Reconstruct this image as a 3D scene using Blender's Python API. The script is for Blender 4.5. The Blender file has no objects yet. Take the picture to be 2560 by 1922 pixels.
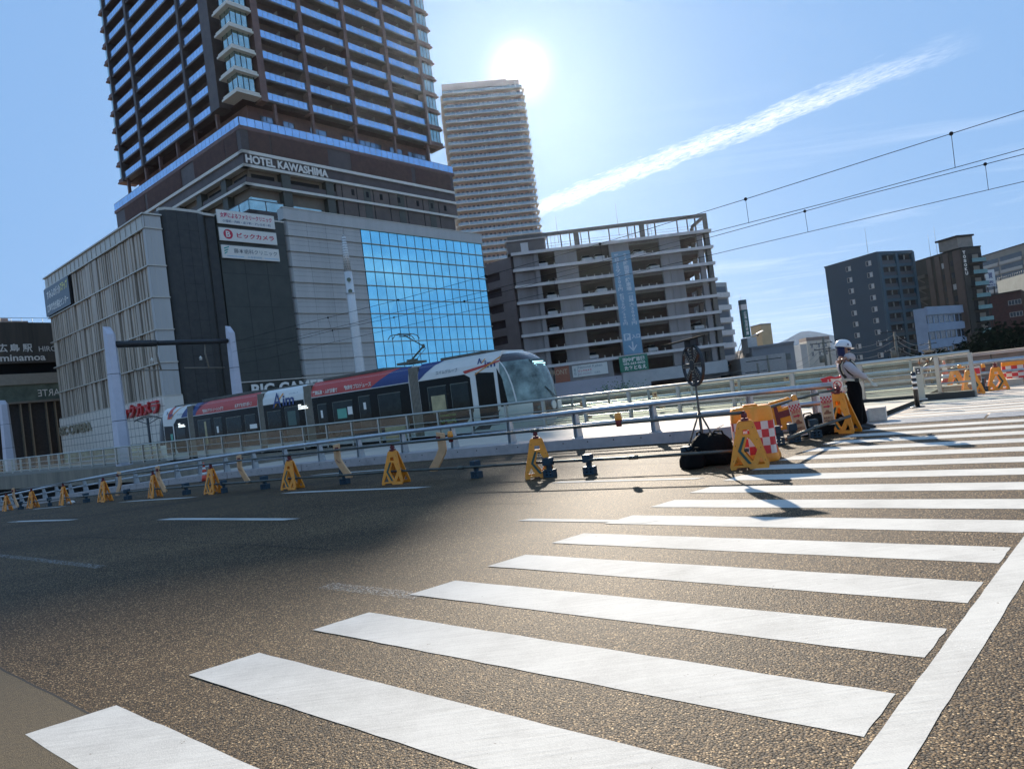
import bpy, bmesh, math, random
from mathutils import Vector, Matrix
random.seed(7)
R = math.radians
sc = bpy.context.scene
COL = sc.collection
# ---------------------------------------------------------------- camera
W, H = 2560., 1922.
F = 1715.1; ROLL = R(7.234); PITCH = R(.803); HC = 1.45
_f = Vector((0, math.cos(PITCH), math.sin(PITCH))); _r = Vector((1, 0, 0)); _u = _r.cross(_f)
EX = math.cos(ROLL)*_r - math.sin(ROLL)*_u
EY = math.sin(ROLL)*_r + math.cos(ROLL)*_u
CAM = Vector((0, 0, HC))
cd = bpy.data.cameras.new('camera'); cd.sensor_width = 36; cd.lens = F/W*36
cd.clip_start = .05; cd.clip_end = 20000
co = bpy.data.objects.new('camera', cd); COL.objects.link(co)
mw = Matrix((EX, EY, -_f)).transposed().to_4x4(); mw.translation = CAM
co.matrix_world = mw; sc.camera = co
# ---------------------------------------------------------------- light
SUN_AZ, SUN_EL = R(4.0), R(25.15)
SUN = Vector((math.sin(SUN_AZ)*math.cos(SUN_EL), math.cos(SUN_AZ)*math.cos(SUN_EL), math.sin(SUN_EL)))
sl = bpy.data.lights.new('sun', 'SUN'); sl.energy = 5.0; sl.angle = R(.5); sl.color = (1, .90, .76)
so = bpy.data.objects.new('sun', sl); COL.objects.link(so)
so.rotation_euler = (-SUN).to_track_quat('-Z', 'Y').to_euler()
so.location = (0, 0, 300)
vs = sc.view_settings
vs.view_transform = 'Standard'; vs.look = 'None'; vs.gamma = 1; vs.exposure = .85
SKYS = .09
w = bpy.data.worlds.new('World'); sc.world = w; w.use_nodes = True
nt = w.node_tree; nt.nodes.clear()
def N(nt, t, **k):
    n = nt.nodes.new(t)
    for a, b in k.items():
        if a == 'ins':
            for i, v in b.items():
                n.inputs[i].default_value = v
        else: setattr(n, a, b)
    return n
def math_n(nt, op, a, b=None, c=None, clamp=False):
    n = nt.nodes.new('ShaderNodeMath'); n.operation = op; n.use_clamp = clamp
    for i, v in enumerate((a, b, c)):
        if v is None: continue
        if hasattr(v, 'links'): nt.links.new(v, n.inputs[i])
        else: n.inputs[i].default_value = v
    return n.outputs[0]
sky = N(nt, 'ShaderNodeTexSky', sky_type='NISHITA', sun_disc=False, sun_elevation=SUN_EL, sun_rotation=SUN_AZ,
        altitude=50, air_density=1.0, dust_density=.15, ozone_density=3.0)
tc = N(nt, 'ShaderNodeTexCoord')
nrm = N(nt, 'ShaderNodeVectorMath', operation='NORMALIZE'); nt.links.new(tc.outputs['Generated'], nrm.inputs[0])
dot = N(nt, 'ShaderNodeVectorMath', operation='DOT_PRODUCT'); nt.links.new(nrm.outputs[0], dot.inputs[0])
dot.inputs[1].default_value = SUN
ang = math_n(nt, 'ARCCOSINE', math_n(nt, 'MINIMUM', dot.outputs['Value'], .999999))
deg = math_n(nt, 'MULTIPLY', ang, 57.2958)
# bright disc with the bloom of thin air round it
a1 = math_n(nt, 'MULTIPLY', math_n(nt, 'EXPONENT', math_n(nt, 'MULTIPLY', math_n(nt, 'POWER', math_n(nt, 'DIVIDE', deg, 1.1), 1.6), -1.0)), 22.0)
a2 = math_n(nt, 'MULTIPLY', math_n(nt, 'EXPONENT', math_n(nt, 'MULTIPLY', deg, -.16)), .9)
aur = math_n(nt, 'ADD', a1, a2)
# contrail: a streak on a plane high above, drawn by direction / height
sep = N(nt, 'ShaderNodeSeparateXYZ'); nt.links.new(nrm.outputs[0], sep.inputs[0])
zc = math_n(nt, 'MAXIMUM', sep.outputs[2], .02)
px = math_n(nt, 'DIVIDE', sep.outputs[0], zc); py = math_n(nt, 'DIVIDE', sep.outputs[1], zc)
def skyp(x, y):
    d = _f + EX*((x-W/2)/F) + EY*((H/2-y)/F); return d.x/d.z, d.y/d.z
A = Vector(skyp(1330, 530)); B = Vector(skyp(2360, 128))
dv = (B-A).normalized(); nv = Vector((-dv.y, dv.x)); L = (B-A).length
rx = math_n(nt, 'SUBTRACT', px, A.x); ry = math_n(nt, 'SUBTRACT', py, A.y)
al = math_n(nt, 'DIVIDE', math_n(nt, 'ADD', math_n(nt, 'MULTIPLY', rx, dv.x), math_n(nt, 'MULTIPLY', ry, dv.y)), L)
ac = math_n(nt, 'ADD', math_n(nt, 'MULTIPLY', rx, nv.x), math_n(nt, 'MULTIPLY', ry, nv.y))
cmb = N(nt, 'ShaderNodeCombineXYZ'); nt.links.new(math_n(nt, 'MULTIPLY', al, 9.), cmb.inputs[0]); nt.links.new(math_n(nt, 'MULTIPLY', ac, 9.), cmb.inputs[1])
nz = N(nt, 'ShaderNodeTexNoise', ins={'Scale': 1.3, 'Detail': 9, 'Roughness': .62}); nt.links.new(cmb.outputs[0], nz.inputs['Vector'])
nz2 = N(nt, 'ShaderNodeTexNoise', ins={'Scale': 5., 'Detail': 8, 'Roughness': .7, 'Distortion': .6}); nt.links.new(cmb.outputs[0], nz2.inputs['Vector'])
off = math_n(nt, 'MULTIPLY', math_n(nt, 'SUBTRACT', nz.outputs[0], .5), .34)
# width in plane units, wider where it comes nearer
CW = .145
q = math_n(nt, 'DIVIDE', math_n(nt, 'ABSOLUTE', math_n(nt, 'ADD', ac, off)), CW)
body = math_n(nt, 'SUBTRACT', 1.0, q, clamp=True)
body = math_n(nt, 'POWER', body, .75)
m0 = math_n(nt, 'MULTIPLY', math_n(nt, 'ADD', al, .5), 4, clamp=True)
m1 = math_n(nt, 'MULTIPLY', math_n(nt, 'SUBTRACT', 1.06, al), 3.2, clamp=True)
tex = math_n(nt, 'MULTIPLY', math_n(nt, 'SUBTRACT', nz2.outputs[0], .32), 2.6, clamp=True)
trail = math_n(nt, 'MULTIPLY', math_n(nt, 'MULTIPLY', body, m1), math_n(nt, 'MULTIPLY', tex, m0))
# faint veil of cirrus on the right
cz = N(nt, 'ShaderNodeTexNoise', ins={'Scale': .55, 'Detail': 7, 'Roughness': .6, 'Distortion': .8})
mp = N(nt, 'ShaderNodeCombineXYZ'); nt.links.new(math_n(nt, 'MULTIPLY', px, .55), mp.inputs[0]); nt.links.new(math_n(nt, 'MULTIPLY', py, 1.5), mp.inputs[1])
nt.links.new(mp.outputs[0], cz.inputs['Vector'])
veil = math_n(nt, 'MULTIPLY', math_n(nt, 'SUBTRACT', cz.outputs[0], .5), 1.6, clamp=True)
veil = math_n(nt, 'MULTIPLY', veil, math_n(nt, 'MULTIPLY', math_n(nt, 'SUBTRACT', px, .2), .5, clamp=True))
veil = math_n(nt, 'MULTIPLY', veil, .5)
cloud = math_n(nt, 'ADD', math_n(nt, 'MULTIPLY', trail, .9), veil, clamp=True)
sp = N(nt, 'ShaderNodeSeparateColor'); nt.links.new(sky.outputs[0], sp.inputs[0])
hsv = N(nt, 'ShaderNodeCombineColor')             # film response: a soft shoulder per channel
for i, (g_, k_) in enumerate(((.12, 1.55), (.09, 2.72), (.05, 4.85))):
    nt.links.new(math_n(nt, 'MULTIPLY', math_n(nt, 'POWER', math_n(nt, 'MAXIMUM', sp.outputs[i], .001), g_), k_), hsv.inputs[i])
mx = N(nt, 'ShaderNodeMix', data_type='RGBA'); nt.links.new(cloud, mx.inputs[0]); nt.links.new(hsv.outputs[0], mx.inputs[6])
mx.inputs[7].default_value = (9.5, 9.6, 9.8, 1)
ad = N(nt, 'ShaderNodeMix', data_type='RGBA', blend_type='ADD'); ad.inputs[0].default_value = 1
nt.links.new(mx.outputs[2], ad.inputs[6])
cl = N(nt, 'ShaderNodeMix', data_type='RGBA', blend_type='MULTIPLY'); cl.inputs[0].default_value = 1
cl.inputs[6].default_value = (1, .97, .93, 1)
cc = N(nt, 'ShaderNodeCombineXYZ'); 
for i in range(3): nt.links.new(aur, cc.inputs[i])
nt.links.new(cc.outputs[0], cl.inputs[7]); nt.links.new(cl.outputs[2], ad.inputs[7])
bg = N(nt, 'ShaderNodeBackground'); bg.inputs[1].default_value = SKYS
nt.links.new(ad.outputs[2], bg.inputs[0])
wo = N(nt, 'ShaderNodeOutputWorld'); nt.links.new(bg.outputs[0], wo.inputs[0])
sc.cycles.max_bounces = 8; sc.cycles.transparent_max_bounces = 16
sc.cycles.sample_clamp_indirect = 6
# ---------------------------------------------------------------- placing
RA = R(141.45)                                   # the road runs away to the left
U = Vector((math.cos(RA), math.sin(RA), 0)); V = Vector((math.sin(RA), -math.cos(RA), 0))
def zr(u): 
    if u < 2: return 0.
    if u < 45: return -.0007*(u-2)**2
    return -.0007*43**2 - .0602*(u-45)
def uvw(u, v, z=0): return U*u + V*v + Vector((0, 0, z))
def ray(x, y): return _f + EX*((x-W/2)/F) + EY*((H/2-y)/F)
def G(x, y, z=0):
    d = ray(x, y); return CAM + d*((z-HC)/d.z)
def P(x, y, Y):
    d = ray(x, y); return CAM + d*(Y/d.y)
def GR(x, y):
    z = 0
    for _ in range(50):
        g = G(x, y, z); z = zr(g.dot(U))
    return g
def D(x, y): return x*2560/2212, y*2560/2212
class Fr:
    """a frame standing on a vertical plane: s along, n out of it, z up"""
    def __init__(s, p, deg, flip=None):
        s.o = Vector((p[0], p[1], 0)); a = R(deg)
        s.d = Vector((math.cos(a), math.sin(a), 0)); s.n = Vector((math.sin(a), -math.cos(a), 0))
        if flip is None and s.n.dot(CAM-s.o) < 0: s.n = -s.n
        if flip: s.n = -s.n
    def sz(s, x, y, off=0):
        d = ray(x, y); p = s.o + s.n*off; t = (p-CAM).dot(s.n)/d.dot(s.n); q = CAM + d*t
        return (q-s.o).dot(s.d), q.z
    def __call__(s, a, n, z): return s.o + s.d*a + s.n*n + Vector((0, 0, z))
    def mat(s, a, n, z):
        X = s.d if s.d.cross(Vector((0, 0, 1))).dot(s.n) > 0 else -s.d
        m = Matrix((X, Vector((0, 0, 1)), s.n)).transposed().to_4x4(); m.translation = s(a, n, z); return m
ID = lambda a, b, c: Vector((a, b, c))
class MB:
    def __init__(s, T=None): s.v = []; s.f = []; s.m = []; s.T = T or ID; s.mi = 0; s.smooth = []; s.cut = []
    def add(s, pts, faces, smooth=False, raw=False):
        k = len(s.v); s.cut.append((k, len(s.f))); s.v += [Vector(p) if raw else s.T(*p) for p in pts]
        for f in faces: s.f.append([k+i for i in f]); s.m.append(s.mi); s.smooth.append(smooth)
        return s
    def box(s, a0, a1, b0, b1, c0, c1):
        if a0 > a1: a0, a1 = a1, a0
        p = [(a, b, c) for c in (c0, c1) for b in (b0, b1) for a in (a0, a1)]
        return s.add(p, [(0, 1, 3, 2), (4, 6, 7, 5), (0, 4, 5, 1), (2, 3, 7, 6), (0, 2, 6, 4), (1, 5, 7, 3)])
    def quad(s, *p): return s.add(p, [tuple(range(len(p)))])
    def prism(s, base, z0, z1):
        n = len(base); p = [(a, b, z0) for a, b in base] + [(a, b, z1) for a, b in base]
        return s.add(p, [tuple(range(n-1, -1, -1)), tuple(range(n, 2*n))] + [(i, (i+1) % n, n+(i+1) % n, n+i) for i in range(n)])
    def tube(s, pts, r, seg=8, r2=None, cap=True, raw=False):
        P_ = [Vector(p) if raw else s.T(*p) for p in pts]; k = len(s.v); s.cut.append((k, len(s.f))); n = len(P_)
        for i, p in enumerate(P_):
            t = (P_[min(i+1, n-1)]-P_[max(i-1, 0)]).normalized()
            a = t.orthogonal().normalized() if i == 0 else (a - t*a.dot(t)).normalized()
            b = t.cross(a); rr = r if r2 is None else r + (r2-r)*i/max(1, n-1)
            for j in range(seg):
                q = 2*math.pi*j/seg; s.v.append(p + a*math.cos(q)*rr + b*math.sin(q)*rr)
        for i in range(n-1):
            for j in range(seg):
                s.f.append([k+i*seg+j, k+i*seg+(j+1) % seg, k+(i+1)*seg+(j+1) % seg, k+(i+1)*seg+j]); s.m.append(s.mi); s.smooth.append(True)
        if cap:
            s.f.append([k+j for j in range(seg)][::-1]); s.m.append(s.mi); s.smooth.append(False)
            s.f.append([k+(n-1)*seg+j for j in range(seg)]); s.m.append(s.mi); s.smooth.append(False)
        return s
    def lathe(s, prof, c=(0, 0, 0), seg=16):
        k = len(s.v); s.cut.append((k, len(s.f)))
        for r, z in prof:
            for j in range(seg):
                q = 2*math.pi*j/seg; s.v.append(s.T(c[0]+r*math.cos(q), c[1]+r*math.sin(q), c[2]+z))
        for i in range(len(prof)-1):
            for j in range(seg):
                s.f.append([k+i*seg+j, k+i*seg+(j+1) % seg, k+(i+1)*seg+(j+1) % seg, k+(i+1)*seg+j]); s.m.append(s.mi); s.smooth.append(True)
        s.f.append([k+j for j in range(seg)][::-1]); s.m.append(s.mi); s.smooth.append(False)
        s.f.append([k+(len(prof)-1)*seg+j for j in range(seg)]); s.m.append(s.mi); s.smooth.append(False)
        return s
    def plate(s, outer, holes, t0, t1, M=None):
        """flat plate with holes: 2-D loops in (x, z), thick from y=t0 to y=t1"""
        bm = bmesh.new(); es = []
        for lp in [outer]+list(holes):
            vs_ = [bm.verts.new((a, 0, b)) for a, b in lp]
            for i in range(len(vs_)): es.append(bm.edges.new((vs_[i], vs_[(i+1) % len(vs_)])))
        bmesh.ops.triangle_fill(bm, use_beauty=True, use_dissolve=False, edges=es)
        bm.verts.index_update(); n = len(bm.verts)
        co_ = [v.co.copy() for v in bm.verts]; fs = [[v.index for v in f.verts] for f in bm.faces]
        be = [(e.verts[0].index, e.verts[1].index) for e in bm.edges if len(e.link_faces) == 1]; bm.free()
        pts = [(c.x, t0, c.z) for c in co_]+[(c.x, t1, c.z) for c in co_]
        if M is not None: pts = [tuple(M @ Vector(p)) for p in pts]
        return s.add(pts, fs+[[i+n for i in f][::-1] for f in fs]+[(a, b, b+n, a+n) for a, b in be])
    def parts(s, name, mat, parent, maxn=100, minn=1):
        """every piece added becomes a part of its own"""
        cut = s.cut+[(len(s.v), len(s.f))]; ps = []
        for (a, fa), (b, fb) in zip(cut, cut[1:]):
            m = MB(); m.v = s.v[a:b]; m.f = [[i-a for i in f] for f in s.f[fa:fb]]; m.m = s.m[fa:fb]; m.smooth = s.smooth[fa:fb]
            lo = [min(v[i] for v in m.v) for i in range(3)]; hi = [max(v[i] for v in m.v) for i in range(3)]
            c = (Vector(lo)+Vector(hi))/2
            ps.append(((Vector(hi)-Vector(lo)).length/max(1, (c-CAM).length), m))
        ps.sort(key=lambda q: -q[0]); out = [m.build(name, mat, parent) for _, m in ps[:maxn]]
        if len(ps) > maxn:
            r_ = MB()
            for _, m in ps[maxn:]: r_.add([tuple(v) for v in m.v], m.f, raw=True)
            o = r_.build(name, mat, parent); o['kind'] = 'stuff'
        return out
    def build(s, name, mat, parent=None, bevel=0, recalc=True):
        off = root_loc(parent)
        me = bpy.data.meshes.new(name); me.from_pydata([v-off for v in s.v], [], s.f)
        mats = mat if isinstance(mat, (list, tuple)) else [mat]
        for m in mats: me.materials.append(m)
        me.polygons.foreach_set('material_index', s.m); me.polygons.foreach_set('use_smooth', s.smooth)
        if recalc:
            bm = bmesh.new(); bm.from_mesh(me); bmesh.ops.recalc_face_normals(bm, faces=bm.faces); bm.to_mesh(me); bm.free()
        me.update()
        o = bpy.data.objects.new(name, me); COL.objects.link(o); o.parent = parent
        if bevel:
            b = o.modifiers.new('bevel', 'BEVEL'); b.width = bevel; b.segments = 2; b.limit_method = 'ANGLE'; b.angle_limit = R(35)
        return o
def root_loc(p):
    v = Vector((0, 0, 0))
    while p is not None: v = v + p.location; p = p.parent
    return v
def tag(o, label=None, cat=None, group=None, kind=None):
    if label: o['label'] = label
    if cat: o['category'] = cat
    if group: o['group'] = group
    if kind: o['kind'] = kind
    return o
def thing(name, loc, label, cat, group=None):
    o = bpy.data.objects.new(name, None); COL.objects.link(o); o.location = loc; o.empty_display_size = .2
    return tag(o, label, cat, group)
def struct(o): o['kind'] = 'structure'; return o
def kids(o): return [c for c in bpy.data.objects if c.parent == o]
def copy_tree(o, parent=None):
    c = o.copy(); COL.objects.link(c); c.parent = parent
    for ch in kids(o): copy_tree(ch, c)
    return c
# ---------------------------------------------------------------- materials
_mc = {}
def M(name, col, r=.6, metal=0., var=.12, scale=3., bump=0., bscale=40., spec=.5, coat=0., streak=False, dirt=0.):
    if name in _mc: return _mc[name]
    if (max(col)-min(col)) < .28*max(col) and metal < .8: col = (min(1, col[0]*1.10), col[1]*1.0, col[2]*.86)   # greys tinted warm to offset the bluish skylight
    m = bpy.data.materials.new(name); m.use_nodes = True; t = m.node_tree; b = t.nodes['Principled BSDF']
    b.inputs['Roughness'].default_value = r; b.inputs['Metallic'].default_value = metal
    b.inputs['Specular IOR Level'].default_value = spec; b.inputs['Coat Weight'].default_value = coat
    tc = N(t, 'ShaderNodeTexCoord'); src = tc.outputs['Object']
    if streak:
        mp = N(t, 'ShaderNodeMapping'); mp.inputs['Scale'].default_value = (1, 1, .08); t.links.new(src, mp.inputs[0]); s2 = mp.outputs[0]
    else: s2 = src
    n = N(t, 'ShaderNodeTexNoise', ins={'Scale': scale, 'Detail': 6, 'Roughness': .65}); t.links.new(s2, n.inputs['Vector'])
    cr = N(t, 'ShaderNodeValToRGB'); t.links.new(n.outputs[0], cr.inputs[0])
    cr.color_ramp.elements[0].position = .3; cr.color_ramp.elements[1].position = .7
    cr.color_ramp.elements[0].color = (*[c*(1-var) for c in col], 1); cr.color_ramp.elements[1].color = (*[min(1, c*(1+var)) for c in col], 1)
    last = cr.outputs[0]
    if dirt:
        n2 = N(t, 'ShaderNodeTexNoise', ins={'Scale': scale*.35, 'Detail': 8, 'Roughness': .75}); t.links.new(s2, n2.inputs['Vector'])
        f = math_n(t, 'MULTIPLY', math_n(t, 'SUBTRACT', n2.outputs[0], .5), dirt*5, clamp=True)
        f = math_n(t, 'MINIMUM', f, dirt)
        mx = N(t, 'ShaderNodeMix', data_type='RGBA'); t.links.new(f, mx.inputs[0]); t.links.new(last, mx.inputs[6])
        mx.inputs[7].default_value = (.07, .06, .05, 1); last = mx.outputs[2]
    t.links.new(last, b.inputs['Base Color'])
    if bump:
        n3 = N(t, 'ShaderNodeTexNoise', ins={'Scale': bscale, 'Detail': 4}); t.links.new(src, n3.inputs['Vector'])
        bp = N(t, 'ShaderNodeBump', ins={'Strength': bump, 'Distance': .01}); t.links.new(n3.outputs[0], bp.inputs['Height']); t.links.new(bp.outputs[0], b.inputs['Normal'])
    _mc[name] = m; return m
def emit(name, col, s):
    if name in _mc: return _mc[name]
    m = bpy.data.materials.new(name); m.use_nodes = True; t = m.node_tree; b = t.nodes['Principled BSDF']
    b.inputs['Base Color'].default_value = (*[c*.3 for c in col], 1); b.inputs['Emission Color'].default_value = (*col, 1); b.inputs['Emission Strength'].default_value = s
    _mc[name] = m; return m
def glass(name, tint=(.8, .93, .9), gloss=.12, rough=.03, haze=.0, hazecol=(.8, .85, .85)):
    if name in _mc: return _mc[name]
    m = bpy.data.materials.new(name); m.use_nodes = True; t = m.node_tree; t.nodes.clear()
    tr = N(t, 'ShaderNodeBsdfTransparent'); tr.inputs[0].default_value = (*tint, 1)
    gl = N(t, 'ShaderNodeBsdfGlossy'); gl.inputs['Roughness'].default_value = rough; gl.inputs[0].default_value = (1, 1, 1, 1)
    fr = N(t, 'ShaderNodeFresnel', ins={'IOR': 1.35}); f = math_n(t, 'MINIMUM', math_n(t, 'ADD', math_n(t, 'MULTIPLY', fr.outputs[0], .55), gloss, clamp=True), .13)
    mx = N(t, 'ShaderNodeMixShader'); t.links.new(f, mx.inputs[0]); t.links.new(tr.outputs[0], mx.inputs[1]); t.links.new(gl.outputs[0], mx.inputs[2])
    out = mx.outputs[0]
    if haze:
        df = N(t, 'ShaderNodeBsdfTranslucent'); df.inputs[0].default_value = (*hazecol, 1)
        nn = N(t, 'ShaderNodeTexNoise', ins={'Scale': 3., 'Detail': 7, 'Roughness': .7}); tcc = N(t, 'ShaderNodeTexCoord'); t.links.new(tcc.outputs['Object'], nn.inputs['Vector'])
        ff = math_n(t, 'MULTIPLY', math_n(t, 'SUBTRACT', nn.outputs[0], .2), haze*2.2, clamp=True)
        m2 = N(t, 'ShaderNodeMixShader'); t.links.new(ff, m2.inputs[0]); t.links.new(out, m2.inputs[1]); t.links.new(df.outputs[0], m2.inputs[2]); out = m2.outputs[0]
    o = N(t, 'ShaderNodeOutputMaterial'); t.links.new(out, o.inputs[0])
    _mc[name] = m; return m
def mirror(name, col, rough=.06, var=.0, scale=.6, metal=.9):
    m = M(name, col, r=rough, metal=metal, var=var, scale=scale); return m
# ---------------------------------------------------------------- writing
FONT_T = {}
def text_mesh(s, bold=0., vertical=False, extrude=0.):
    k = (s, bold, vertical, extrude)
    if k in FONT_T: return FONT_T[k]
    cu = bpy.data.curves.new('lettering', 'FONT'); cu.body = '\n'.join(s) if vertical else s
    cu.size = 1; cu.resolution_u = 3; cu.offset = bold; cu.align_x = 'CENTER'; cu.extrude = extrude
    if vertical: cu.space_line = .98
    o = bpy.data.objects.new('lettering', cu); COL.objects.link(o)
    dg = bpy.context.evaluated_depsgraph_get(); dg.update()
    me = bpy.data.meshes.new_from_object(o.evaluated_get(dg))
    vs_ = [v.co.copy() for v in me.vertices]; fs = [list(p.vertices) for p in me.polygons]
    bpy.data.objects.remove(o); bpy.data.curves.remove(cu); bpy.data.meshes.remove(me)
    FONT_T[k] = (vs_, fs); return FONT_T[k]
def letters(s, mat4, w, h, mat, parent, bold=0., vertical=False, ext=0., name='lettering', mb=None):
    """write s scaled to exactly w x h, centred on mat4's origin, in its xy plane"""
    vs_, fs = text_mesh(s, bold, vertical, .05 if ext else 0.)
    if not vs_: return None
    x0 = min(v.x for v in vs_); x1 = max(v.x for v in vs_); y0 = min(v.y for v in vs_); y1 = max(v.y for v in vs_)
    pts = [mat4 @ Vector(((v.x-(x0+x1)/2)*w/(x1-x0), (v.y-(y0+y1)/2)*h/(y1-y0), (v.z/.05*ext/2 + ext/2) if ext else 0)) for v in vs_]
    own = mb is None
    if own: mb = MB()
    mb.add(pts, fs, raw=True)
    if own: return mb.build(name, mat, parent, recalc=False)
# ================================================================ ground and road
def asphalt_mat():
    m = bpy.data.materials.new('asphalt'); m.use_nodes = True; t = m.node_tree; b = t.nodes['Principled BSDF']
    tc = N(t, 'ShaderNodeTexCoord')
    warp = N(t, 'ShaderNodeTexNoise', ins={'Scale': 60., 'Detail': 2}); t.links.new(tc.outputs['Object'], warp.inputs['Vector'])
    vo = N(t, 'ShaderNodeTexVoronoi', feature='F1', ins={'Scale': 105., 'Randomness': 1.}); t.links.new(tc.outputs['Object'], vo.inputs['Vector'])
    sc_ = N(t, 'ShaderNodeSeparateColor'); t.links.new(vo.outputs['Color'], sc_.inputs[0])
    cr = N(t, 'ShaderNodeValToRGB'); t.links.new(sc_.outputs[0], cr.inputs[0]); e = cr.color_ramp.elements
    e[0].position = 0; e[0].color = (.036, .021, .010, 1); e[1].position = 1; e[1].color = (.70, .49, .26, 1)
    for p_, c in ((.35, (.110, .066, .029, 1)), (.7, (.20, .122, .054, 1)), (.9, (.36, .23, .11, 1))):
        k = cr.color_ramp.elements.new(p_); k.color = c
    gap = math_n(t, 'MULTIPLY', math_n(t, 'SUBTRACT', .62, vo.outputs['Distance']), 4., clamp=True)
    n1 = N(t, 'ShaderNodeTexNoise', ins={'Scale': .55, 'Detail': 5, 'Roughness': .6}); t.links.new(tc.outputs['Object'], n1.inputs['Vector'])
    mp = N(t, 'ShaderNodeMapping'); mp.inputs['Rotation'].default_value = (0, 0, -RA); mp.inputs['Scale'].default_value = (.12, 1.6, 1); t.links.new(tc.outputs['Object'], mp.inputs[0])
    n2 = N(t, 'ShaderNodeTexNoise', ins={'Scale': 1.1, 'Detail': 4}); t.links.new(mp.outputs[0], n2.inputs['Vector'])
    tone = math_n(t, 'ADD', math_n(t, 'MULTIPLY', n1.outputs[0], .55), math_n(t, 'ADD', math_n(t, 'MULTIPLY', n2.outputs[0], .55), .38))
    n6 = N(t, 'ShaderNodeTexNoise', ins={'Scale': .22, 'Detail': 3}); t.links.new(mp.outputs[0], n6.inputs['Vector'])
    tone = math_n(t, 'MULTIPLY', tone, math_n(t, 'ADD', math_n(t, 'MULTIPLY', n6.outputs[0], 1.5), .28))
    tone = math_n(t, 'MULTIPLY', tone, math_n(t, 'ADD', math_n(t, 'MULTIPLY', gap, .9), .10))
    mx = N(t, 'ShaderNodeMix', data_type='RGBA', blend_type='MULTIPLY'); mx.inputs[0].default_value = 1
    t.links.new(cr.outputs[0], mx.inputs[6]); cc = N(t, 'ShaderNodeCombineXYZ')
    for i in range(3): t.links.new(tone, cc.inputs[i])
    t.links.new(cc.outputs[0], mx.inputs[7]); t.links.new(mx.outputs[2], b.inputs['Base Color'])
    b.inputs['Roughness'].default_value = .7; b.inputs['Specular IOR Level'].default_value = .2
    hh = math_n(t, 'SUBTRACT', 1.0, math_n(t, 'POWER', vo.outputs['Distance'], 2.))
    n3 = N(t, 'ShaderNodeTexNoise', ins={'Scale': 260., 'Detail': 2}); t.links.new(tc.outputs['Object'], n3.inputs['Vector'])
    hs = math_n(t, 'ADD', hh, math_n(t, 'ADD', math_n(t, 'MULTIPLY', sc_.outputs[1], .5), math_n(t, 'MULTIPLY', n3.outputs[0], .25)))
    bp = N(t, 'ShaderNodeBump', ins={'Strength': .7, 'Distance': .005}); t.links.new(hs, bp.inputs['Height']); t.links.new(bp.outputs[0], b.inputs['Normal'])
    return m
ASPH = asphalt_mat()
def paint_mat():
    m = bpy.data.materials.new('road_paint'); m.use_nodes = True; t = m.node_tree; b = t.nodes['Principled BSDF']
    tc = N(t, 'ShaderNodeTexCoord')
    n1 = N(t, 'ShaderNodeTexNoise', ins={'Scale': 1.3, 'Detail': 8, 'Roughness': .7}); t.links.new(tc.outputs['Object'], n1.inputs['Vector'])
    mp = N(t, 'ShaderNodeMapping'); mp.inputs['Rotation'].default_value = (0, 0, R(-45)); mp.inputs['Scale'].default_value = (3, 45, 1); t.links.new(tc.outputs['Object'], mp.inputs[0])
    n2 = N(t, 'ShaderNodeTexNoise', ins={'Scale': 1., 'Detail': 3}); t.links.new(mp.outputs[0], n2.inputs['Vector'])
    n4 = N(t, 'ShaderNodeTexNoise', ins={'Scale': 150., 'Detail': 3}); t.links.new(tc.outputs['Object'], n4.inputs['Vector'])
    v = math_n(t, 'ADD', math_n(t, 'MULTIPLY', n1.outputs[0], .5), math_n(t, 'ADD', math_n(t, 'MULTIPLY', n2.outputs[0], .22), math_n(t, 'MULTIPLY', n4.outputs[0], .28)))
    cr = N(t, 'ShaderNodeValToRGB'); t.links.new(v, cr.inputs[0]); e = cr.color_ramp.elements
    e[0].position = .33; e[0].color = (.37, .35, .31, 1); e[1].position = .56; e[1].color = (.585, .56, .50, 1)
    n5 = N(t, 'ShaderNodeTexNoise', ins={'Scale': 16., 'Detail': 6, 'Roughness': .75}); t.links.new(tc.outputs['Object'], n5.inputs['Vector'])
    chip = math_n(t, 'GREATER_THAN', n5.outputs[0], .675)
    mx = N(t, 'ShaderNodeMix', data_type='RGBA'); t.links.new(chip, mx.inputs[0]); t.links.new(cr.outputs[0], mx.inputs[6]); mx.inputs[7].default_value = (.17, .13, .09, 1)
    t.links.new(mx.outputs[2], b.inputs['Base Color']); b.inputs['Roughness'].default_value = .85; b.inputs['Specular IOR Level'].default_value = .2
    bp = N(t, 'ShaderNodeBump', ins={'Strength': .35, 'Distance': .003}); t.links.new(math_n(t, 'ADD', n4.outputs[0], n2.outputs[0]), bp.inputs['Height']); t.links.new(bp.outputs[0], b.inputs['Normal'])
    return m
PAINT = paint_mat()
def worn_mat():
    m = bpy.data.materials.new('worn_paint'); m.use_nodes = True; t = m.node_tree; b = t.nodes['Principled BSDF']
    tc = N(t, 'ShaderNodeTexCoord'); n = N(t, 'ShaderNodeTexNoise', ins={'Scale': 42., 'Detail': 4, 'Roughness': .8}); t.links.new(tc.outputs['Object'], n.inputs['Vector'])
    a = math_n(t, 'GREATER_THAN', n.outputs[0], .545); t.links.new(a, b.inputs['Alpha']); b.inputs['Base Color'].default_value = (.34, .33, .30, 1); b.inputs['Roughness'].default_value = .8
    return m
WORN = worn_mat()
CONC = M('concrete', (.46, .42, .37), r=.8, var=.16, scale=2.2, bump=.25, dirt=.35)
CONCD = M('old_concrete', (.20, .18, .15), r=.85, var=.25, scale=1.5, bump=.3, dirt=.5, streak=True)
SLAB = M('deck_concrete', (.50, .45, .40), r=.75, var=.12, scale=1.1, bump=.2, dirt=.15)
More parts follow.
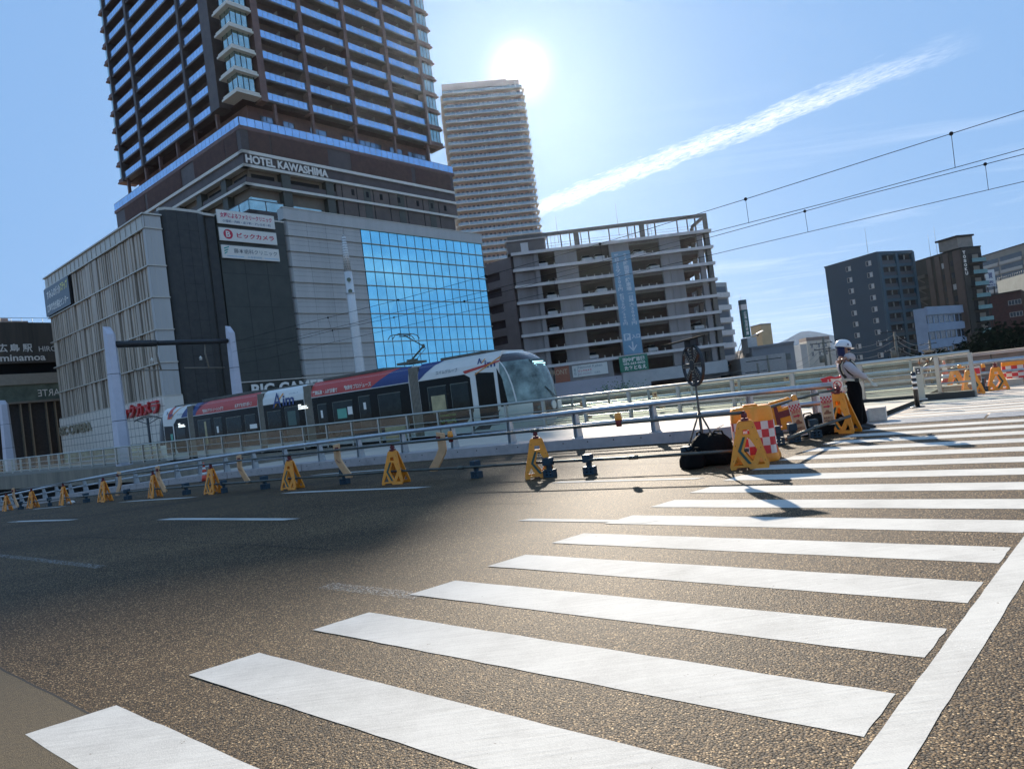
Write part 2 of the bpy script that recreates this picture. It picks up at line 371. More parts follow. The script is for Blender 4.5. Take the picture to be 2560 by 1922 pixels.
KERBM = M('kerb_concrete', (.42, .39, .41), r=.75, var=.12, scale=4, bump=.3, dirt=.3)
DARK = M('dark_void', (.012, .012, .012), r=.9, var=.1)
STEEL = M('galvanised_steel', (.45, .47, .48), r=.38, metal=.85, var=.15, scale=9, dirt=.2)
ALU = M('aluminium', (.44, .43, .38), r=.33, metal=.85, var=.08, scale=6, dirt=.15)
# ground: one sheet to the horizon, far below the bridge
g = MB(); g.quad((-9000, -3000, -6.5), (9000, -3000, -6.5), (9000, 9000, -6.5), (-9000, 9000, -6.5))
struct(g.build('ground', M('city_ground', (.17, .17, .16), r=.9, var=.3, scale=.02)))
# road sheet, follows the falling grade of the bridge
def sheet(name, u0, u1, v0, v1, mat, zf, du=1.5, nv=2):
    mb = MB(); n = max(1, int((u1-u0)/du)); pts = []
    for i in range(n+1):
        u = u0+(u1-u0)*i/n
        for j in range(nv):
            v = v0+(v1-v0)*j/(nv-1); pts.append(uvw(u, v, zf(u, v)))
    fs = [(i*nv+j, i*nv+j+1, (i+1)*nv+j+1, (i+1)*nv+j) for i in range(n) for j in range(nv-1)]
    mb.add(pts, fs, raw=True); return mb.build(name, mat)
zdeck = lambda u, v: -.024*(v-14) if v > 14 else 0.
struct(sheet('road', -45, 110, -14, 13.55, ASPH, lambda u, v: zr(u)))
struct(sheet('road_side', -45, 5.6, 13.55, 15.0, ASPH, lambda u, v: 0.))
# crosswalk stripes
t0 = G(63, 1835.7); t11 = G(1945, 1150.9); st = (t11-t0)/11
cutv = G(290.9, 1762.4)-t0
tip3 = t0+st*2
sd = Vector((math.cos(R(-38.55)), math.sin(R(-38.55)), 0)); LEN = (G(2158.4, 1839.3)-tip3).dot(sd)
cutr = Vector((.705, .709, 0))*cutv.length*1.0
ac_ = cutv.dot(Vector((-sd.y, sd.x, 0)))
def slab_poly(mb, pts, z=.0022, th=None):
    mb.add([(p.x, p.y, z) for p in pts], [tuple(range(len(pts)))])
mb = MB()
def rag(a, b, n, amp):
    """edge from a to b with the unevenness of laid paint"""
    d = (b-a); nn = Vector((-d.y, d.x, 0)).normalized()
    return [a+d*(i/n)+nn*random.uniform(-amp, amp) for i in range(n)]
for k in range(-3, 20):
    a = t0+st*k
    if a.dot(V) > 13.6: continue
    c = a+cutv; L2 = LEN
    bR = a+sd*LEN; cR = bR+cutr*(ac_/ (cutr.dot(Vector((-sd.y, sd.x, 0)))))
    loop = rag(a, bR, 24, .004)+rag(bR, cR, 6, .004)+rag(cR, c, 24, .004)+rag(c, a, 5, .003)
    n = len(loop)
    slab_poly(mb, loop)
struct(mb.build('crosswalk_stripes', PAINT))
# long line beside the crosswalk
e0 = G(2130.3, 1922); e1 = G(2560, 1341); f0_ = G(2267, 1922); ed = (e1-e0).normalized(); wv = Vector((ed.y, -ed.x, 0)); wid = (f0_-e0).dot(wv)
mb = MB(); loop = rag(e0-ed*3, e0+ed*13, 130, .0025)+rag(e0+ed*13+wv*wid, e0-ed*3+wv*wid, 130, .0035)
slab_poly(mb, loop); struct(mb.build('edge_line', PAINT))
# lane dashes
mb = MB()
def dash(mb, u0, u1, v, w=.15, skew=.25):
    for i in range(6):
        a = u0+(u1-u0)*i/6; b = u0+(u1-u0)*(i+1)/6
        mb.add([uvw(a+(skew if i == 0 else 0), v-w/2, zr(a)+.005), uvw(b, v-w/2, zr(b)+.005), uvw(b-(skew if i == 5 else 0), v+w/2, zr(b)+.005), uvw(a, v+w/2, zr(a)+.005)], [(0, 1, 2, 3)], raw=True)
for v_, us in ((6.02, ((9.3, 13.9), (18.3, 23.2), (27.4, 31.8))), (8.66, ((9.1, 13.8), (17.8, 22.6), (26.8, 31))), (11.9, ((13.2, 17.4), (22.6, 26.6)))):
    for a, b in us: dash(mb, a, b, v_)
dash(mb, 3.3, 5.05, 6.17, .12, .1); dash(mb, 3.9, 6.4, 8.75, .12, .1)
struct(mb.build('lane_dashes', PAINT))
mb = MB(); dash(mb, 9.5, 14.2, 3.35, .13, 0); dash(mb, 4.0, 5.2, 3.57, .16, 0)
struct(mb.build('worn_lane_dashes', WORN))
# joint where the newer surfacing meets the old one (thin dark seam) and the old surfacing
OLD = M('old_asphalt', (.095, .066, .030), r=.85, var=.35, scale=38, bump=.7, bscale=160, dirt=.2)
c0 = G(-60, 1640); c1 = G(226, 1780)
cd_ = (c1-c0).normalized(); cn = Vector((cd_.y, -cd_.x, 0))
mb = MB(); ed1 = rag(c0-cd_*14, c1+cd_*2.2, 60, .012)
mb.add([(p.x, p.y, .0010) for p in ed1]+[(p.x, p.y, .0010) for p in (c1+cd_*2.2+cn*4, c0-cd_*14+cn*4)], [tuple(range(len(ed1)+2))])
struct(mb.build('old_road_surface', OLD))
mb = MB(); k = len(ed1)
for i in range(k-1):
    a, b = ed1[i], ed1[i+1]; w0 = .007; mb.add([(a.x-cn.x*w0, a.y-cn.y*w0, .0016), (b.x-cn.x*w0, b.y-cn.y*w0, .0016), (b.x+cn.x*w0, b.y+cn.y*w0, .0016), (a.x+cn.x*w0, a.y+cn.y*w0, .0016)], [(0, 1, 2, 3)])
# longitudinal seams in the carriageway
for v_, u0, u1 in ((4.6, 6.5, 40), (7.1, 5.5, 40), (10.4, 4.4, 40), (11.2, 3., 12)):
    n = 40
    for i in range(n):
        a = u0+(u1-u0)*i/n; b = u0+(u1-u0)*(i+1)/n; j = .012*math.sin(i*1.7+v_); j2 = .012*math.sin((i+1)*1.7+v_)
        mb.add([uvw(a, v_+j-.006, zr(a)+.004), uvw(b, v_+j2-.006, zr(b)+.004), uvw(b, v_+j2+.006, zr(b)+.004), uvw(a, v_+j+.006, zr(a)+.004)], [(0, 1, 2, 3)], raw=True)
struct(mb.build('road_seams', DARK))
# ---------------------------------------------------------------- kerb, strip, tram deck
KV0, KV1 = 13.55, 13.95
fl_ = lambda u: max(0, 5.6-u)*.58
NSEG = 1
segs = [(3.1, 5.58)]+[(5.62+4.9*i, 5.62+4.9*(i+1)-.04) for i in range(18)]
mb = MB(); holes = MB()
for a, b in segs:
    n = 3
    for i in range(n):
        p, q = a+(b-a)*i/n, a+(b-a)*(i+1)/n; zp, zq = zr(p), zr(q)
        a0, a1, b0, b1 = KV0+fl_(p), KV0+fl_(q), KV1+fl_(p), KV1+fl_(q)
        pts = [uvw(p, a0+.02, zp-.3), uvw(q, a1+.02, zq-.3), uvw(q, a1, zq+.24), uvw(p, a0, zp+.24), uvw(p, b0, zp+.27), uvw(q, b1, zq+.27), uvw(q, b1, zq-.3), uvw(p, b0, zp-.3)]
        mb.add(pts, [(0, 1, 2, 3), (3, 2, 5, 4), (4, 5, 6, 7), (0, 3, 4, 7), (1, 6, 5, 2)], raw=True)
    for j in range(7):
        u = a+.35+j*.7
        if u > b-.1: continue
        holes.tube([uvw(u, KV0+fl_(u)+.03, zr(u)+.16), uvw(u, KV0+fl_(u)-.004, zr(u)+.16)], .016, 6, raw=True)
kerb = mb.build('kerb', KERBM); struct(kerb)
ho = holes.build('fixing_hole', DARK, kerb)
struct(sheet('deck_strip', 5.6, 96, 13.95, 21.9, SLAB, lambda u, v: zr(u)+.14 if u > 8 else zdeck(u, v)+.1))
# tram deck slab, stays level while the road falls away
fence_line = [(1.9, 22.4), (20, 22.3), (48, 20.9), (76, 19.4)]
def fv(u):
    for (a, b), (c, d) in zip(fence_line, fence_line[1:]):
        if u <= c: return b+(d-b)*(u-a)/(c-a)
    return 19.4-(u-76)*.05
mb = MB(); us = [3.2]+[6+4*i for i in range(25)]
for i in range(len(us)-1):
    a, b = us[i], us[i+1]; za, zb = zdeck(a, 22)+.06, zdeck(b, 22)+.06
    pts = [uvw(a, fv(a)-.18, za), uvw(b, fv(b)-.18, zb), uvw(b, 31, zb), uvw(a, 31, za), uvw(a, fv(a)-.18, za-1.15), uvw(b, fv(b)-.18, zb-1.15), uvw(b, 31, zb-1.15), uvw(a, 31, za-1.15)]
    mb.add(pts, [(0, 1, 2, 3), (0, 4, 5, 1), (4, 7, 6, 5), (2, 6, 7, 3)], raw=True)
struct(mb.build('tram_deck', CONCD))
mb = MB(); mb.add([uvw(3.4, 23.4, -6.4), uvw(104, 21.2, -6.4), uvw(104, 21.2, -.9), uvw(3.4, 23.4, -.9)], [(0, 1, 2, 3)], raw=True)  # dark sheet painting the shade in the void under the deck
struct(mb.build('under_deck_shade', DARK))
m_ = MB(); m_.add([tuple(uvw(a, b, zdeck(a, b)+.1)) for a, b in ((5.6, 13.95), (3.12, 15.4), (3.12, 21.9), (5.6, 21.9))], [(0, 1, 2, 3)], raw=True); struct(m_.build('deck_strip', SLAB))
struct(sheet('crossing_slab', -45, 3.1, 15.0, 31, SLAB, zdeck, du=4, nv=6))
# joint plate strip
PLT = M('chequer_plate', (.30, .31, .33), r=.45, metal=.4, var=.5, scale=9, bump=.8, bscale=22)
mb = MB()
for i in range(14):
    a = 3.1-i*2.0; mb.add([uvw(a, 14.35, .008), uvw(a-1.96, 14.35, .008), uvw(a-1.96, 15.35, .008-.024*1.35+.02), uvw(a, 15.35, .008-.024*1.35+.02)], [(0, 1, 2, 3)], raw=True)
struct(mb.build('joint_plates', PLT))
# stripes on the far half of the crossing
mb = MB(); v_ = 15.9; i = 0
while v_ < 24.5:
    u1 = 3.0 if v_ < 21.5 else 1.2
    u0 = -8.5
    mb.add([uvw(u1-.35, v_, zdeck(0, v_)+.006), uvw(u0, v_, zdeck(0, v_)+.006), uvw(u0, v_+.45, zdeck(0, v_+.45)+.006), uvw(u1, v_+.45, zdeck(0, v_+.45)+.006)], [(0, 1, 2, 3)], raw=True)
    v_ += .9
struct(mb.build('far_crosswalk_stripes', PAINT))
# tram rails sunk in the slab
RAILM = M('rail_steel', (.16, .12, .10), r=.4, metal=.6, var=.3)
mb = MB()
for v_ in (23.5-6.1, 23.5-5.0, 24.6-5.6, 20.6, 21.6):
    mb.add([uvw(-30, v_, zdeck(0, v_)+.011), uvw(3.1, v_, zdeck(0, v_)+.011), uvw(3.1, v_+.06, zdeck(0, v_)+.011), uvw(-30, v_+.06, zdeck(0, v_)+.011)], [(0, 1, 2, 3)], raw=True)
for v_ in (24.5, 25.9):
    mb.add([uvw(3.2, v_+.7, zdeck(0, 22)+.08), uvw(84, v_-4.6, zdeck(0, 22)+.08), uvw(84, v_-4.53, zdeck(0, 22)+.08), uvw(3.2, v_+.77, zdeck(0, 22)+.08)], [(0, 1, 2, 3)], raw=True)
struct(mb.build('tram_rails', RAILM))
struct(sheet('far_road', -45, 110, 31, 36.5, ASPH, lambda u, v: -.35, du=20))
# end block of the kerb island where the guard stands
mb = MB(); bl = uvw(2.72, 14.0, 0)
mb.add([uvw(a, b, c) for c in (0, .27) for a, b in ((2.80, 15.2), (3.10, 15.1), (3.16, 15.45), (2.83, 15.5))], [(0, 1, 2, 3), (4, 5, 6, 7), (0, 1, 5, 4), (1, 2, 6, 5), (2, 3, 7, 6), (3, 0, 4, 7)], raw=True)
tag(mb.build('kerb_block', M('block_concrete', (.52, .50, .47), r=.85, var=.2, scale=6, bump=.4, dirt=.3), bevel=.012), 'pale concrete block at the end of the kerb behind the guard', 'block')
# ---------------------------------------------------------------- guard rail on the kerb
gr = thing('guard_rail', uvw(3.1, 13.75, 0), 'long two-bar tubular steel guard rail on the kerb between road and tram deck', 'guard rail')
KZ = lambda u: zr(u)+.25
us = [3.95, 5.05]+[7.1+2.05*i for i in range(38)]
mb = MB(); mb2 = MB()
for z_, r_ in ((.62, .062), (.30, .045)):
    m_ = MB(); m_.tube([uvw(u-.6 if u == us[0] else u, 13.78-(.05 if z_ > .5 else 0), KZ(u)+z_) for u in us], r_, 10, raw=True)
    m_.build('rail', STEEL, gr)
BLU = M('post_steel', (.40, .44, .50), r=.45, metal=.6, var=.15, scale=8, dirt=.2)
for i, u in enumerate(us):
    m_ = MB(); z0 = KZ(u); fo = fl_(u)
    for (a, b) in ((-.055, -.04), (.04, .055)):
        m_.add([uvw(u+a, 13.66+fo, z0), uvw(u+b, 13.66+fo, z0), uvw(u+b, 13.90+fo, z0), uvw(u+a, 13.90+fo, z0), uvw(u+a, 13.68+fo, z0+.62), uvw(u+b, 13.68+fo, z0+.62), uvw(u+b, 13.78+fo, z0+.62), uvw(u+a, 13.78+fo, z0+.62)],
               [(0, 1, 2, 3), (4, 5, 6, 7), (0, 1, 5, 4), (1, 2, 6, 5), (2, 3, 7, 6), (3, 0, 4, 7)], raw=True)
    m_.add([uvw(u+a, v_+fo, z0+c) for c in (.0, .60) for a, v_ in ((-.04, 13.74+.03*(c > 0)-.02), (.04, 13.74+.03*(c > 0)-.02), (.04, 13.75+.03*(c > 0)), (-.04, 13.75+.03*(c > 0)))], [(0, 1, 5, 4), (3, 2, 6, 7)], raw=True)
    m_.add([uvw(u+a, b+fo, z0+c) for c in (.0, .015) for a, b in ((-.1, 13.62), (.1, 13.62), (.1, 13.93), (-.1, 13.93))], [(0, 1, 2, 3), (4, 5, 6, 7), (0, 1, 5, 4), (1, 2, 6, 5), (2, 3, 7, 6), (3, 0, 4, 7)], raw=True)
    m_.build('post', BLU, gr)
# far guard rail across the tracks
gr2 = thing('guard_rail', uvw(1.6, 28.6, 0), 'far tubular guard rail across the tracks, ending beside the far yellow barricades', 'guard rail')
zf = -.33
for z_, r_ in ((.86, .07), (.5, .04)):
    m_ = MB(); m_.tube([uvw(u, 27.6, zf+z_) for u in (.9, 20, 50, 80)], r_, 8, raw=True); m_.build('rail', STEEL, gr2)
for i in range(20):
    u = 1.7+2.1*i; m_ = MB(); m_.add([uvw(u+a, 27.6+b, zf+c) for c in (.0, .86) for a, b in ((-.06, -.05), (.06, -.05), (.06, .09), (-.06, .09))], [(0, 1, 2, 3), (4, 5, 6, 7), (0, 1, 5, 4), (1, 2, 6, 5), (2, 3, 7, 6), (3, 0, 4, 7)], raw=True)
    m_.build('post', ALU, gr2)
mb = MB(); mb.add([uvw(a, b, c) for c in (zf-.1, zf+.22) for a, b in ((1.0, 27.4), (70, 27.4), (70, 27.9), (1.0, 27.9))], [(0, 1, 2, 3), (4, 5, 6, 7), (0, 1, 5, 4), (1, 2, 6, 5), (2, 3, 7, 6), (3, 0, 4, 7)], raw=True)
struct(mb.build('far_kerb', CONC))
# ---------------------------------------------------------------- glass fence along the tram deck
GLS = glass('fence_glass', (.84, .92, .88), gloss=.05, rough=.05, haze=.012, hazecol=(.7, .8, .75))
gf = thing('glass_fence', uvw(1.9, 22.4, 0), 'long fence of clear glass panels with aluminium posts along the tram deck', 'glass fence')
ft = lambda u: 1.03+.0045*max(0, u-8)
fus = [1.9]+[2.7+1.95*i for i in range(50)]
m_ = MB(); m_.tube([uvw(u, fv(u), ft(u)) for u in fus], .05, 10, raw=True); m_.build('top_rail', ALU, gf)
m_ = MB(); m_.tube([uvw(u, fv(u), ft(u)-.46) for u in fus], .022, 6, raw=True); m_.tube([uvw(u, fv(u), ft(u)-.80) for u in fus], .022, 6, raw=True); m_.tube([uvw(u, fv(u), ft(u)-1.08) for u in fus], .03, 6, raw=True); m_.build('mid_rail', ALU, gf)
for i, u in enumerate(fus):
    v_ = fv(u); m_ = MB(); w_ = .05
    m_.add([uvw(u+a, v_+b, c) for c in (ft(u)-1.22, ft(u)-.03) for a, b in ((-w_, -.03), (w_, -.03), (w_, .10), (-w_, .10))], [(0, 1, 2, 3), (4, 5, 6, 7), (0, 1, 5, 4), (1, 2, 6, 5), (2, 3, 7, 6), (3, 0, 4, 7)], raw=True)
    m_.build('post', ALU, gf)
for i in range(len(fus)-1):
    a, b = fus[i]+.06, fus[i+1]-.06
    m_ = MB(); m_.add([uvw(a, fv(a), ft(a)-1.05), uvw(b, fv(b), ft(b)-1.05), uvw(b, fv(b), ft(b)-.07), uvw(a, fv(a), ft(a)-.07)], [(0, 1, 2, 3)], raw=True)
    m_.build('glass_panel', GLS, gf)
# second glass fence beyond the tracks
gf2 = thing('glass_fence', uvw(4, 26.9, 0), 'farther glass fence beyond the tracks, seen through the near one', 'glass fence')
f2 = lambda u: 26.9-.05*max(0, u-20)
fus2 = [4+2.0*i for i in range(30)]
m_ = MB(); m_.tube([uvw(u, f2(u), .98) for u in fus2], .045, 8, raw=True); m_.build('top_rail', ALU, gf2)
m_ = MB(); m_.tube([uvw(u, f2(u), .5) for u in fus2], .02, 6, raw=True); m_.tube([uvw(u, f2(u), .15) for u in fus2], .02, 6, raw=True); m_.build('mid_rail', ALU, gf2)
for u in fus2:
    v_ = f2(u); m_ = MB(); m_.add([uvw(u+a, v_+b, c) for c in (-.25, .95) for a, b in ((-.04, -.03), (.04, -.03), (.04, .05), (-.04, .05))], [(0, 1, 2, 3), (4, 5, 6, 7), (0, 1, 5, 4), (1, 2, 6, 5), (2, 3, 7, 6), (3, 0, 4, 7)], raw=True)
    m_.build('post', ALU, gf2)
for i in range(len(fus2)-1):
    a, b = fus2[i]+.06, fus2[i+1]-.06
    m_ = MB(); m_.add([uvw(a, f2(a), -.1), uvw(b, f2(b), -.1), uvw(b, f2(b), .92), uvw(a, f2(a), .92)], [(0, 1, 2, 3)], raw=True)
    m_.build('glass_panel', GLS, gf2)
# black rubber base under the near fence end
mb = MB(); mb.add([uvw(a, b, c) for c in (-.2, -.02) for a, b in ((1.9, 22.2), (9, 22.2), (9, 22.6), (1.9, 22.6))], [(0, 1, 2, 3), (4, 5, 6, 7), (0, 1, 5, 4), (1, 2, 6, 5), (2, 3, 7, 6), (3, 0, 4, 7)], raw=True)
struct(mb.build('fence_kerb', M('dark_kerb', (.05, .048, .045), r=.9)))
# far parapet wall
zw = -.35
wl = thing('parapet_wall', uvw(-10, 31, 0), 'low grey block parapet wall with pale coping on the far side of the bridge', 'wall')
PW = M('parapet_stone', (.20, .18, .155), r=.85, var=.2, scale=2., bump=.3, dirt=.3)
m_ = MB()
for i in range(46):
    a = -22+i*2.0
    m_.add([uvw(x, y, z) for z in (zw-.3, zw+1.02) for x, y in ((a, 31), (a+1.97, 31), (a+1.97, 31.3), (a, 31.3))], [(0, 1, 2, 3), (4, 5, 6, 7), (0, 1, 5, 4), (1, 2, 6, 5), (2, 3, 7, 6), (3, 0, 4, 7)], raw=True)
m_.build('wall_panel', PW, wl)
m_ = MB(); m_.add([uvw(x, y, z) for z in (zw+1.023, zw+1.14) for x, y in ((-22, 30.93), (70, 30.93), (70, 31.4), (-22, 31.4))], [(0, 1, 2, 3), (4, 5, 6, 7), (0, 1, 5, 4), (1, 2, 6, 5), (2, 3, 7, 6), (3, 0, 4, 7)], raw=True)
m_.build('coping', CONC, wl)
m_ = MB(); m_.add([uvw(x, y, z) for z in (zw+.0, zw+.12) for x, y in ((-22, 30.5), (70, 30.5), (70, 31), (-22, 31))], [(0, 1, 2, 3), (4, 5, 6, 7), (0, 1, 5, 4), (1, 2, 6, 5), (2, 3, 7, 6), (3, 0, 4, 7)], raw=True)
m_.build('plinth', CONC, wl)
# ================================================================ hotel tower
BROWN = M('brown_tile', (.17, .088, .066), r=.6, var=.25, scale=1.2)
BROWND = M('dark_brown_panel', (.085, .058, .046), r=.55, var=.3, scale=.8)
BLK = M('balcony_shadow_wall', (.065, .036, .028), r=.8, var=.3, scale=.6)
WHT = M('white_band', (.62, .62, .60), r=.5, var=.06, scale=1.5)
BGLASS = mirror('blue_rail_glass', (.40, .56, .78), rough=.12, var=.15, scale=.4)
BAYG = mirror('bay_glass', (.40, .52, .50), rough=.08, var=.25, scale=.5)
TAUPE = M('taupe_wall', (.20, .18, .155), r=.75, var=.15, scale=.7, dirt=.2)
PANA = M('facade_panel', (.13, .105, .095), r=.7, var=.3, scale=.25)
OLIVE = M('pier_panel', (.075, .078, .066), r=.6, var=.2, scale=.5)
WARM = emit('warm_spot', (1, .75, .45), 3.)
def quadframe(o, a1, a2):
    d1 = Vector((math.cos(R(a1)), math.sin(R(a1)), 0)); d2 = Vector((math.cos(R(a2)), math.sin(R(a2)), 0)); o = Vector((o[0], o[1], 0))
    return lambda s, t, z: o + d1*s + d2*t + Vector((0, 0, z))
K = P(595.6, 291.6, 100); K.z = 0
Q = quadframe(K, 49.4, 139.9)
QL = lambda t, s, z: Q(s, t, z)                   # same frame with the left face's axis first
RM = Fr(K, 49.4); LM = Fr(K, 139.9)
ht = thing('hotel_tower', (K.x, K.y, -6), 'dark brown high-rise with blue glass balcony rails and white lettered band, over the grey store', 'hotel tower')
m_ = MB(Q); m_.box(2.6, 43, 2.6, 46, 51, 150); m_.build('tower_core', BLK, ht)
m_ = MB(Q); m_.box(1.2, 44, 1.2, 47, 25, 45.1); m_.build('podium_core', TAUPE, ht)
# terrace storey
m_ = MB(Q); m_.box(4, 42, 4, 45, 45.6, 51.2); m_.box(-.1, 44.2, -.1, 47.4, 45.1, 45.62); m_.parts('terrace_floor', BROWN, ht)
m_ = MB(Q)
for s in (7.2, 14, 22.6, 31.3, 39.5): m_.box(s, s+.45, 1.6, 2.1, 45.6, 51.2)
for t in (9, 16.5, 23, 30, 36, 44): m_.box(1.6, 2.1, t, t+.45, 45.6, 51.2)
m_.parts('terrace_column', BROWN, ht)
m_ = MB(Q)
for a, b in ((6, 8.2), (10, 12), (15, 18.2), (21.5, 30), (32, 35), (36.5, 41)):
    m_.box(a, b, 3.9, 3.95, 46.9, 49.8)
m_.parts('terrace_window', M('lobby_glass', (.25, .33, .42), r=.15, metal=.7, var=.2), ht)
m_ = MB(Q)
for a, b in ((6, 8.2), (10, 12), (15, 18.2), (21.5, 30), (32, 35), (36.5, 41)):
    n = max(2, int((b-a)/1.1))
    for i in range(n+1): m_.box(a+(b-a)*i/n-.04, a+(b-a)*i/n+.04, 3.84, 3.9, 46.9, 49.8)
    m_.box(a, b, 3.84, 3.9, 48.2, 48.28)
m_.parts('window_frame', DARK, ht)
for nm, ln, T in (('right', 44, Q), ('left', 47.3, QL)):
    m_ = MB(T); n = int(ln/1.25)
    for i in range(n): m_.box(ln*i/n+.04, ln*(i+1)/n-.04, -.06, -.02, 45.66, 46.9)
    m_.build('terrace_glass', BGLASS, ht)
    m_ = MB(T); m_.box(0, ln, -.075, .0, 46.9, 46.95)
    for i in range(n+1): m_.box(ln*i/n-.03, ln*i/n+.03, -.05, .0, 45.6, 46.9)
    m_.build('terrace_rail', BROWND, ht)
    # louvre band, sign band, white bands
    m_ = MB(T); m_.box(0, ln-.2, .05, 1.2, 39.9, 45.1); m_.build('dark_band', BROWND, ht)
    m_ = MB(T)
    for i in range(15):
        z = 42.15+.2*i
        for a, b in ((1.2, 4.6), (4.9, 15), (19.6, 33), (34, 43)): m_.box(a, b, -.09, .049, z, z+.085)
    m_.build('louvre', BROWN, ht)
    for z0, z1, nn in ((41.45, 41.93, .22), (39.45, 39.87, .2), (36.7, 37.1, .2)):
        m_ = MB(T); m_.box(-nn, ln-.3, -nn, .9, z0, z1); m_.parts('white_band', WHT, ht)
    m_ = MB(T)
    m_.box(.2, ln-.5, .25, 1.3, 37.1, 38.05); m_.build('parapet', BROWND, ht)
    m_ = MB(T)
    for s in (6.0, 14.0, 21.5, 29, 36.5): m_.box(s, s+1.5, .1, 1.25, 25, 39.5)
    m_.parts('pier', OLIVE, ht)
    m_ = MB(T)
    for i, (a, b, z0, z1) in enumerate(((16, 44, 37.12, 39.4), (16, 43, 25, 36.68))):
        m_.box(a, b, .15, .9, z0, z1)
    if nm == 'right': m_.parts('facade_panel', PANA, ht)
    m_ = MB(T)
    if nm == 'right':
        for s in (19, 22, 25, 29, 33.5, 37, 40.5): m_.box(s, s+.55, .08, .14, 37.9, 38.9); m_.box(s+.2, s+.7, .08, .14, 33.2, 34.2)
        for s in (17, 20, 23.5, 27, 31, 35, 39): m_.box(s, s+.12, .1, .14, 30, 39.4)
    m_.box(1.6, 5.4, 1.14, 1.18, 38.1, 39.0); m_.box(8.2, 13.4, 1.14, 1.18, 38.1, 39.0)
    m_.parts('small_window', DARK, ht)
    m_ = MB(T); m_.box(1.0, 5.6, 1.13, 1.17, 33.6, 35.4); m_.box(8, 13.6, 1.13, 1.17, 33.2, 34.9); m_.box(-.1, 5.6, -.1, .05, 33.1, 34.5)
    m_.parts('window', BAYG, ht)
    m_ = MB(T); m_.box(-.15, 5.8, -.15, 1.1, 31.9, 33.1); m_.box(-.14, 5.7, -.14, 0, 34.5, 34.62); m_.box(2.6, 2.72, -.14, 0, 33.1, 34.6)
    m_.build('balcony', BROWND, ht)
    m_ = MB(T); m_.box(-.2, 6.2, -.2, 1.1, 31.2, 31.6); m_.parts('white_band', WHT, ht)
letters('HOTEL KAWASHIMA', RM.mat(7.4, .02, 40.68), 14.2, 1.28, M('sign_letter', (.7, .7, .7), r=.4), ht, bold=.035, ext=.12)
# upper storeys
TOPF = 22; Z0 = 52.6; FH = 3.3
secR = ((6.1, 13.5), (14.1, 22.4), (23.0, 31.4), (31.9, 39.8)); secL = ((9.3, 16.4), (17.1, 35.4), (36.2, 44.9))
def rail_mb(T, a, b):
    m = MB(T); n = max(3, round((b-a)/.98)); 
    for i in range(n): m.box(a+(b-a)*i/n+.03, a+(b-a)*(i+1)/n-.03, 1.42, 1.46, -1.15, -.02)
    return m
def base_mb(T, a, b):
    m = MB(T); n = max(3, round((b-a)/.98)); m.box(a, b, 1.35, 3.0, -1.5, -1.18); m.box(a, b, 1.40, 1.5, -.02, .04)
    for i in range(n+1): m.box(a+(b-a)*i/n-.03, a+(b-a)*i/n+.03, 1.45, 1.50, -1.2, 0)
    return m
for T, secs in ((Q, secR), (QL, secL)):
    for a, b in secs:
        protoR = protoB = None
        for k in range(0, 14):
            z = Z0+FH*k
            if protoB is None:
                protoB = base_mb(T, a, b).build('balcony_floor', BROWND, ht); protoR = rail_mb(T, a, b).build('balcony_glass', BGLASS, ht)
                # meshes were built round z = 0: lift them
                protoB.location.z = z; protoR.location.z = z
            else:
                for p_ in (protoB, protoR):
                    c = p_.copy(); COL.objects.link(c); c.location.z = z
m_ = MB(Q)
for s in (4.9, 13.45, 22.35, 31.35, 39.75): m_.box(s, s+(1.15 if s < 5 else .62), 1.1, 3, 50.9, 150)
m_.parts('facade_column', BROWN, ht)
m_ = MB(QL)
for a, b in ((6.5, 9.3), (16.4, 17.1), (35.4, 36.2), (44.9, 45.3)): m_.box(a, b, 1.1 if a > 10 else .9, 3, 50.9, 150)
m_.parts('facade_column', BROWND, ht)
# partition fins and ceiling lights on the balconies
m_ = MB(Q)
for k in range(14):
    for s in (9.8, 18.2, 27.2, 35.8): m_.box(s, s+.06, 1.6, 2.6, Z0+FH*k-1.2, Z0+FH*k+.9)
    for s in (8, 11.6, 16, 20.5, 25, 29.4, 33.6, 37.6): m_.box(s, s+.9, 2.55, 2.6, Z0+FH*k-1.1, Z0+FH*k+.8)
m_.parts('partition', TAUPE, ht)
rnd = random.Random(11); cu_ = [MB(Q), MB(Q), MB(Q)]
for k in range(13):
    for s in (7.0, 9.0, 10.6, 12.3, 15.0, 17.1, 19.2, 21.3, 24.2, 26.1, 28.4, 30.2, 33.0, 34.8, 36.6, 38.6):
        if rnd.random() < .5:
            a_ = rnd.uniform(.3, 1.1); z_ = Z0+FH*k; rnd.choice(cu_).box(s, s+a_, 2.5, 2.545, z_-1.0, z_+rnd.uniform(.5, .95))
for m_, c_ in zip(cu_, ((.30, .26, .22), (.16, .15, .16), (.42, .38, .30))): m_.parts('curtain', M('curtain_%d' % int(c_[0]*100), c_, r=.9), ht, 33)
# bays of glass at the corner and both ends
def bay(parts, label):
    for k in range(14):
        z = Z0+FH*k-1.5
        for nm, mt, fn in (('bay_glass', BAYG, 0), ('bay_band', WHT, 1), ('bay_frame', DARK, 2)):
            m = MB(Q); fn_ = parts[fn]; fn_(m, z); m.build(nm, mt, ht)
def c_glass(m, z): m.box(1.45, 4.2, 1.45, 4.2, z+.8, z+3.3)
def c_band(m, z):
    for a, b, e in ((0, .32, .34), (.46, .74, .16)): m.box(1.05-e, 4.5+.4*e, 1.05-e, 4.9+e, z+a, z+b)
def c_frame(m, z):
    m.box(1.2, 4.35, 1.2, 4.6, z+.38, z+.48)
    for s in (1.42, 2.35, 3.25, 4.15): m.box(s, s+.09, 1.40, 1.5, z+.78, z+3.3)
    for t in (2.8, 4.15): m.box(1.40, 1.5, t, t+.09, z+.78, z+3.3)
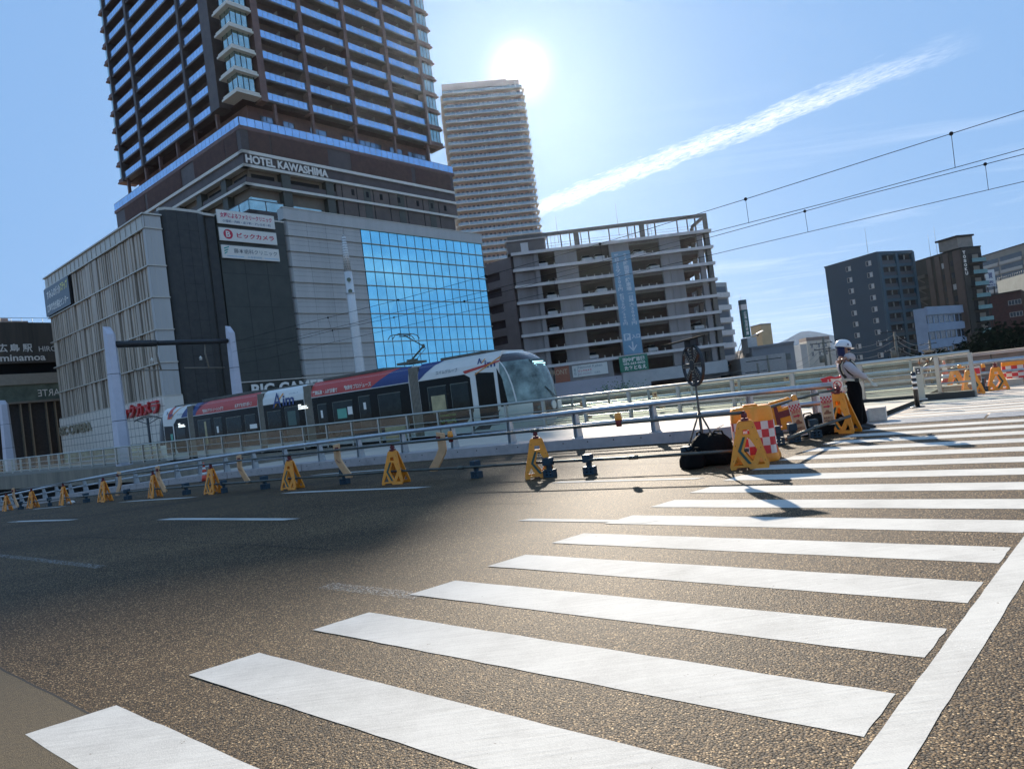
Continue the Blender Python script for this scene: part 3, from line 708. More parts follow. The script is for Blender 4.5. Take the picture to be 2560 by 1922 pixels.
bay((c_glass, c_band, c_frame), '')
def e_glass(m, z): m.box(40.6, 43.3, 1.6, 4.6, z+.8, z+3.3); m.box(1.6, 4.0, 45.4, 47.1, z+.8, z+3.3)
def e_band(m, z):
    for a, b, e in ((0, .3, .5), (.45, .75, .2)): m.box(40.4, 43.4+e, 1.4-e*.5, 5, z+a, z+b); m.box(1.4-e*.3, 4.4, 45.3, 47.2+e, z+a, z+b)
def e_frame(m, z):
    for s in (40.55, 41.5, 42.4, 43.25): m.box(s, s+.08, 1.55, 1.63, z+.78, z+3.3)
    m.box(1.5, 1.6, 46.2, 46.3, z+.78, z+3.3); m.box(43.2, 43.33, 3, 3.1, z+.78, z+3.3)
protos = []
for nm, mt, fn in (('bay_glass', BAYG, e_glass), ('bay_band', BROWN, e_band), ('bay_frame', DARK, e_frame)):  # ends
    m = MB(Q)
    for k in range(14): fn(m, Z0+FH*k-1.5)
    m.parts(nm, mt, ht)
# ================================================================ store building with grey fins, black wall, grey cladding and glass
F1 = Fr(P(713, 515, 90), 49.4); C1 = F1(-18.14, 0, 0)
S = quadframe(C1, 49.4, 139.4); SL = lambda t, s, z: S(s, t, z)
st_ = thing('store_building', (C1.x, C1.y, -6), 'wide store block with grey fins, black wall with three signboards and blue curtain glass', 'department store')
GREY = M('grey_cladding', (.42, .43, .45), r=.5, metal=.25, var=.07, scale=.8, streak=True, dirt=.12)
GREYB = M('grey_fin', (.50, .40, .30), r=.55, metal=.1, var=.35, scale=.9, dirt=.25, streak=True)
TRIM = M('grey_trim', (.48, .47, .45), r=.45, metal=.4, var=.1)
BTILE = M('black_tile', (.028, .026, .022), r=.45, var=.4, scale=1.5)
BTILE2 = M('dark_green_grey_tile', (.040, .044, .036), r=.5, var=.25, scale=.7)
WTILE = M('white_store_tile', (.68, .65, .62), r=.35, var=.06, scale=1.2, dirt=.1)
CURT = mirror('curtain_glass', (.32, .76, .90), rough=.04, var=.12, scale=.25)
# body
m_ = MB(S); m_.box(.6, 18, .6, 35.4, -6, 26.2); m_.build('body', BTILE, st_)
m_ = MB(S); m_.box(18.9, 55.5, .7, 35.4, -6, 29.2); m_.build('body', BTILE, st_)
# left face of fins
rows = [(21.1, 24.9), (17.45, 20.9), (13.85, 17.2), (10.2, 13.6), (6.3, 10.0)]
rows = [(20.9, 24.9), (17.3, 20.75), (13.65, 17.15), (9.95, 13.5), (6.2, 9.8)]
m_ = MB(SL); rnd = random.Random(3)
for ri, (z0, z1) in enumerate(rows):
    t = .8
    while t < 35.2:
        wd = rnd.choice((.62, .8, .95, 1.15)) if ri > 2 else rnd.choice((.9, 1.2, 1.5)); gp = rnd.choice((.22, .3, .4)) if ri < 3 else rnd.choice((.35, .5))
        if ri == 0 and t > 24.5: break
        n0 = rnd.choice((.0, .08, .18)); m_.box(t, min(t+wd, 35.2), n0, .45, z0, z1)
        if rnd.random() < .7: m_.box(t+wd*.4, t+wd*.4+.09, n0-.09, n0-.001, z0, z1)
        t += wd+gp
m_.parts('fin', GREYB, st_)
m_ = MB(SL)
for z in (25.05, 20.82, 17.22, 13.57, 9.87, 6.12): m_.box(-.12, 35.7, -.14, .58, z-.07, z+.07)
m_.box(0, 35.6, .02, .58, 25.12, 26.55); m_.box(-.15, 35.8, -.18, .5, 26.55, 26.72)
for i in range(22): m_.box(1.6*i+.5, 1.6*i+.58, -.04, .015, 25.14, 26.5)
m_.build('cornice', TRIM, st_)
# short grey return on the right face
m_ = MB(S)
m_.box(0, 1.85, 0, .58, 6.2, 26.5)
m_.box(.1, 1.85, -.02, 0, 6.3, 26.4)
m_.build('corner_cladding', GREY, st_)
m_ = MB(S)
for z in (25.05, 20.82, 17.22, 13.57, 9.87, 6.12): m_.box(-.14, 1.9, -.16, -.03, z-.07, z+.07)
m_.box(-.15, 1.95, -.18, .5, 26.55, 26.72)
for s in (.62, 1.24): m_.box(s-.012, s+.012, -.035, -.021, 6.2, 26.5)
m_.build('cladding_joint', TRIM, st_)
# white tiled base
m_ = MB(SL); m_.box(-.1, 35.9, -.12, .6, 1.2, 6.05); m_.build('white_base', WTILE, st_)
m_ = MB(S); m_.box(-.1, 1.95, -.12, .6, 1.2, 6.05); m_.build('white_base', WTILE, st_)
m_ = MB(SL)
for z in (2.1, 3.05, 4.05, 5.05): m_.box(-.1, 35.9, -.13, -.121, z-.025, z+.025)
t = .6
while t < 35.8: m_.box(t-.025, t+.025, -.131, -.1205, 1.2, 6.05); t += 1.2
m_.build('tile_joint', M('joint', (.16, .13, .10), r=.8), st_)
GREEN_G = M('shop_glass', (.36, .42, .34), r=.2, metal=.3, var=.5, scale=.6)
m_ = MB(SL); m_.box(-.05, 35.9, -.08, .6, -6, 1.17); m_.build('shop_window', GREEN_G, st_)
# sign box at the far top of the left face
m_ = MB(SL); m_.box(25.0, 35.5, -.3, .3, 21.0, 24.9); m_.build('sign_box', M('sign_black', (.015, .015, .018), r=.3), st_)
LF = Fr(C1, 139.4)
SW = M('sign_white', (.75, .75, .75), r=.4, var=.03); SY = M('sign_yellow', (.75, .65, .12), r=.4, var=.03); SR = M('sign_red', (.62, .03, .03), r=.4, var=.05)
letters('すみふの仲介', LF.mat(31.4, .31, 23.85), 5.8, 1.25, SW, st_, bold=.03)
letters('ステップ', LF.mat(27.0, .31, 23.95), 2.9, 1.25, SY, st_, bold=.04)
letters('広島市総合福祉センター', LF.mat(30.2, .31, 22.0), 9.0, 1.15, SW, st_, bold=.02)
letters('BIC CAMERA', LF.mat(29.4, .2, 4.3), 12.8, 1.25, M('steel_letter', (.33, .31, .25), r=.4, metal=.5), st_, bold=.03, ext=.12)
letters('ビックカメラ', LF.mat(7.3, .2, 5.1), 12.6, 1.65, SR, st_, bold=.03, ext=.3)
# curved dark segment and black wall
m_ = MB(S)
loop = [(1.9, .3), (2.4, -.2), (3.5, -.35), (6.0, -.35), (6.9, .1), (7.4, .6), (8.4, .3), (8.5, 3), (1.9, 3)]
m_.prism(loop, -6, 27.3); m_.build('curved_wall', BTILE, st_)
m_ = MB(S)
for i, (a, b) in enumerate((((1.9, .28), (2.4, -.25)), ((2.4, -.25), (3.5, -.4)), ((3.5, -.4), (6.0, -.4)), ((6.0, -.4), (6.9, .05)), ((6.9, .05), (8.4, .2)))):
    pts = [a, b, (b[0], b[1]+.6), (a[0], a[1]+.6)]; m_.prism(pts, 27.301, 27.6)
m_.build('parapet_trim', TRIM, st_)
m_ = MB(S); m_.box(8.5, 17.6, .12, 1.0, -6, 27.5); m_.build('black_wall', BTILE2, st_)
m_ = MB(S); m_.box(8.5, 17.7, .05, .5, 27.5, 27.7); m_.build('parapet_trim', TRIM, st_)
m_ = MB(S)
for i in range(6): m_.box(8.5, 17.6, .108, .118, 4+4.1*i, 4.03+4.1*i)
for s in (11.5, 14.5): m_.box(s, s+.03, .106, .118, -2, 27.4)
for s in (3.55, 4.8, 5.9): m_.box(s, s+.03, -.358, -.352, -2, 27.3)
for i in range(12): m_.box(3.5, 6.0, -.36, -.352, 2+2.1*i, 2.03+2.1*i)
m_.build('tile_joint', DARK, st_)
# three signboards
def px(x, y): return F1.sz(500+x/2.765, 450+y/2.765, -.0)
BORD = M('sign_board', (.66, .67, .67), r=.4, var=.03)
def board(x0, y0, x1, y1, x2, y2, x3, y3, lab):
    a, z1 = px(x0, y0); b, z1b = px(x1, y1); c, z0 = px(x2, y2); e, z0b = px(x3, y3)
    s0 = (a+e)/2; s1 = (b+c)/2; zt = (z1+z1b)/2; zb = (z0+z0b)/2
    m = MB(F1); m.box(s0, s1, .05, .25, zb, zt); o = m.build('signboard', BORD, st_); o['label'] = lab
    return s0, s1, zb, zt, o
s0, s1, zb, zt, o = board(108, 205, 502, 255, 514, 345, 115, 300, 'white signboard with red katakana, topmost of three on the black wall')
c_ = (s0+s1)/2; wd = s1-s0; hg = zt-zb
letters('女医によるファミリークリニック', F1.mat(c_, .26, zb+hg*.64), wd*.9, hg*.38, M('sign_crimson', (.55, .02, .08), r=.4), o, bold=.03)
letters('小児科・内科・皮フ科・アレルギー科', F1.mat(c_, .26, zb+hg*.22), wd*.84, hg*.2, M('sign_navy', (.05, .09, .16), r=.4), o, bold=.02)
s0, s1, zb, zt, o = board(122, 325, 520, 375, 528, 460, 130, 412, 'white signboard with round red emblem, middle one on the black wall')
c_ = (s0+s1)/2; wd = s1-s0; hg = zt-zb
letters('ビックカメラ', F1.mat(c_+wd*.12, .26, zb+hg*.5), wd*.66, hg*.42, M('sign_red2', (.55, .02, .05), r=.4), o, bold=.03)
m = MB(F1); cx, cz, rr = s0+wd*.145, zb+hg*.52, hg*.38
m.add([(cx+rr*math.cos(q*math.pi/16), .27, cz+rr*math.sin(q*math.pi/16)) for q in range(32)], [tuple(range(32))]); m.build('emblem', M('sign_red2', (.55, .02, .05)), o)
letters('B', F1.mat(cx, .28, cz), rr*.95, rr*1.25, BORD, o, bold=.03)
s0, s1, zb, zt, o = board(138, 445, 537, 488, 546, 575, 150, 532, 'white signboard with green leaf emblem, lowest of three on the black wall')
c_ = (s0+s1)/2; wd = s1-s0; hg = zt-zb
letters('藤本歯科クリニック', F1.mat(c_+wd*.08, .26, zb+hg*.6), wd*.76, hg*.36, M('sign_grey', (.12, .13, .15), r=.4), o, bold=.01)
letters('広島駅前院', F1.mat(c_+wd*.05, .26, zb+hg*.18), wd*.25, hg*.16, M('sign_bluegrey', (.2, .35, .45), r=.4), o)
m = MB(F1)
for i, (l_) in enumerate((.85, .7, .5)):
    x0_ = s0+wd*.04; z_ = zb+hg*(.68-.2*i); m.quad((x0_, .27, z_), (x0_+wd*.1*l_, .27, z_+hg*.16), (x0_+wd*.1*l_, .27, z_+hg*.24), (x0_, .27, z_+hg*.1))
m.build('emblem', M('sign_teal', (.02, .30, .24)), o)
m = MB(F1); m.box(c_+wd*.22, s1-.15, .26, .265, zb+hg*.14, zb+hg*.2); m.box(s0+.6, c_-wd*.14, .26, .265, zb+hg*.14, zb+hg*.2); m.build('ruled_line', M('sign_paleblue', (.35, .5, .6)), o)
# lettering low on the black wall, seen over the tram
m_ = MB(S); m_.box(8.9, 30, -.12, .1, 6.92, 7.05); m_.build('canopy_edge', TRIM, st_)
letters('BIC CAMERA', F1.mat(-1.9, .16, 5.9), 12.0, 1.5, SW, st_, bold=.03, ext=.1)
# grey cladding, left part of the tall block
m_ = MB(S)
for k in range(13):
    z0 = 28.0-2.06*(k+1); z1 = 28.0-2.06*k-.13
    m_.add([(17.9, 1.2, z0), (18.15, .0, z0), (29.9, .0, z0), (29.9, 1.2, z0), (17.9, 1.2, z1), (18.15, -.0, z1), (29.9, -.0, z1), (29.9, 1.2, z1)], [(0, 1, 5, 4), (1, 2, 6, 5), (2, 3, 7, 6), (0, 3, 2, 1), (4, 5, 6, 7)])
    m_.add([(17.55, .9, z0), (18.151, -.004, z0), (18.151, -.004, z1), (17.55, .9, z1)], [(0, 1, 2, 3)])
m_.build('grey_cladding', GREY, st_)
m_ = MB(S)
for k in range(14):
    z = 28.0-2.06*k; m_.box(17.9, 55.9 if k else 55.8, -.22, .3, z-.125, z-.03)
m_.build('ledge', M('ledge_metal', (.36, .36, .35), r=.4, metal=.5, var=.1), st_)
m_ = MB(S)
for k in range(13):
    z = 28.0-2.06*k
    for f_ in (.32, .62): m_.box(18.2, 29.88, -.006, -.001, z-2.06*f_-.015, z-2.06*f_+.005)
for s in (21, 24, 27): m_.box(s, s+.02, -.007, -.001, 2, 28)
m_.build('cladding_joint', BTILE, st_)
m_ = MB(S); m_.box(17.6, 55.9, -.12, 1.2, 28.0, 29.5); m_.build('parapet', GREY, st_)
m_ = MB(S); m_.box(17.5, 56.0, -.2, .4, 29.5, 29.62); m_.build('parapet_trim', TRIM, st_)
# curtain wall: every pane slightly out of line so reflections break up
m_ = MB(S); rnd = random.Random(5); npn = 15; ww = (55.7-30.0)/npn
for k in range(13):
    z1 = 28.0-2.06*k-.13; z0 = 28.0-2.06*(k+1)
    for i in range(npn):
        a = 30.0+ww*i+.05; b = a+ww-.1; e = [rnd.uniform(-.005, .005) for _ in range(4)]
        m_.quad((a, .02+e[0], z0), (b, .02+e[1], z0), (b, .02+e[2], z1), (a, .02+e[3], z1))
m_.build('curtain_glass', CURT, st_)
m_ = MB(S)
for i in range(npn+1): m_.box(30.0+ww*i-.03, 30.0+ww*i+.03, -.02, .2, 1, 28.0)
m_.build('mullion', DARK, st_)
# ================================================================ residential tower behind
PT = P(1103, 208, 270); TF = Fr(PT, 4.5); PTR, _ = TF.sz(1306, 220)
TWID = PTR; TZ = 126.6
rt = thing('residential_tower', (PT.x, PT.y, -6), 'tall pale residential high-rise with many rows of glass balconies behind the garage', 'apartment tower')
PINK = M('tower_beige', (.62, .50, .47), r=.7, var=.08, scale=.1); TW = M('tower_slab_white', (.66, .64, .62), r=.6, var=.05, scale=.2)
m_ = MB(TF); m_.box(1.0, TWID-.8, -30, -1.6, -6, TZ); m_.box(.0, TWID-6, -28, -.5, TZ-2.4, TZ+.1); m_.build('tower_core', PINK, rt)
FLH = 2.93; nf = 43
m_ = MB(TF); g_ = MB(TF); d_ = MB(TF); p_ = MB(TF)
for k in range(nf):
    z = TZ-4.2-FLH*k
    m_.box(-.3, 4.2, -2, .3, z, z+.32); m_.box(4.2, TWID, -2, .0, z, z+.32); m_.box(TWID, TWID+1.0, -26, -1.5, z, z+.32); m_.box(-1.0, .9, -26, -1.5, z, z+.32)
    g_.box(-.2, 4.1, .15, .19, z+.36, z+1.3); g_.box(4.3, TWID-.1, -.13, -.09, z+.36, z+1.3); g_.box(TWID+.8, TWID+.86, -25, -2, z+.36, z+1.35); g_.box(-.9, -.84, -25, -2, z+.36, z+1.35)
    for j in range(17): d_.box(.9+1.8*j, 1.9+1.8*j, -1.62, -1.55, z+.4, z+2.3)
    for j in range(6): p_.box(4.25+5.0*j, 4.33+5.0*j, -1.6, .0, z+.32, z+FLH)
m_.parts('balcony_slab', TW, rt); g_.parts('balcony_glass', M('tower_rail', (.35, .40, .45), r=.2, metal=.6, var=.3, scale=.8), rt)
d_.parts('balcony_door', M('tower_door', (.12, .11, .12), r=.3, var=.5, scale=1.), rt); p_.parts('partition', TW, rt)
m_ = MB(TF); m_.tube([(8, -8, TZ), (8, -8, TZ+2.0), (17, -8, TZ+2.0), (17, -8, TZ)], .08, 5); m_.build('roof_rail', TRIM, rt)
# ================================================================ parking garage
g0 = P(1277, 634.4, 120); GA = Fr(g0, 1.25)
pg = thing('parking_garage', (g0.x, g0.y, -6), 'open multi-storey car park with pale slab bands and a tall blue banner', 'parking garage')
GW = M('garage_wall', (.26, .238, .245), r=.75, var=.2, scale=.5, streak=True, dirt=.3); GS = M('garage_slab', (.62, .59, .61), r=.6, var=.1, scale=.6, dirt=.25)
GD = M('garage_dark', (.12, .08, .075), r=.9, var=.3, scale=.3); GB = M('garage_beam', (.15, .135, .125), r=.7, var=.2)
nfl = 9; FG = 2.885; GZ = 25.9
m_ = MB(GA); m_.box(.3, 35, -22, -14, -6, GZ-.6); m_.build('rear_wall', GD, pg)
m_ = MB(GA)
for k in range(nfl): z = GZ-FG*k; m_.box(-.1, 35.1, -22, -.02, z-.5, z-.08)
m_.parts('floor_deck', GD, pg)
m_ = MB(GA)
for k in range(nfl-1):
    z = GZ-FG*k; m_.box(0, 35.3, -.018, .45, z-.5, z+.0); m_.box(35.1, 35.5, -10, .45, z-.5, z)
for k in range(nfl-1):
    o = None
for k in range(8):
    pass
m_.parts('slab_band', GS, pg)
m_ = MB(GA)
for k in range(nfl-1):
    z1 = GZ-FG*k-.502; z0 = GZ-FG*(k+1)+.002
    for a, b, n0, n1 in ((.3, 1.7, -1, -.1), (1.7, 3.9, -1.2, -.5), (3.9, 4.7, -1, -.1), (7.6, 9.2, -1, -.15), (9.2, 9.9, -1, -.02), (9.9, 11.5, -1, -.15), (17.3, 20.8, -1, -.15), (26.2, 27.6, -1, -.15), (27.6, 28.4, -1, -.02), (28.4, 29.9, -1, -.15), (33, 33.9, -1, -.15)):
        m_.box(a, b, n0, n1, z0, z1)
m_.parts('wall_panel', GW, pg)
m_ = MB(GA)
for k in range(nfl-1):
    z1 = GZ-FG*k-.503; z0 = GZ-FG*(k+1)
    m_.box(34.4, 35.2, -1.2, -.05, z0, z1); m_.box(34.4, 35.2, -9, -8.2, z0, z1)
    for a, b in ((20.8, 26.2), (29.9, 33)): m_.box(a, b, -.6, -.3, z1-.55, z1)
m_.parts('column', GB, pg)
m_ = MB(GA)                                      # roof frame
m_.box(-.3, 35.2, -.6, -.1, 28.25, 28.85); m_.box(34.9, 35.2, -9, -.1, 28.25, 28.8)
for s, w_ in ((6.6, .18), (9.0, .18), (10.6, .18), (11.4, .9), (12.6, .12), (14, .2), (17.6, .18), (20.9, .18), (22.2, .2), (23.1, .9), (24.5, .12), (25.8, .2), (29.8, .15), (31.6, .15), (33.0, .2)): m_.box(s, s+w_, -.55, -.3, 25.95, 28.25)
m_.box(34.5, 35.2, -.6, -.1, 25.9, 28.25); m_.box(34.6, 35.2, -8.8, -8.3, 25.9, 28.25)
m_.build('roof_frame', GB, pg)
m_ = MB(GA)
for z_ in (26.5, 26.95): m_.tube([(6, -.5, z_), (34.5, -.5, z_)], .03, 4)
for s in (7.3, 8, 12, 12.3, 21.3, 21.7, 24.8, 25.2): m_.tube([(s, -.45, 25.9), (s, -.45, 28.2)], .03, 4)
m_.build('roof_rail', GB, pg)
m_ = MB(GA); m_.box(-.5, 6.3, -5, -.4, 25.95, 28.0); m_.build('stair_head', M('stair_brown', (.20, .15, .12), r=.7, var=.15, scale=.6), pg)
m_ = MB(GA); m_.box(-.7, 6.6, -5.2, -.15, 28.02, 28.24); m_.box(1.9, 3.2, -.42, -.38, 26, 27.6); m_.build('stair_roof', GS, pg)
m_ = MB(GA); m_.tube([(9.3, -6, 28), (9.3, -6, 33)], .05, 5, r2=.02); m_.tube([(20.6, -6, 28), (20.6, -6, 34)], .05, 5, r2=.02); m_.parts('lightning_rod', GB, pg)
# white wheel posts along each deck edge
m_ = MB(GA)
for k in range(1, nfl-1):
    z = GZ-FG*k
    for a, b in ((4.7, 7.6), (11.5, 17.3), (20.9, 26.1), (30, 33)):
        n = int((b-a)/1.35)
        for i in range(1, n+1): m_.box(a+1.35*i-.07, a+1.35*i+.07, -.5, -.36, z, z+.5)
m_.parts('wheel_post', GS, pg)
# base of the garage
m_ = MB(GA); m_.box(1, 16.6, -.5, .6, -6, 2.35); m_.parts('base_wall', M('base_mauve', (.40, .38, .44), r=.7, var=.08, scale=.6, dirt=.15), pg)
m_ = MB(GA); m_.box(16.62, 21.4, -.5, .9, -6, 2.75); m_.box(21.42, 35.3, -.5, .5, .6, 2.7); m_.parts('base_wall', M('base_grey', (.44, .44, .46), r=.7, var=.08, scale=.6, dirt=.2), pg)
m_ = MB(GA); m_.box(4.9, 15.3, -.6, .1, 2.36, 5.3); m_.build('sign_wall', GW, pg)
m_ = MB(GA); m_.box(5.0, 7.55, .11, .25, 2.4, 5.2); o = m_.build('signboard', M('sign_rust', (.36, .11, .05), r=.5), pg); o['label'] = 'rust brown sign panel left of the white signboard'
letters('FRONT', GA.mat(5.7, .26, 4.2), 3.0, .85, M('sign_tan', (.6, .42, .25)), o)
m_ = MB(GA); m_.box(8.1, 14.3, .11, .3, 2.95, 5.0); o = m_.build('signboard', BORD, pg); o['label'] = 'white signboard with thin latin letters above the mauve base wall'
letters('National Kaiken', GA.mat(11.3, .31, 4.6), 4.2, .5, M('sign_slate', (.22, .25, .28)), o)
letters('ビックカメラ', GA.mat(10.3, .31, 3.98), 2.3, .38, SR, o, bold=.03)
letters('BIG FRONT', GA.mat(10.25, .31, 3.42), 2.3, .38, M('sign_rose', (.5, .3, .32)), o)
letters('看板', GA.mat(8.55, .31, 3.9), .45, 1.2, M('sign_slate', (.22, .25, .28)), o, vertical=True)
letters('広島店', GA.mat(12.4, .31, 3.42), 1.0, .35, M('sign_slate', (.22, .25, .28)), o)
m_ = MB(GA); m_.box(9.0, 9.05, .31, .32, 3.0, 4.9); m_.build('ruled_line', M('sign_slate', (.2, .2, .2)), o)
m_ = MB(GA); m_.box(16.3, 21.3, .91, 1.1, 2.8, 5.5); o = m_.build('signboard', M('sign_green', (.01, .17, .09), r=.4), pg); o['label'] = 'green signboard with white letters on the pale base wall'
letters('田中種苗園', GA.mat(18.85, 1.11, 4.85), 3.8, .75, SW, o, bold=.03)
letters('082-263-0606', GA.mat(18.9, 1.11, 4.15), 3.8, .42, SW, o, bold=.02)
letters('たねとなえ', GA.mat(19.0, 1.11, 3.4), 3.8, .72, SW, o, bold=.04)
# banner
BAN = M('banner_blue', (.17, .31, .40), r=.6, var=.1, scale=.5); BT = M('banner_text', (.52, .62, .72), r=.6, var=.05)
m_ = MB(GA); m_.box(17.45, 20.75, .46, .55, 5.75, 23.85); bn = m_.build('banner', BAN, pg); bn['label'] = 'tall pale blue vertical banner with white characters'
letters('24時間営業駐車場', GA.mat(19.75, .56, 20.1), .95, 6.6, BT, bn, vertical=True, bold=.03)
letters('平日30分／200円', GA.mat(18.25, .56, 20.2), .9, 6.5, BT, bn, vertical=True, bold=.03)
letters('一日最大2000円', GA.mat(19.9, .56, 13.6), 1.0, 5.6, BT, bn, vertical=True, bold=.03)
letters('休日30分／200円', GA.mat(18.35, .56, 13.7), .9, 5.6, BT, bn, vertical=True, bold=.03)
m_ = MB(GA); m_.box(17.75, 18.95, .56, .57, 8.2, 9.4); m_.build('parking_mark', BT, bn)
letters('P', GA.mat(18.35, .575, 8.8), .65, .9, BAN, bn, bold=.04)
letters('入口', GA.mat(19.85, .56, 8.8), 1.5, .8, BT, bn, bold=.04)
m_ = MB(GA); m_.box(19.0, 19.25, .56, .57, 6.5, 7.9); m_.quad((18.35, .565, 7.2), (19.12, .565, 6.2), (19.12, .565, 6.55), (18.5, .565, 7.35)); m_.quad((19.9, .565, 7.2), (19.12, .565, 6.2), (19.12, .565, 6.55), (19.75, .565, 7.35)); m_.build('arrow', BT, bn)
# ramp wing on the left
WGO = P(1274, 632, 121.5); WG = Fr(WGO, 139.4)
m_ = MB(WG); WM = M('wing_wall', (.32, .27, .28), r=.7, var=.12, scale=.5, dirt=.2)
m_.box(0, 20, -6, -.6, -6, 25.0)
for k in range(8):
    zz = 23.6-FG*k; m_.box(0, 3, -.598, 0, zz-FG, zz) if k else m_.box(0, 3, -.598, 0, zz-FG, 25.6)
    m_.box(3, 9.5, -.598, 0, zz-FG, zz-1.5); m_.box(9.5, 20, -.598, 0, zz-FG, zz)
m_.box(3, 20, -.598, 0, 23.6, 25.6)
m_.build('ramp_wing', WM, pg)
m_ = MB(WG); 
for k in range(8): m_.box(3, 9.5, -.595, -.55, 23.6-FG*k-1.5, 23.6-FG*k)
m_.parts('ramp_opening', GD, pg)
# cars on the decks
CW_ = M('car_white', (.50, .50, .52), r=.3, var=.05); CG = M('car_glass', (.02, .025, .03), r=.1); CT = M('tyre', (.02, .02, .02), r=.8); CL = M('headlight', (.7, .7, .7), r=.2)
def make_car():
    r_ = thing('parked_car', (0, 0, 0), '', 'car', 'cars parked nose out on the garage decks')
    m = MB(); sec = [(-.85, .25, .0), (-.9, .55, 0), (-.85, .85, 0), (-.68, .95, .9), (-.58, 1.42, 1.6)]
    p = [(-.85, 0, .25), (.85, 0, .25), (.88, 0, .72), (.8, .05, .86), (-.8, .05, .86), (-.88, 0, .72)]
    m.box(-.86, .86, 0, 4.1, .25, .78); m.add([(-.8, .05, .78), (.8, .05, .78), (.76, .9, .95), (-.76, .9, .95), (-.8, 4.0, .78), (.8, 4.0, .78), (.76, 3.9, .95), (-.76, 3.9, .95)], [(0, 1, 2, 3), (3, 2, 6, 7), (0, 3, 7, 4), (1, 5, 6, 2), (4, 7, 6, 5)])
    m.add([(-.6, 1.5, 1.46), (.6, 1.5, 1.46), (.6, 3.5, 1.46), (-.6, 3.5, 1.46), (-.58, 1.5, 1.42), (.58, 1.5, 1.42), (.58, 3.5, 1.42), (-.58, 3.5, 1.42)], [(0, 1, 2, 3), (4, 5, 6, 7), (0, 1, 5, 4), (1, 2, 6, 5), (2, 3, 7, 6), (3, 0, 4, 7)])
    m.build('body', CW_, r_)
    m = MB(); m.add([(-.74, .85, .94), (.74, .85, .94), (.58, 1.45, 1.43), (-.58, 1.45, 1.43), (-.74, 3.9, .94), (.74, 3.9, .94), (.58, 3.5, 1.43), (-.58, 3.5, 1.43)], [(0, 1, 2, 3), (4, 7, 6, 5), (0, 3, 7, 4), (1, 5, 6, 2)]); m.parts('window', CG, r_)
    for x in (-.78, .78):
        for y in (.75, 3.3): m = MB(); m.tube([(x-.1, y, .3), (x+.1, y, .3)], .3, 10); m.build('wheel', CT, r_)
    for x in (-.62, .62): m = MB(); m.box(x-.16, x+.16, -.02, .02, .6, .74); m.build('headlight', CL, r_)
    return r_
car0 = make_car()
cars = [(5.4, 1, 'white car on the top open deck, leftmost bay of the garage'), (13.3, 1, 'white car on the second deck from the top, left in the wide bay'), (15.6, 1, 'white car on the second deck from the top, beside the banner'),
        (22.6, 1, 'white van-like car on the second deck, right of the banner'), (15.3, 3, 'white car three decks below the roof, beside the banner'), (6.3, 3, 'white car in the left bay three decks below the roof'),
        (12.6, 4, 'white car on the middle deck, left in the wide bay'), (6.1, 4, 'white car on the middle deck in the left bay'), (6.0, 5, 'white car in the left bay one deck under the middle'),
        (12.3, 7, 'white car on the lowest open deck above the white signboard'), (25.1, 2, 'white car on the third deck, right of the banner'), (22.9, 7, 'white car on the lowest deck right of the banner'), (31.6, 6, 'white car in the rightmost narrow bay on a lower deck')]
for i, (s, k, lb) in enumerate(cars):
    c = car0 if i == 0 else copy_tree(car0)
    z = GZ-FG*k-.08
    c.location = GA(s, -.75, z); c.rotation_euler = (0, 0, R(1.25)); c['label'] = lb

# stand the garage a little farther off, so it keeps clear of the glass wall's line of sight
KG = 1.085
for o in [pg]+[o for o in bpy.data.objects if o.name.startswith('parked_car')]:
    o.location = CAM+(o.location-CAM)*KG; o.scale = (KG, KG, KG)
# ================================================================ blocks to the right
def block(name, tops, ztop, mat, label, cat='building', zbot=-6, depth=6, group=None, part='wall', cap=None):
    """a building whose roof corners (left to right) stand at height ztop; returns root and one frame per face"""
    pts = [G(x, y, ztop) for x, y in tops]; rt_ = thing(name, (pts[0].x, pts[0].y, zbot), label, cat, group)
    frs = []
    for a, b in zip(pts, pts[1:]):
        f = Fr(a, math.degrees(math.atan2(b.y-a.y, b.x-a.x))); f.w = math.hypot(b.x-a.x, b.y-a.y); f.z = ztop; frs.append(f)
    loop = [(p.x, p.y) for p in pts]
    if len(pts) == 2:
        n = frs[0].n; back = [(pts[1]-n*depth), (pts[0]-n*depth)]
    else: back = [pts[-1]+(pts[0]-pts[1])] if len(pts) == 3 else [pts[-1]-frs[-1].n*depth]
    loop += [(p.x, p.y) for p in back]
    m = MB(); m.prism(loop, zbot, ztop); m.build(part, mat, rt_)
    if cap:
        c_ = sum((Vector((a, b, 0)) for a, b in loop), Vector())/len(loop)
        m = MB(); m.prism([((a-c_.x)*1.02+c_.x, (b-c_.y)*1.02+c_.y) for a, b in loop], ztop+.002, ztop+.35); m.build('roof_edge', cap, rt_)
    return rt_, frs
WIN = M('window_dark', (.03, .04, .05), r=.15, var=.4, scale=1.5); WFR = M('window_frame_grey', (.35, .36, .37), r=.4, metal=.3)
WLT = M('window_pale', (.40, .44, .48), r=.3, var=.2, scale=2)
def windows(fr, rt_, cols, rows, w_, h_, mat=WIN, frame=None, half=False):
    for z in rows:
        for s in cols:
            m = MB(fr); m.box(s, s+w_, .01, .05, z, z+h_); o = m.build('window', mat, rt_)
            if frame:
                m = MB(fr); t_ = .09
                for a, b, c, d in ((s-t_, s+w_+t_, z-t_, z), (s-t_, s+w_+t_, z+h_, z+h_+t_), (s-t_, s, z, z+h_), (s+w_, s+w_+t_, z, z+h_), (s+w_/2-.04, s+w_/2+.04, z, z+h_)): m.box(a, b, .0, .1, c, d)
                m.build('frame', frame, o)
                if half: m = MB(fr); m.box(s+w_/2+.04, s+w_, .05, .07, z, z+h_); m.build('pane', WLT, o)
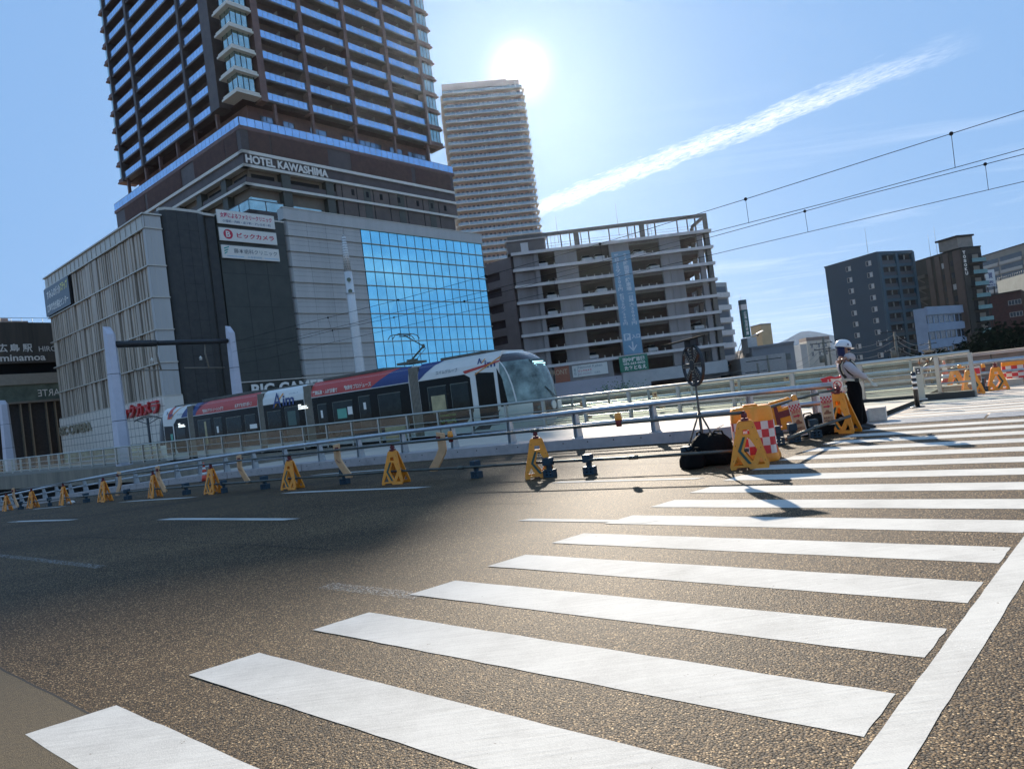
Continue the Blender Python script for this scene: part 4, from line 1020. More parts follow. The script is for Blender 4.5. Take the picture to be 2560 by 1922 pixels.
def balcony_rows(fr, rt_, spans, rows, h_, slab_m, rail_m, dep=1.1, rail_h=.95, dark=True, railin=True):
    for z in rows:
        for a, b in spans:
            m = MB(fr); m.box(a, b, .004, .012, z+.2, z+h_)
            m.build('balcony_opening', WIN, rt_)
            m = MB(fr); m.box(a, b, .0, dep, z-.25, z+.02); o = m.build('balcony', slab_m, rt_)
            m = MB(fr); m.box(a+.04, b-.04, dep-.1, dep-.02, z+.03, z+rail_h); m.build('balcony_rail', rail_m, o)
            m = MB(fr); m.box((a+b)/2-.06, (a+b)/2+.06, .02, dep-.12, z+.03, z+h_-.1); m.build('partition', slab_m, o)
# blue apartment block
NB = M('blue_render', (.016, .045, .072), r=.7, var=.12, scale=.25, dirt=.1); NB2 = M('blue_render_light', (.032, .078, .105), r=.65, var=.1, scale=.3)
rb, fr = block('apartment_block', [(2062, 670), (2191, 633), (2279, 629)], 25.5, NB, 'dark blue apartment block with small paired windows and two columns of recessed balconies', 'apartment block', cap=NB)
L_, R_ = fr
H9 = [25.5-3.0*k-2.6 for k in range(9)]
windows(L_, rb, (L_.w*.42, L_.w*.80), [z for z in H9], 1.5, 1.1, WIN, WFR, half=True)
m = MB(R_)
for k in range(10): m.box(.0, R_.w, .0, .5, 25.5-3.0*k-.75 if k else 25.0, 25.5-3.0*k-.02 if k else 25.5)
m.parts('balcony_band', NB2, rb)
m = MB(R_)
for s in (.0, R_.w*.46, R_.w*.93): m.box(s, s+R_.w*.07, .0, .62, -6, 25.4)
m.parts('facade_column', NB2, rb)
for k in range(9):
    z = 25.5-3.0*k
    for a, b in ((R_.w*.09, R_.w*.44), (R_.w*.55, R_.w*.91)):
        m = MB(R_); m.box(a, b, .01, .03, z-2.9, z-.8); o = m.build('balcony_opening', DARK, rb)
        m = MB(R_); m.box(a, b, .40, .46, z-2.95, z-2.1); m.build('balcony_rail', M('dark_rail', (.04, .05, .06), r=.5), o)
        m = MB(R_); m.box((a+b)/2-.05, (a+b)/2+.12, .05, .35, z-2.9, z-.85); m.build('partition', WFR, o)
m = MB(L_); m.tube([(L_.w*.75, -2, 25.5), (L_.w*.75, -2, 33)], .06, 5, r2=.03); m.build('antenna', WFR, rb)
# dark brown tower with striped side
DB = M('dark_side', (.030, .027, .022), r=.75, var=.25, scale=.4, dirt=.2)
rb, fr = block('narrow_tower', [(2286, 657), (2402, 622), (2451, 617.6)], 23.3, DB, 'narrow dark tower with upright brown strips and green glass balconies', 'apartment tower', cap=DARK)
L_, R_ = fr
STR = M('brown_strip', (.115, .075, .055), r=.7, var=.22, scale=.35, dirt=.25); STR2 = M('grey_strip', (.15, .13, .11), r=.7, var=.2, scale=.5)
m = MB(L_)
for f0, f1 in ((.28, .38), (.46, .56), (.64, .74), (.84, .985)): m.box(L_.w*f0, L_.w*f1, .0, .25, -2 if f1 > .8 else 3, 23.2)
m.parts('wall_strip', STR, rb)
for k in range(7):
    z = 21-3.0*k
    for f in (.58, .76):
        m = MB(L_); m.box(L_.w*f, L_.w*(f+.06), .01, .06, z-1.4, z); m.build('window', WLT if (k*3+int(f*10)) % 4 == 1 else WIN, rb)
for k in range(6):
    z = 19.5-3.0*k; m = MB(L_); m.box(L_.w*.05, L_.w*.25, .0, .8, z-.9, z-.2)
    m.add([(L_.w*.08, .85, z-1), (L_.w*.24, .85, z-2.5), (L_.w*.24, .95, z-2.5), (L_.w*.08, .95, z-1), (L_.w*.08, .85, z-.75), (L_.w*.24, .85, z-2.25), (L_.w*.24, .95, z-2.25), (L_.w*.08, .95, z-.75)], [(0, 1, 2, 3), (4, 5, 6, 7), (0, 1, 5, 4), (1, 2, 6, 5), (2, 3, 7, 6), (3, 0, 4, 7)])
    m.build('outside_stair', M('stair_grey', (.11, .10, .09), r=.8), rb)
GG = M('green_balcony_glass', (.14, .26, .25), r=.3, metal=.1, var=.15, scale=1.)
for k in range(8):
    z = 20.4-2.95*k; m = MB(R_); m.box(R_.w*.30, R_.w*.96, .01, .05, z-.6, z+1.5); o = m.build('balcony_opening', DARK, rb)
    m = MB(R_); m.box(R_.w*.5, R_.w*.8, .06, .1, z-.4, z+1.2); m.build('balcony_door', TAUPE, o)
    m = MB(R_); m.box(R_.w*.26, R_.w*.98, .02, 1.3, z-1.1, z-.9); o = m.build('balcony', DARK, rb)
    m = MB(R_)
    for i in range(8): m.box(R_.w*(.27+.088*i), R_.w*(.27+.088*i+.08), 1.2, 1.25, z-.85, z+.1)
    m.build('balcony_rail', GG, o)
m = MB(R_); m.box(-.3, R_.w*.72, -6, -.4, 23.66, 26.3); m.build('roof_room', M('roof_room_grey', (.22, .21, .2), r=.8, var=.2, scale=1.), rb)
m = MB(R_); m.box(-.8, R_.w*.76, -6.5, .0, 26.302, 26.75); m.build('roof_edge', DARK, rb)
for i, ch in enumerate('TOSOKU'): letters(ch, R_.mat(R_.w*.12, .06, 22.3-1.05*i), .85, .8, SW, rb, bold=.05)
for s, h_ in ((.15, 7), (.62, 2.2), (.3, 8.5)):
    m = MB(L_); m.tube([(L_.w*s, -3, 23.3), (L_.w*s, -3, 23.3+h_)], .06, 5, r2=.025)
    if h_ < 3: m.box(L_.w*s-.5, L_.w*s-.3, -3.1, -2.9, 24.2, 25.6); m.box(L_.w*s+.3, L_.w*s+.5, -3.1, -2.9, 24.2, 25.6)
    m.build('antenna', WFR, rb)
# white low office
WO = M('white_render', (.24, .29, .36), r=.7, var=.12, scale=.5, dirt=.25)
rb, fr = block('office_building', [(2311, 770), (2401, 765)], 9.2, WO, 'low white office block with ribbon windows in front of the narrow dark tower', 'office building', depth=2.5)
f_ = fr[0]
for k, z in enumerate((5.7, 1.9, -2.0)):
    m = MB(f_); m.box(.2, f_.w-.2, .01, .05, z-.2, z+1.6); o = m.build('window_band', WIN, rb)
    for i in range(7):
        m = MB(f_); s = .6+i*(f_.w-1.6)/6.4
        m.box(s, s+.35+.3*(i % 2), .06, .12, z-.2, z+1.6); m.build('mullion', WO, o)
m = MB(f_); m.box(-.1, f_.w+.1, .02, .5, 7.5, 9.4); m.box(-.1, f_.w+.1, .02, .4, 3.6, 5.3); m.box(-.1, f_.w+.1, .02, .4, -.3, 1.4); m.box(-.1, f_.w+.1, .02, .4, -4, -2.3); m.parts('spandrel', WO, rb)
# slab block far behind on the right
rb, fr = block('slab_block', [(2440, 646.5), (2640, 586)], 30.5, M('slab_grey', (.20, .20, .19), r=.8, var=.15, scale=.2), 'long grey slab block with balcony rows far behind the narrow dark tower', 'apartment block', depth=12, cap=DARK)
f_ = fr[0]
for k in range(6):
    z = 28.0-3.1*k
    for a, b in ((.02, .30), (.32, .60)):
        m = MB(f_); m.box(f_.w*a, f_.w*b, .01, .04, z-1.4, z+.4)
        o = m.build('balcony_opening', WIN, rb)
        m = MB(f_); m.box(f_.w*a, f_.w*b, .3, .45, z-2.4, z-1.3); m.build('balcony_rail', M('slab_rail', (.34, .35, .36), r=.7), o)
# grey white wall building
rb, fr = block('warehouse', [(2492, 704), (2640, 660)], 18.5, M('pale_wall', (.22, .25, .25), r=.8, var=.15, scale=.4, dirt=.2), 'windowless pale wall building behind the dark red house on the right', 'building', depth=10)
f_ = fr[0]; m = MB(f_)
for i in range(16): m.tube([(.5+1.6*i, .0, 18.5), (1.3+1.6*i, .0, 19.5)], .06, 4)
m.build('roof_fence', WFR, rb)
# dark red house
DR = M('dark_red_brick', (.048, .012, .009), r=.8, var=.35, scale=1.2)
rb, fr = block('brick_house', [(2466, 742), (2552, 727), (2575, 738)], 12.6, DR, 'dark red brick house above the trees at the right edge', 'house', cap=DARK)
windows(fr[0], rb, (fr[0].w*.62, fr[0].w*.8), (9, 5.5), 1.6, 1.2, WIN, WFR)
# board with blue letters
b0 = P(2464, 684, 205); f_ = Fr(b0, 8)
bb = thing('billboard', (b0.x, b0.y, 0), 'white advertising board with dark blue lettering on a roof beside the narrow dark tower', 'billboard')
m = MB(f_); m.box(0, 3.0, -.2, 0, 15.3, 20.4); m.build('panel', M('billboard_white', (.55, .6, .66), r=.6), bb)
letters('買', f_.mat(1.5, .02, 18.6), 1.5, 1.7, M('billboard_navy', (.03, .05, .15)), bb, bold=.02); letters('asu', f_.mat(1.2, .02, 16.7), 1.9, .8, M('billboard_navy', (.03, .05, .15)), bb, bold=.04); letters('OFFICE', f_.mat(1.5, .02, 15.75), 2.6, .55, M('billboard_navy', (.03, .05, .15)), bb, bold=.04)
m = MB(f_); m.box(.3, .5, -.5, -.25, -6, 15.6); m.box(2.4, 2.6, -.5, -.25, -6, 15.6); m.parts('post', DARK, bb)
# pale stepped block behind the garage
PBk = M('pale_block', (.33, .36, .40), r=.7, var=.08, scale=.3)
rb, fr = block('balcony_block', [(1783, 707), (1816, 705.6)], 19.9, PBk, 'slim pale block with stacked white balconies peeping out behind the garage', 'apartment block', depth=14)
f_ = fr[0]
for k in range(9):
    z = 17.6-2.75*k; m = MB(f_); m.box(-1.6, f_.w-.35, .0, .9, z-1.1, z); o = m.build('balcony', M('pale_balcony', (.50, .52, .56), r=.6), rb)
    m = MB(f_); m.box(-1.4, f_.w-.5, .01, .05, z+.1, z+1.4); m.build('balcony_opening', M('mid_dark', (.10, .12, .14), r=.5), o)
# green sign tower
p0 = P(1850.4, 750, 140); f_ = Fr(p0, 3); gt = thing('sign_tower', (p0.x, p0.y, 0), 'tall green sign pylon with white vertical characters on a lattice base', 'sign tower')
a1, zt = f_.sz(1857.5, 749.5); _, zb = f_.sz(1872, 842)
m = MB(f_); m.box(0, 1.25, -1.2, 0, zb, zt-2.05); m.build('sign_panel', M('pylon_green', (.008, .10, .085), r=.4, var=.1), gt)
m = MB(f_); m.box(0, 1.25, -1.2, 0, zt-2.04, zt-.95); m.build('sign_collar', GS, gt)
m = MB(f_); m.box(0, 1.25, -1.2, -.02, zt-.94, zt); m.build('sign_head', M('pylon_dark', (.02, .05, .06), r=.4), gt)
letters('広島信用金庫', f_.mat(.64, .02, (zb+zt-2)/2), .62, (zt-2-zb)*.86, SW, gt, vertical=True, bold=.02)
m = MB(f_); m.tube([(.3, -.5, zt), (.3, -.5, zt+1.4)], .03, 4); m.build('antenna', WFR, gt)
m = MB(f_)
for a, b in ((0, -2.2), (1.2, -.2), (.3, -1.3), (.9, .9)):
    m.tube([(a, -.2, zb), (b, .5, 2.5)], .07, 5); m.tube([(a, -1.0, zb), (b, -1.6, 2.5)], .07, 5)
for z in (zb-1.2, zb-2.6): m.tube([(-.6-(zb-z)*.4, .2, z), (1.3, .2, z)], .05, 4)
m.build('lattice_leg', M('lattice_white', (.6, .62, .62), r=.5), gt)
# beige building
BE = M('beige_render', (.50, .36, .20), r=.75, var=.1, scale=.4, dirt=.1)
rb, fr = block('beige_building', [(1876, 819.5), (1901, 813), (1927.2, 811)], 10.8, BE, 'plain beige building with a faceted wall right of the green sign pylon', 'building', cap=TAUPE)
windows(fr[0], rb, (fr[0].w*.6,), (8.2,), .6, .8, WIN)
# grey bank building
GBK = M('bank_grey', (.27, .27, .30), r=.75, var=.08, scale=.4, dirt=.15)
rb, fr = block('grey_building', [(1836, 884.5), (1879, 871.6), (1983.6, 857)], 4.3, GBK, 'long low grey building with one square vent behind the bridge', 'building', cap=GBK)
f_ = fr[1]; m = MB(f_); m.box(f_.w*.76, f_.w*.9, .0, .06, 1.4, 2.5); m.build('vent', M('vent_grey', (.17, .18, .18), r=.6), rb)
windows(f_, rb, (f_.w*.1, f_.w*.35), (-1.9,), 2.2, 1.0, WIN, WFR)
c_ = P(1871, 870, 135); f2_ = Fr(c_, 5); m = MB(f2_); m.box(0, 1.9, -3, 0, 3.6, 6.6); m.build('roof_room', M('roof_tank', (.42, .43, .45), r=.6), rb)
m = MB(f2_); m.add([(1.3, -.5, 6.7), (3.8, -.5, 7.6), (3.8, -1.5, 7.6), (1.3, -1.5, 6.7), (1.3, -.5, 6.85), (3.8, -.5, 7.75), (3.8, -1.5, 7.75), (1.3, -1.5, 6.85)], [(0, 1, 2, 3), (4, 5, 6, 7), (0, 1, 5, 4), (1, 2, 6, 5), (2, 3, 7, 6), (3, 0, 4, 7)]); m.build('roof_canopy', WFR, rb)
# small houses
CR_ = M('cream_render', (.52, .50, .46), r=.75, var=.08, scale=.5, dirt=.15)
rb, fr = block('cream_house', [(1998, 857), (2016, 853), (2074, 848)], 7.0, CR_, 'cream house with a brown roof storey left of the dark blue block', 'house')
for f_ in fr: windows(f_, rb, (f_.w*.15, f_.w*.45, f_.w*.75), (4.4, 1.4), 1.7, 1.5, WIN, WFR)
m = MB(); q = [G(x, y, 7.0) for x, y in ((1998, 857), (2016, 853), (2074, 848))]; q.append(q[2]+(q[0]-q[1])); m.prism([(p.x, p.y) for p in q], 7.003, 8.3); m.build('roof_storey', M('brown_roof', (.22, .16, .13), r=.8, var=.2), rb)
rb, fr = block('white_house', [(1974, 866), (2000, 861)], 5.6, M('pale_blue_render', (.42, .47, .53), r=.75, var=.06), 'pale blue white house between the grey building and the cream house', 'house', depth=2)
windows(fr[0], rb, (.6, 1.6), (4.2, 3.2), .45, .35, WIN)
rb, fr = block('terrace_row', [(1984, 884), (2090, 871)], 3.2, M('row_white', (.46, .47, .48), r=.75, var=.1, dirt=.2), 'low white shop row with small signs under the cream house', 'building', depth=12)
f_ = fr[0]; (sa, za), (sb_, zb_) = f_.sz(1975, 906), f_.sz(2028, 921); sw_, sh_ = sb_-sa, za-zb_+1.0; zc_ = (za+zb_)/2
m = MB(f_); m.box(sa, sb_, .05, .2, zc_-sh_/2, zc_+sh_/2); o = m.build('signboard', M('row_sign', (.5, .5, .52), r=.6), rb)
m = MB(f_); m.box(sa+.1, sa+sw_*.26, .21, .24, zc_-sh_*.22, zc_+sh_*.48); m.build('sign_square', SR, o)
letters('浜', f_.mat(sa+sw_*.14, .26, zc_+sh_*.13), sw_*.19, sh_*.5, BORD, o, bold=.03); letters('鮮魚仕出し', f_.mat(sa+sw_*.62, .22, zc_+sh_*.32), sw_*.42, sh_*.2, M('sign_slate', (.2, .2, .2)), o); letters('お弁当', f_.mat(sa+sw_*.62, .22, zc_+sh_*.04), sw_*.42, sh_*.2, SR, o)
letters('こはまさん', f_.mat(sa+sw_*.6, .22, zc_-sh_*.33), sw_*.72, sh_*.26, DARK, o, bold=.03)
sc3, zc3 = f_.sz(2040, 907); m = MB(f_); m.box(sc3-.8, sc3+.8, .05, .2, zc3-1.0, zc3+1.0); m.build('sign_square', SR, rb)
rb, fr = block('corner_shop', [(1822, 902), (1850, 896)], 2.7, M('shop_grey', (.33, .32, .33), r=.7, var=.1), 'small shop with a lit orange awning beside the garage foot', 'shop', depth=8)
m = MB(fr[0]); m.add([(-.5, 0, 1.6), (5, 0, 2.0), (5, 1.6, 1.5), (-.5, 1.6, 1.0)], [(0, 1, 2, 3)]); m.build('awning', M('awning_orange', (.75, .38, .22), r=.6), rb)
windows(fr[0], rb, (.5, 2.0, 3.5), (-1.8,), 1.1, 1.8, WIN, WFR)
# lone kerbside box by the blue block
# ================================================================ mountain
mt = [(1890, 872), (1941, 859.6), (1965.6, 849), (1985, 838), (2001.7, 829.5), (2012, 828.2), (2024, 827), (2042, 830), (2062, 834), (2100, 842), (2160, 852), (2240, 858), (2400, 850), (2700, 830)]
m = MB(); YM = 2600; n = len(mt); pts = []
for x, y in mt: p = P(x, y, YM); pts.append(p)
fr_ = [Vector((p.x, YM-50, -6)) for p in pts]; bk = [Vector((p.x, YM+600, -6)) for p in pts]
m.add([tuple(p) for p in fr_]+[tuple(p) for p in pts]+[tuple(p) for p in bk], [(i, i+1, n+i+1, n+i) for i in range(n-1)]+[(n+i, n+i+1, 2*n+i+1, 2*n+i) for i in range(n-1)])
struct(m.build('mountain', M('forest_haze_tint', (.11, .18, .23), r=1., var=.2, scale=.01)))  # bluish haze of distance put into the hill's base colour
# ================================================================ station building on the left
A_ = P(-160, 805.2, 104); z_ = P(0, 806, 108).z; A_ = G(-260, 806, z_); B_ = G(126, 807, z_); E_ = G(260, 809, z_)
SFm = Fr(A_, math.degrees(math.atan2(E_.y-A_.y, E_.x-A_.x))); wS = math.hypot(E_.x-A_.x, E_.y-A_.y)
sb = thing('station_building', (A_.x, A_.y, -6), 'brown station building with white station lettering at the left edge', 'station')
SBR = M('station_brown', (.085, .065, .045), r=.8, var=.35, scale=1.0, streak=True, dirt=.3)
def zS(y): return SFm.sz(60, y)[1]
z1, z2, z3, z4, z5 = zS(806), zS(907), zS(933), zS(960), zS(1002)
m = MB(SFm); m.box(0, wS+6, -.8, 0, z2, z1); m.build('sign_wall', SBR, sb)
m = MB(SFm); m.box(0, wS+6, -20, -3, -6, z1-.5); m.build('body', DARK, sb)
m = MB(SFm); m.box(0, wS+6, -2.9, -.6, z4, z3); m.build('spandrel', M('station_beige', (.33, .28, .21), r=.7, var=.1, scale=2), sb)
m = MB(SFm); m.box(0, wS+6, -2.9, -.9, z5, z4-.004); m.build('window_band', M('station_glass', (.30, .38, .33), r=.12, metal=.6, var=.4, scale=.5), sb)
letters('ARTE', SFm.mat(SFm.sz(128, 985)[0], -.86, zS(984)), -3.2, 1.1, SW, sb)  # reflection in the glass, painted on as reversed white letters
m = MB(SFm); m.box(0, wS+6, -2.9, -.3, z5-.35, z5-.004); m.build('ledge', TAUPE, sb)
m = MB(SFm); m.box(0, wS+6, -2.9, -1.2, -6, z5-.36); m.build('lower_wall', M('station_dark', (.045, .036, .03), r=.7, var=.3), sb)
m = MB(SFm); i = 0
s = 1.0
while s < wS+5: m.box(s, s+.16, -1.19, -.5, -6, z5-.37); s += 1.3 if i % 2 else 2.3; i += 1
m.parts('fin', M('fin_tan', (.26, .19, .12), r=.6, var=.15), sb)
m = MB(SFm); a_, _ = SFm.sz(0, 790); b_, _ = SFm.sz(92, 790); m.box(a_-8, b_, -8, -4, z1-.5, zS(792)); m.box(a_+1, b_-2.5, -9, -5, z1-.5, zS(783)); m.build('roof_room', M('roof_pink', (.40, .30, .25), r=.8, var=.1), sb)
m = MB(SFm); zz = zS(787)
m.tube([(0, -3, zz), (wS+4, -3, zz)], .05, 4); 
for i in range(24): m.tube([(1.5*i, -3, z1-.4), (1.5*i, -3, zz)], .04, 4)
m.build('roof_rail', M('rail_teal', (.15, .25, .25), r=.5), sb)
def sx(x, y): return SFm.sz(x, y, .05)
for ch, x in (('広', 6), ('島', 37), ('駅', 69)):
    s, z = sx(x, 870); letters(ch, SFm.mat(s, .04, z), 1.35, 1.35, SW, sb, bold=.02)
s, z = sx(98, 872); letters('HIROSHIMA STATION', SFm.mat(s+5.35, .04, z), 10.8, .85, SW, sb)
s, z = sx(0, 893); s2, _ = sx(114, 893); letters('minamoa', SFm.mat((s+s2)/2, .04, zS(894)), (s2-s)*1.0, 1.05, SW, sb, bold=.02)
# ================================================================ masts, beam, wires
MW = M('mast_paint', (.50, .52, .64), r=.4, metal=.2, var=.06, scale=2, dirt=.08)
def mast(p, h, lean, w0, label, zb=-.3):
    o = thing('catenary_mast', (p.x, p.y, zb), label, 'mast', 'white masts of the overhead line')
    m = MB(); d = U; q = V
    def sec(z, k): return [p+d*a*k+q*b*k+Vector((0, 0, z)) for a, b in ((-.45, -.4), (.1, -.55), (.5, -.25), (.45, .35), (-.1, .5), (-.5, .2))]
    lv = [(zb, 1.15*w0), (zb+h*.33, 1.0*w0), (zb+h*.66, .88*w0), (zb+h*.94, .8*w0)]
    pts = []
    for z, k in lv: pts += sec(z, k)
    top = sec(zb+h, .74*w0)
    for i, t_ in enumerate(top): t_.z -= (.55 if i in (0, 5, 4) else .0)
    pts += top; fs = []
    for l in range(4):
        for i in range(6): fs.append((l*6+i, l*6+(i+1) % 6, (l+1)*6+(i+1) % 6, (l+1)*6+i))
    fs.append(tuple(range(24, 30))); m.add([tuple(x) for x in pts], fs, raw=True); m.build('shaft', MW, o)
    m = MB()
    for z in (zb+h*.33, zb+h*.66):
        k = (1.0 if z < zb+h*.5 else .88)*w0*1.005; a = sec(z-.02, k); b = sec(z+.02, k); m.add([tuple(x) for x in a+b], [(i, (i+1) % 6, 6+(i+1) % 6, 6+i) for i in range(6)], raw=True)
    m.build('joint_band', DARK, o)
    return o
m1 = uvw(53.4, 21.6)+Vector((-.5, 0, 0)); m2 = uvw(53.4, 29.9)+Vector((.55, 0, 0)); m3 = uvw(96, 24)
mast(m1, 10.4, 0, .92, 'big pale lilac mast before the grey fin wall, left end of the black beam')
mast(m2, 10.3, 0, .86, 'pale lilac mast before the black wall, right end of the black beam')
g3 = P(8, 1000, 88); mast(Vector((g3.x, g3.y, 0)), g3.z+.3, 0, 1.2, 'pale mast at the left edge in front of the station building')
BKM = M('black_paint', (.02, .02, .022), r=.45, var=.2)
bm_ = thing('overhead_beam', uvw(53.4, 25.7, 8.75), 'black pipe beam between two pale masts above the tram', 'beam')
m = MB(); b0_ = m1+Vector((0, 0, 8.75)); b1_ = m2+Vector((0, 0, 8.75)); m.tube([b0_, b0_.lerp(b1_, .35)], .26, 10, raw=True); m.tube([b0_.lerp(b1_, .35), b1_], .20, 10, raw=True); m.build('beam', BKM, bm_)
m = MB()
for v_ in (24.4, 28.2):
    m.tube([uvw(53.4, v_, 8.6), uvw(53.4, v_-.1, 7.9), uvw(53.4, v_+.1, 6.6)], .07, 6, raw=True); m.tube([uvw(53.4, v_-1.9, 6.75), uvw(53.4, v_+1.4, 6.6)], .05, 5, raw=True)
m.parts('bracket_arm', TAUPE, bm_)
m = MB()
for v_ in (24.4, 28.2): m.lathe([(.02, 0), (.13, .03), (.06, .12), (.14, .16), (.05, .3), (.02, .34)], tuple(uvw(53.4, v_-.5, 7.3)), 8)
m.parts('insulator', SW, bm_)
def wire(name, pts, r, label, n=14):
    P3 = [P(x, y, Y) for x, y, Y in pts]; o = thing(name, P3[0], label, 'wire')
    m = MB(); m.tube([tuple(p) for p in P3], r, 5, raw=True); m.build('cable', M('wire_black', (.012, .013, .015), r=.85, metal=.0, spec=.1), o); return o, P3
WA = [(560, 862, 58), (674, 830, 50), (820, 794, 42), (995, 750, 35.5), (1214, 690, 31), (1500, 610, 27), (1858, 500, 23.2), (2200, 391, 20.5), (2560, 277, 18.2), (2800, 200, 17)]
WB = [(560, 884, 58), (674, 858, 50), (824, 822.5, 42), (999, 779, 35.5), (1218, 727, 31), (1500, 655, 27), (1774, 582, 23.8), (2095, 500, 21.2), (2560, 372, 18.2), (2800, 305, 17)]
WC = [(560, 888, 62), (674, 868, 55), (831, 826, 47), (984.6, 793.6, 41), (1161, 753, 36.5), (1218, 740, 35), (1500, 667, 31), (1774, 594, 27.8), (2115, 500, 25), (2560, 386, 22), (2800, 322, 20)]
WD = [(560, 915, 62), (674, 895, 55), (834.5, 855, 47), (1000, 818, 41), (1165, 779, 36.5), (1500, 702, 31), (1780, 637, 27.8), (2115, 558, 25), (2560, 454, 22), (2800, 398, 20)]
oA, pA = wire('messenger_wire', WA, .011, 'topmost overhead wire, carrying the nearer contact wire by hangers')
oB, pB = wire('contact_wire', WB, .010, 'nearer contact wire, second from the top at the right edge')
oC, pC = wire('messenger_wire', WC, .012, 'third overhead wire from the top, just below the nearer contact wire')
oD, pD = wire('contact_wire', WD, .011, 'lowest overhead wire, touching the tram pantograph')
def along(pl, x):
    for (a, b) in zip(pl, pl[1:]):
        if a[0] <= x <= b[0]:
            k = (x-a[0])/(b[0]-a[0]); return P(x, a[1]+(b[1]-a[1])*k, 1/((1-k)/a[2]+k/b[2]))
    return None
def hanger(ox, top, bot, x0, x1):
    a = along(top, x0); b = along(bot, x1); m = MB(); m.tube([tuple(a), tuple(b)], .008, 4, raw=True); h = m.build('hanger', M('wire_black', (.012, .013, .015)), ox)
    m = MB(); m.lathe([(.01, -.06), (.055, -.03), (.055, .03), (.01, .06)], tuple(a), 6); m.build('clamp', M('wire_black', (.012, .013, .015)), ox)
for x in (820, 995, 1214, 1500, 1864, 2378): hanger(oA, WA, WB, x, x+(8 if x < 2000 else 10))
for x in (831, 985, 1161, 1384, 2012, 2463): hanger(oC, WC, WD, x, x+(6 if x < 2000 else 8))
# white monument column before the grey cladding
c0 = P(900, 924, 72); mc = thing('monument_column', (c0.x, c0.y, -1), 'slender white tapered column with a perforated top before the grey cladding', 'column')
ztop = P(856, 593, 72).z; zl = P(870, 680, 72).z
MWc = M('column_white', (.60, .62, .66), r=.35, metal=.2, var=.05)
m = MB(); hh = ztop
m.lathe([(.60, -1), (.52, zl*.33), (.47, zl*.66), (.40, zl)], (c0.x, c0.y, 0), 20); m.build('shaft', MWc, mc)
m = MB()
for z in (zl*.2, zl*.45, zl*.66, zl*.86): m.lathe([(.53 if z < zl*.5 else .5, -.03), (.53 if z < zl*.5 else .5, .03)], (c0.x, c0.y, z), 20)
m.build('joint_band', GREY, mc)
m = MB(); m.lathe([(.385, zl), (.22, ztop)], (c0.x, c0.y, 0), 20); m.build('lantern', MWc, mc)
m = MB()
for r_ in range(13):
    z = zl+.25+(ztop-zl-.5)*r_/12; rr = .385+(.22-.385)*(z-zl)/(ztop-zl)
    for j in range(12):
        q = 2*math.pi*(j+.5*(r_ % 2))/12; e1_ = Vector((-math.sin(q), math.cos(q), 0))
        cc_ = Vector((c0.x+(rr+.006)*math.cos(q), c0.y+(rr+.006)*math.sin(q), z)); m.add([tuple(cc_+e1_*.05), tuple(cc_+Vector((0, 0, .08))), tuple(cc_-e1_*.05), tuple(cc_-Vector((0, 0, .08)))], [(0, 1, 2, 3)], raw=True)
m.build('perforation', TAUPE, mc)
m = MB(); m.tube([(c0.x, c0.y, ztop), (c0.x, c0.y, ztop+1.6)], .03, 5); m.lathe([(.2, 0), (.05, .25)], (c0.x, c0.y, ztop), 10); m.build('spike', GREY, mc)
for z_ in (zl-.9, zl-2.1):
    m = MB(); cc_ = Vector((c0.x, c0.y, z_)); d_ = (CAM-cc_); d_.z = 0; d_.normalize(); cc_ = cc_+d_*.44; a_ = Vector((-d_.y, d_.x, 0))
    m.tube([tuple(cc_-d_*.1), tuple(cc_+d_*.02)], .22, 14, raw=True); m.build('clock_face', M('clock_green', (.14, .16, .10), r=.5, var=.4, scale=8), mc)
# street lamp
l0 = P(381, 1147, 58); lm = thing('street_lamp', (l0.x, l0.y, l0.z), 'black street lamp with an arched umbrella top before the white store base', 'street lamp')
ztp = P(371, 1044, 58).z
m = MB(); m.tube([(l0.x, l0.y, l0.z-.5), (l0.x, l0.y, ztp)], .1, 8); m.build('pole', BKM, lm)
m = MB()
for s_ in (-1, 1):
    m.tube([(l0.x, l0.y, ztp-.55), (l0.x+s_*1.0, l0.y, ztp-.1)], .03, 5)
arc = [(l0.x+1.15*t_, l0.y, ztp+.12-.3*t_*t_) for t_ in (-1, -.7, -.35, 0, .35, .7, 1)]
m.tube(arc, .05, 5)
for s_ in (-.75, -.4, .4, .75): m.tube([(l0.x+s_*1.1, l0.y, ztp-.02-.2*s_*s_), (l0.x+s_*.8, l0.y, ztp-.15)], .025, 4)
m.build('canopy', BKM, lm)
# utility poles in the street beyond
def upole(x, yt, yb, Y, label, arms=((.93, 1.6), (.86, 1.2)), can=True):
    a = P(x, yb, Y); zt = P(x-8, yt, Y).z; o = thing('utility_pole', (a.x, a.y, -6), label, 'utility pole', 'utility poles in the street beyond the bridge')
    m = MB(); m.tube([(a.x, a.y, -6), (a.x, a.y, zt)], .19, 8, r2=.13); m.build('pole', CONCD, o)
    h = zt+6; m = MB(); ins = MB()
    for f, w_ in arms:
        z = zt-(1-f)*10; m.box(a.x-w_, a.x+w_*.6, a.y-.12, a.y-.04, z-.05, z+.05)
        for k in (-.95, -.5, .5): ins.lathe([(.03, 0), (.07, .08), (.02, .2)], (a.x+w_*k, a.y-.08, z+.05), 6)
    m.parts('crossarm', BKM, o); ins.parts('insulator', WFR, o)
    if can: m = MB(); m.lathe([(.28, 0), (.28, .75), (.1, .85)], (a.x-.45, a.y-.1, zt-2.9), 10); m.build('transformer', CONCD, o)
    return o, Vector((a.x, a.y, zt))
_, u1 = upole(2066, 842, 913, 78, 'taller of two poles close together right before the cream house')
_, u2 = upole(2078, 868, 911, 95, 'shorter pole just right of the tallest one before the cream house', arms=((.95, 1.2),), can=False)
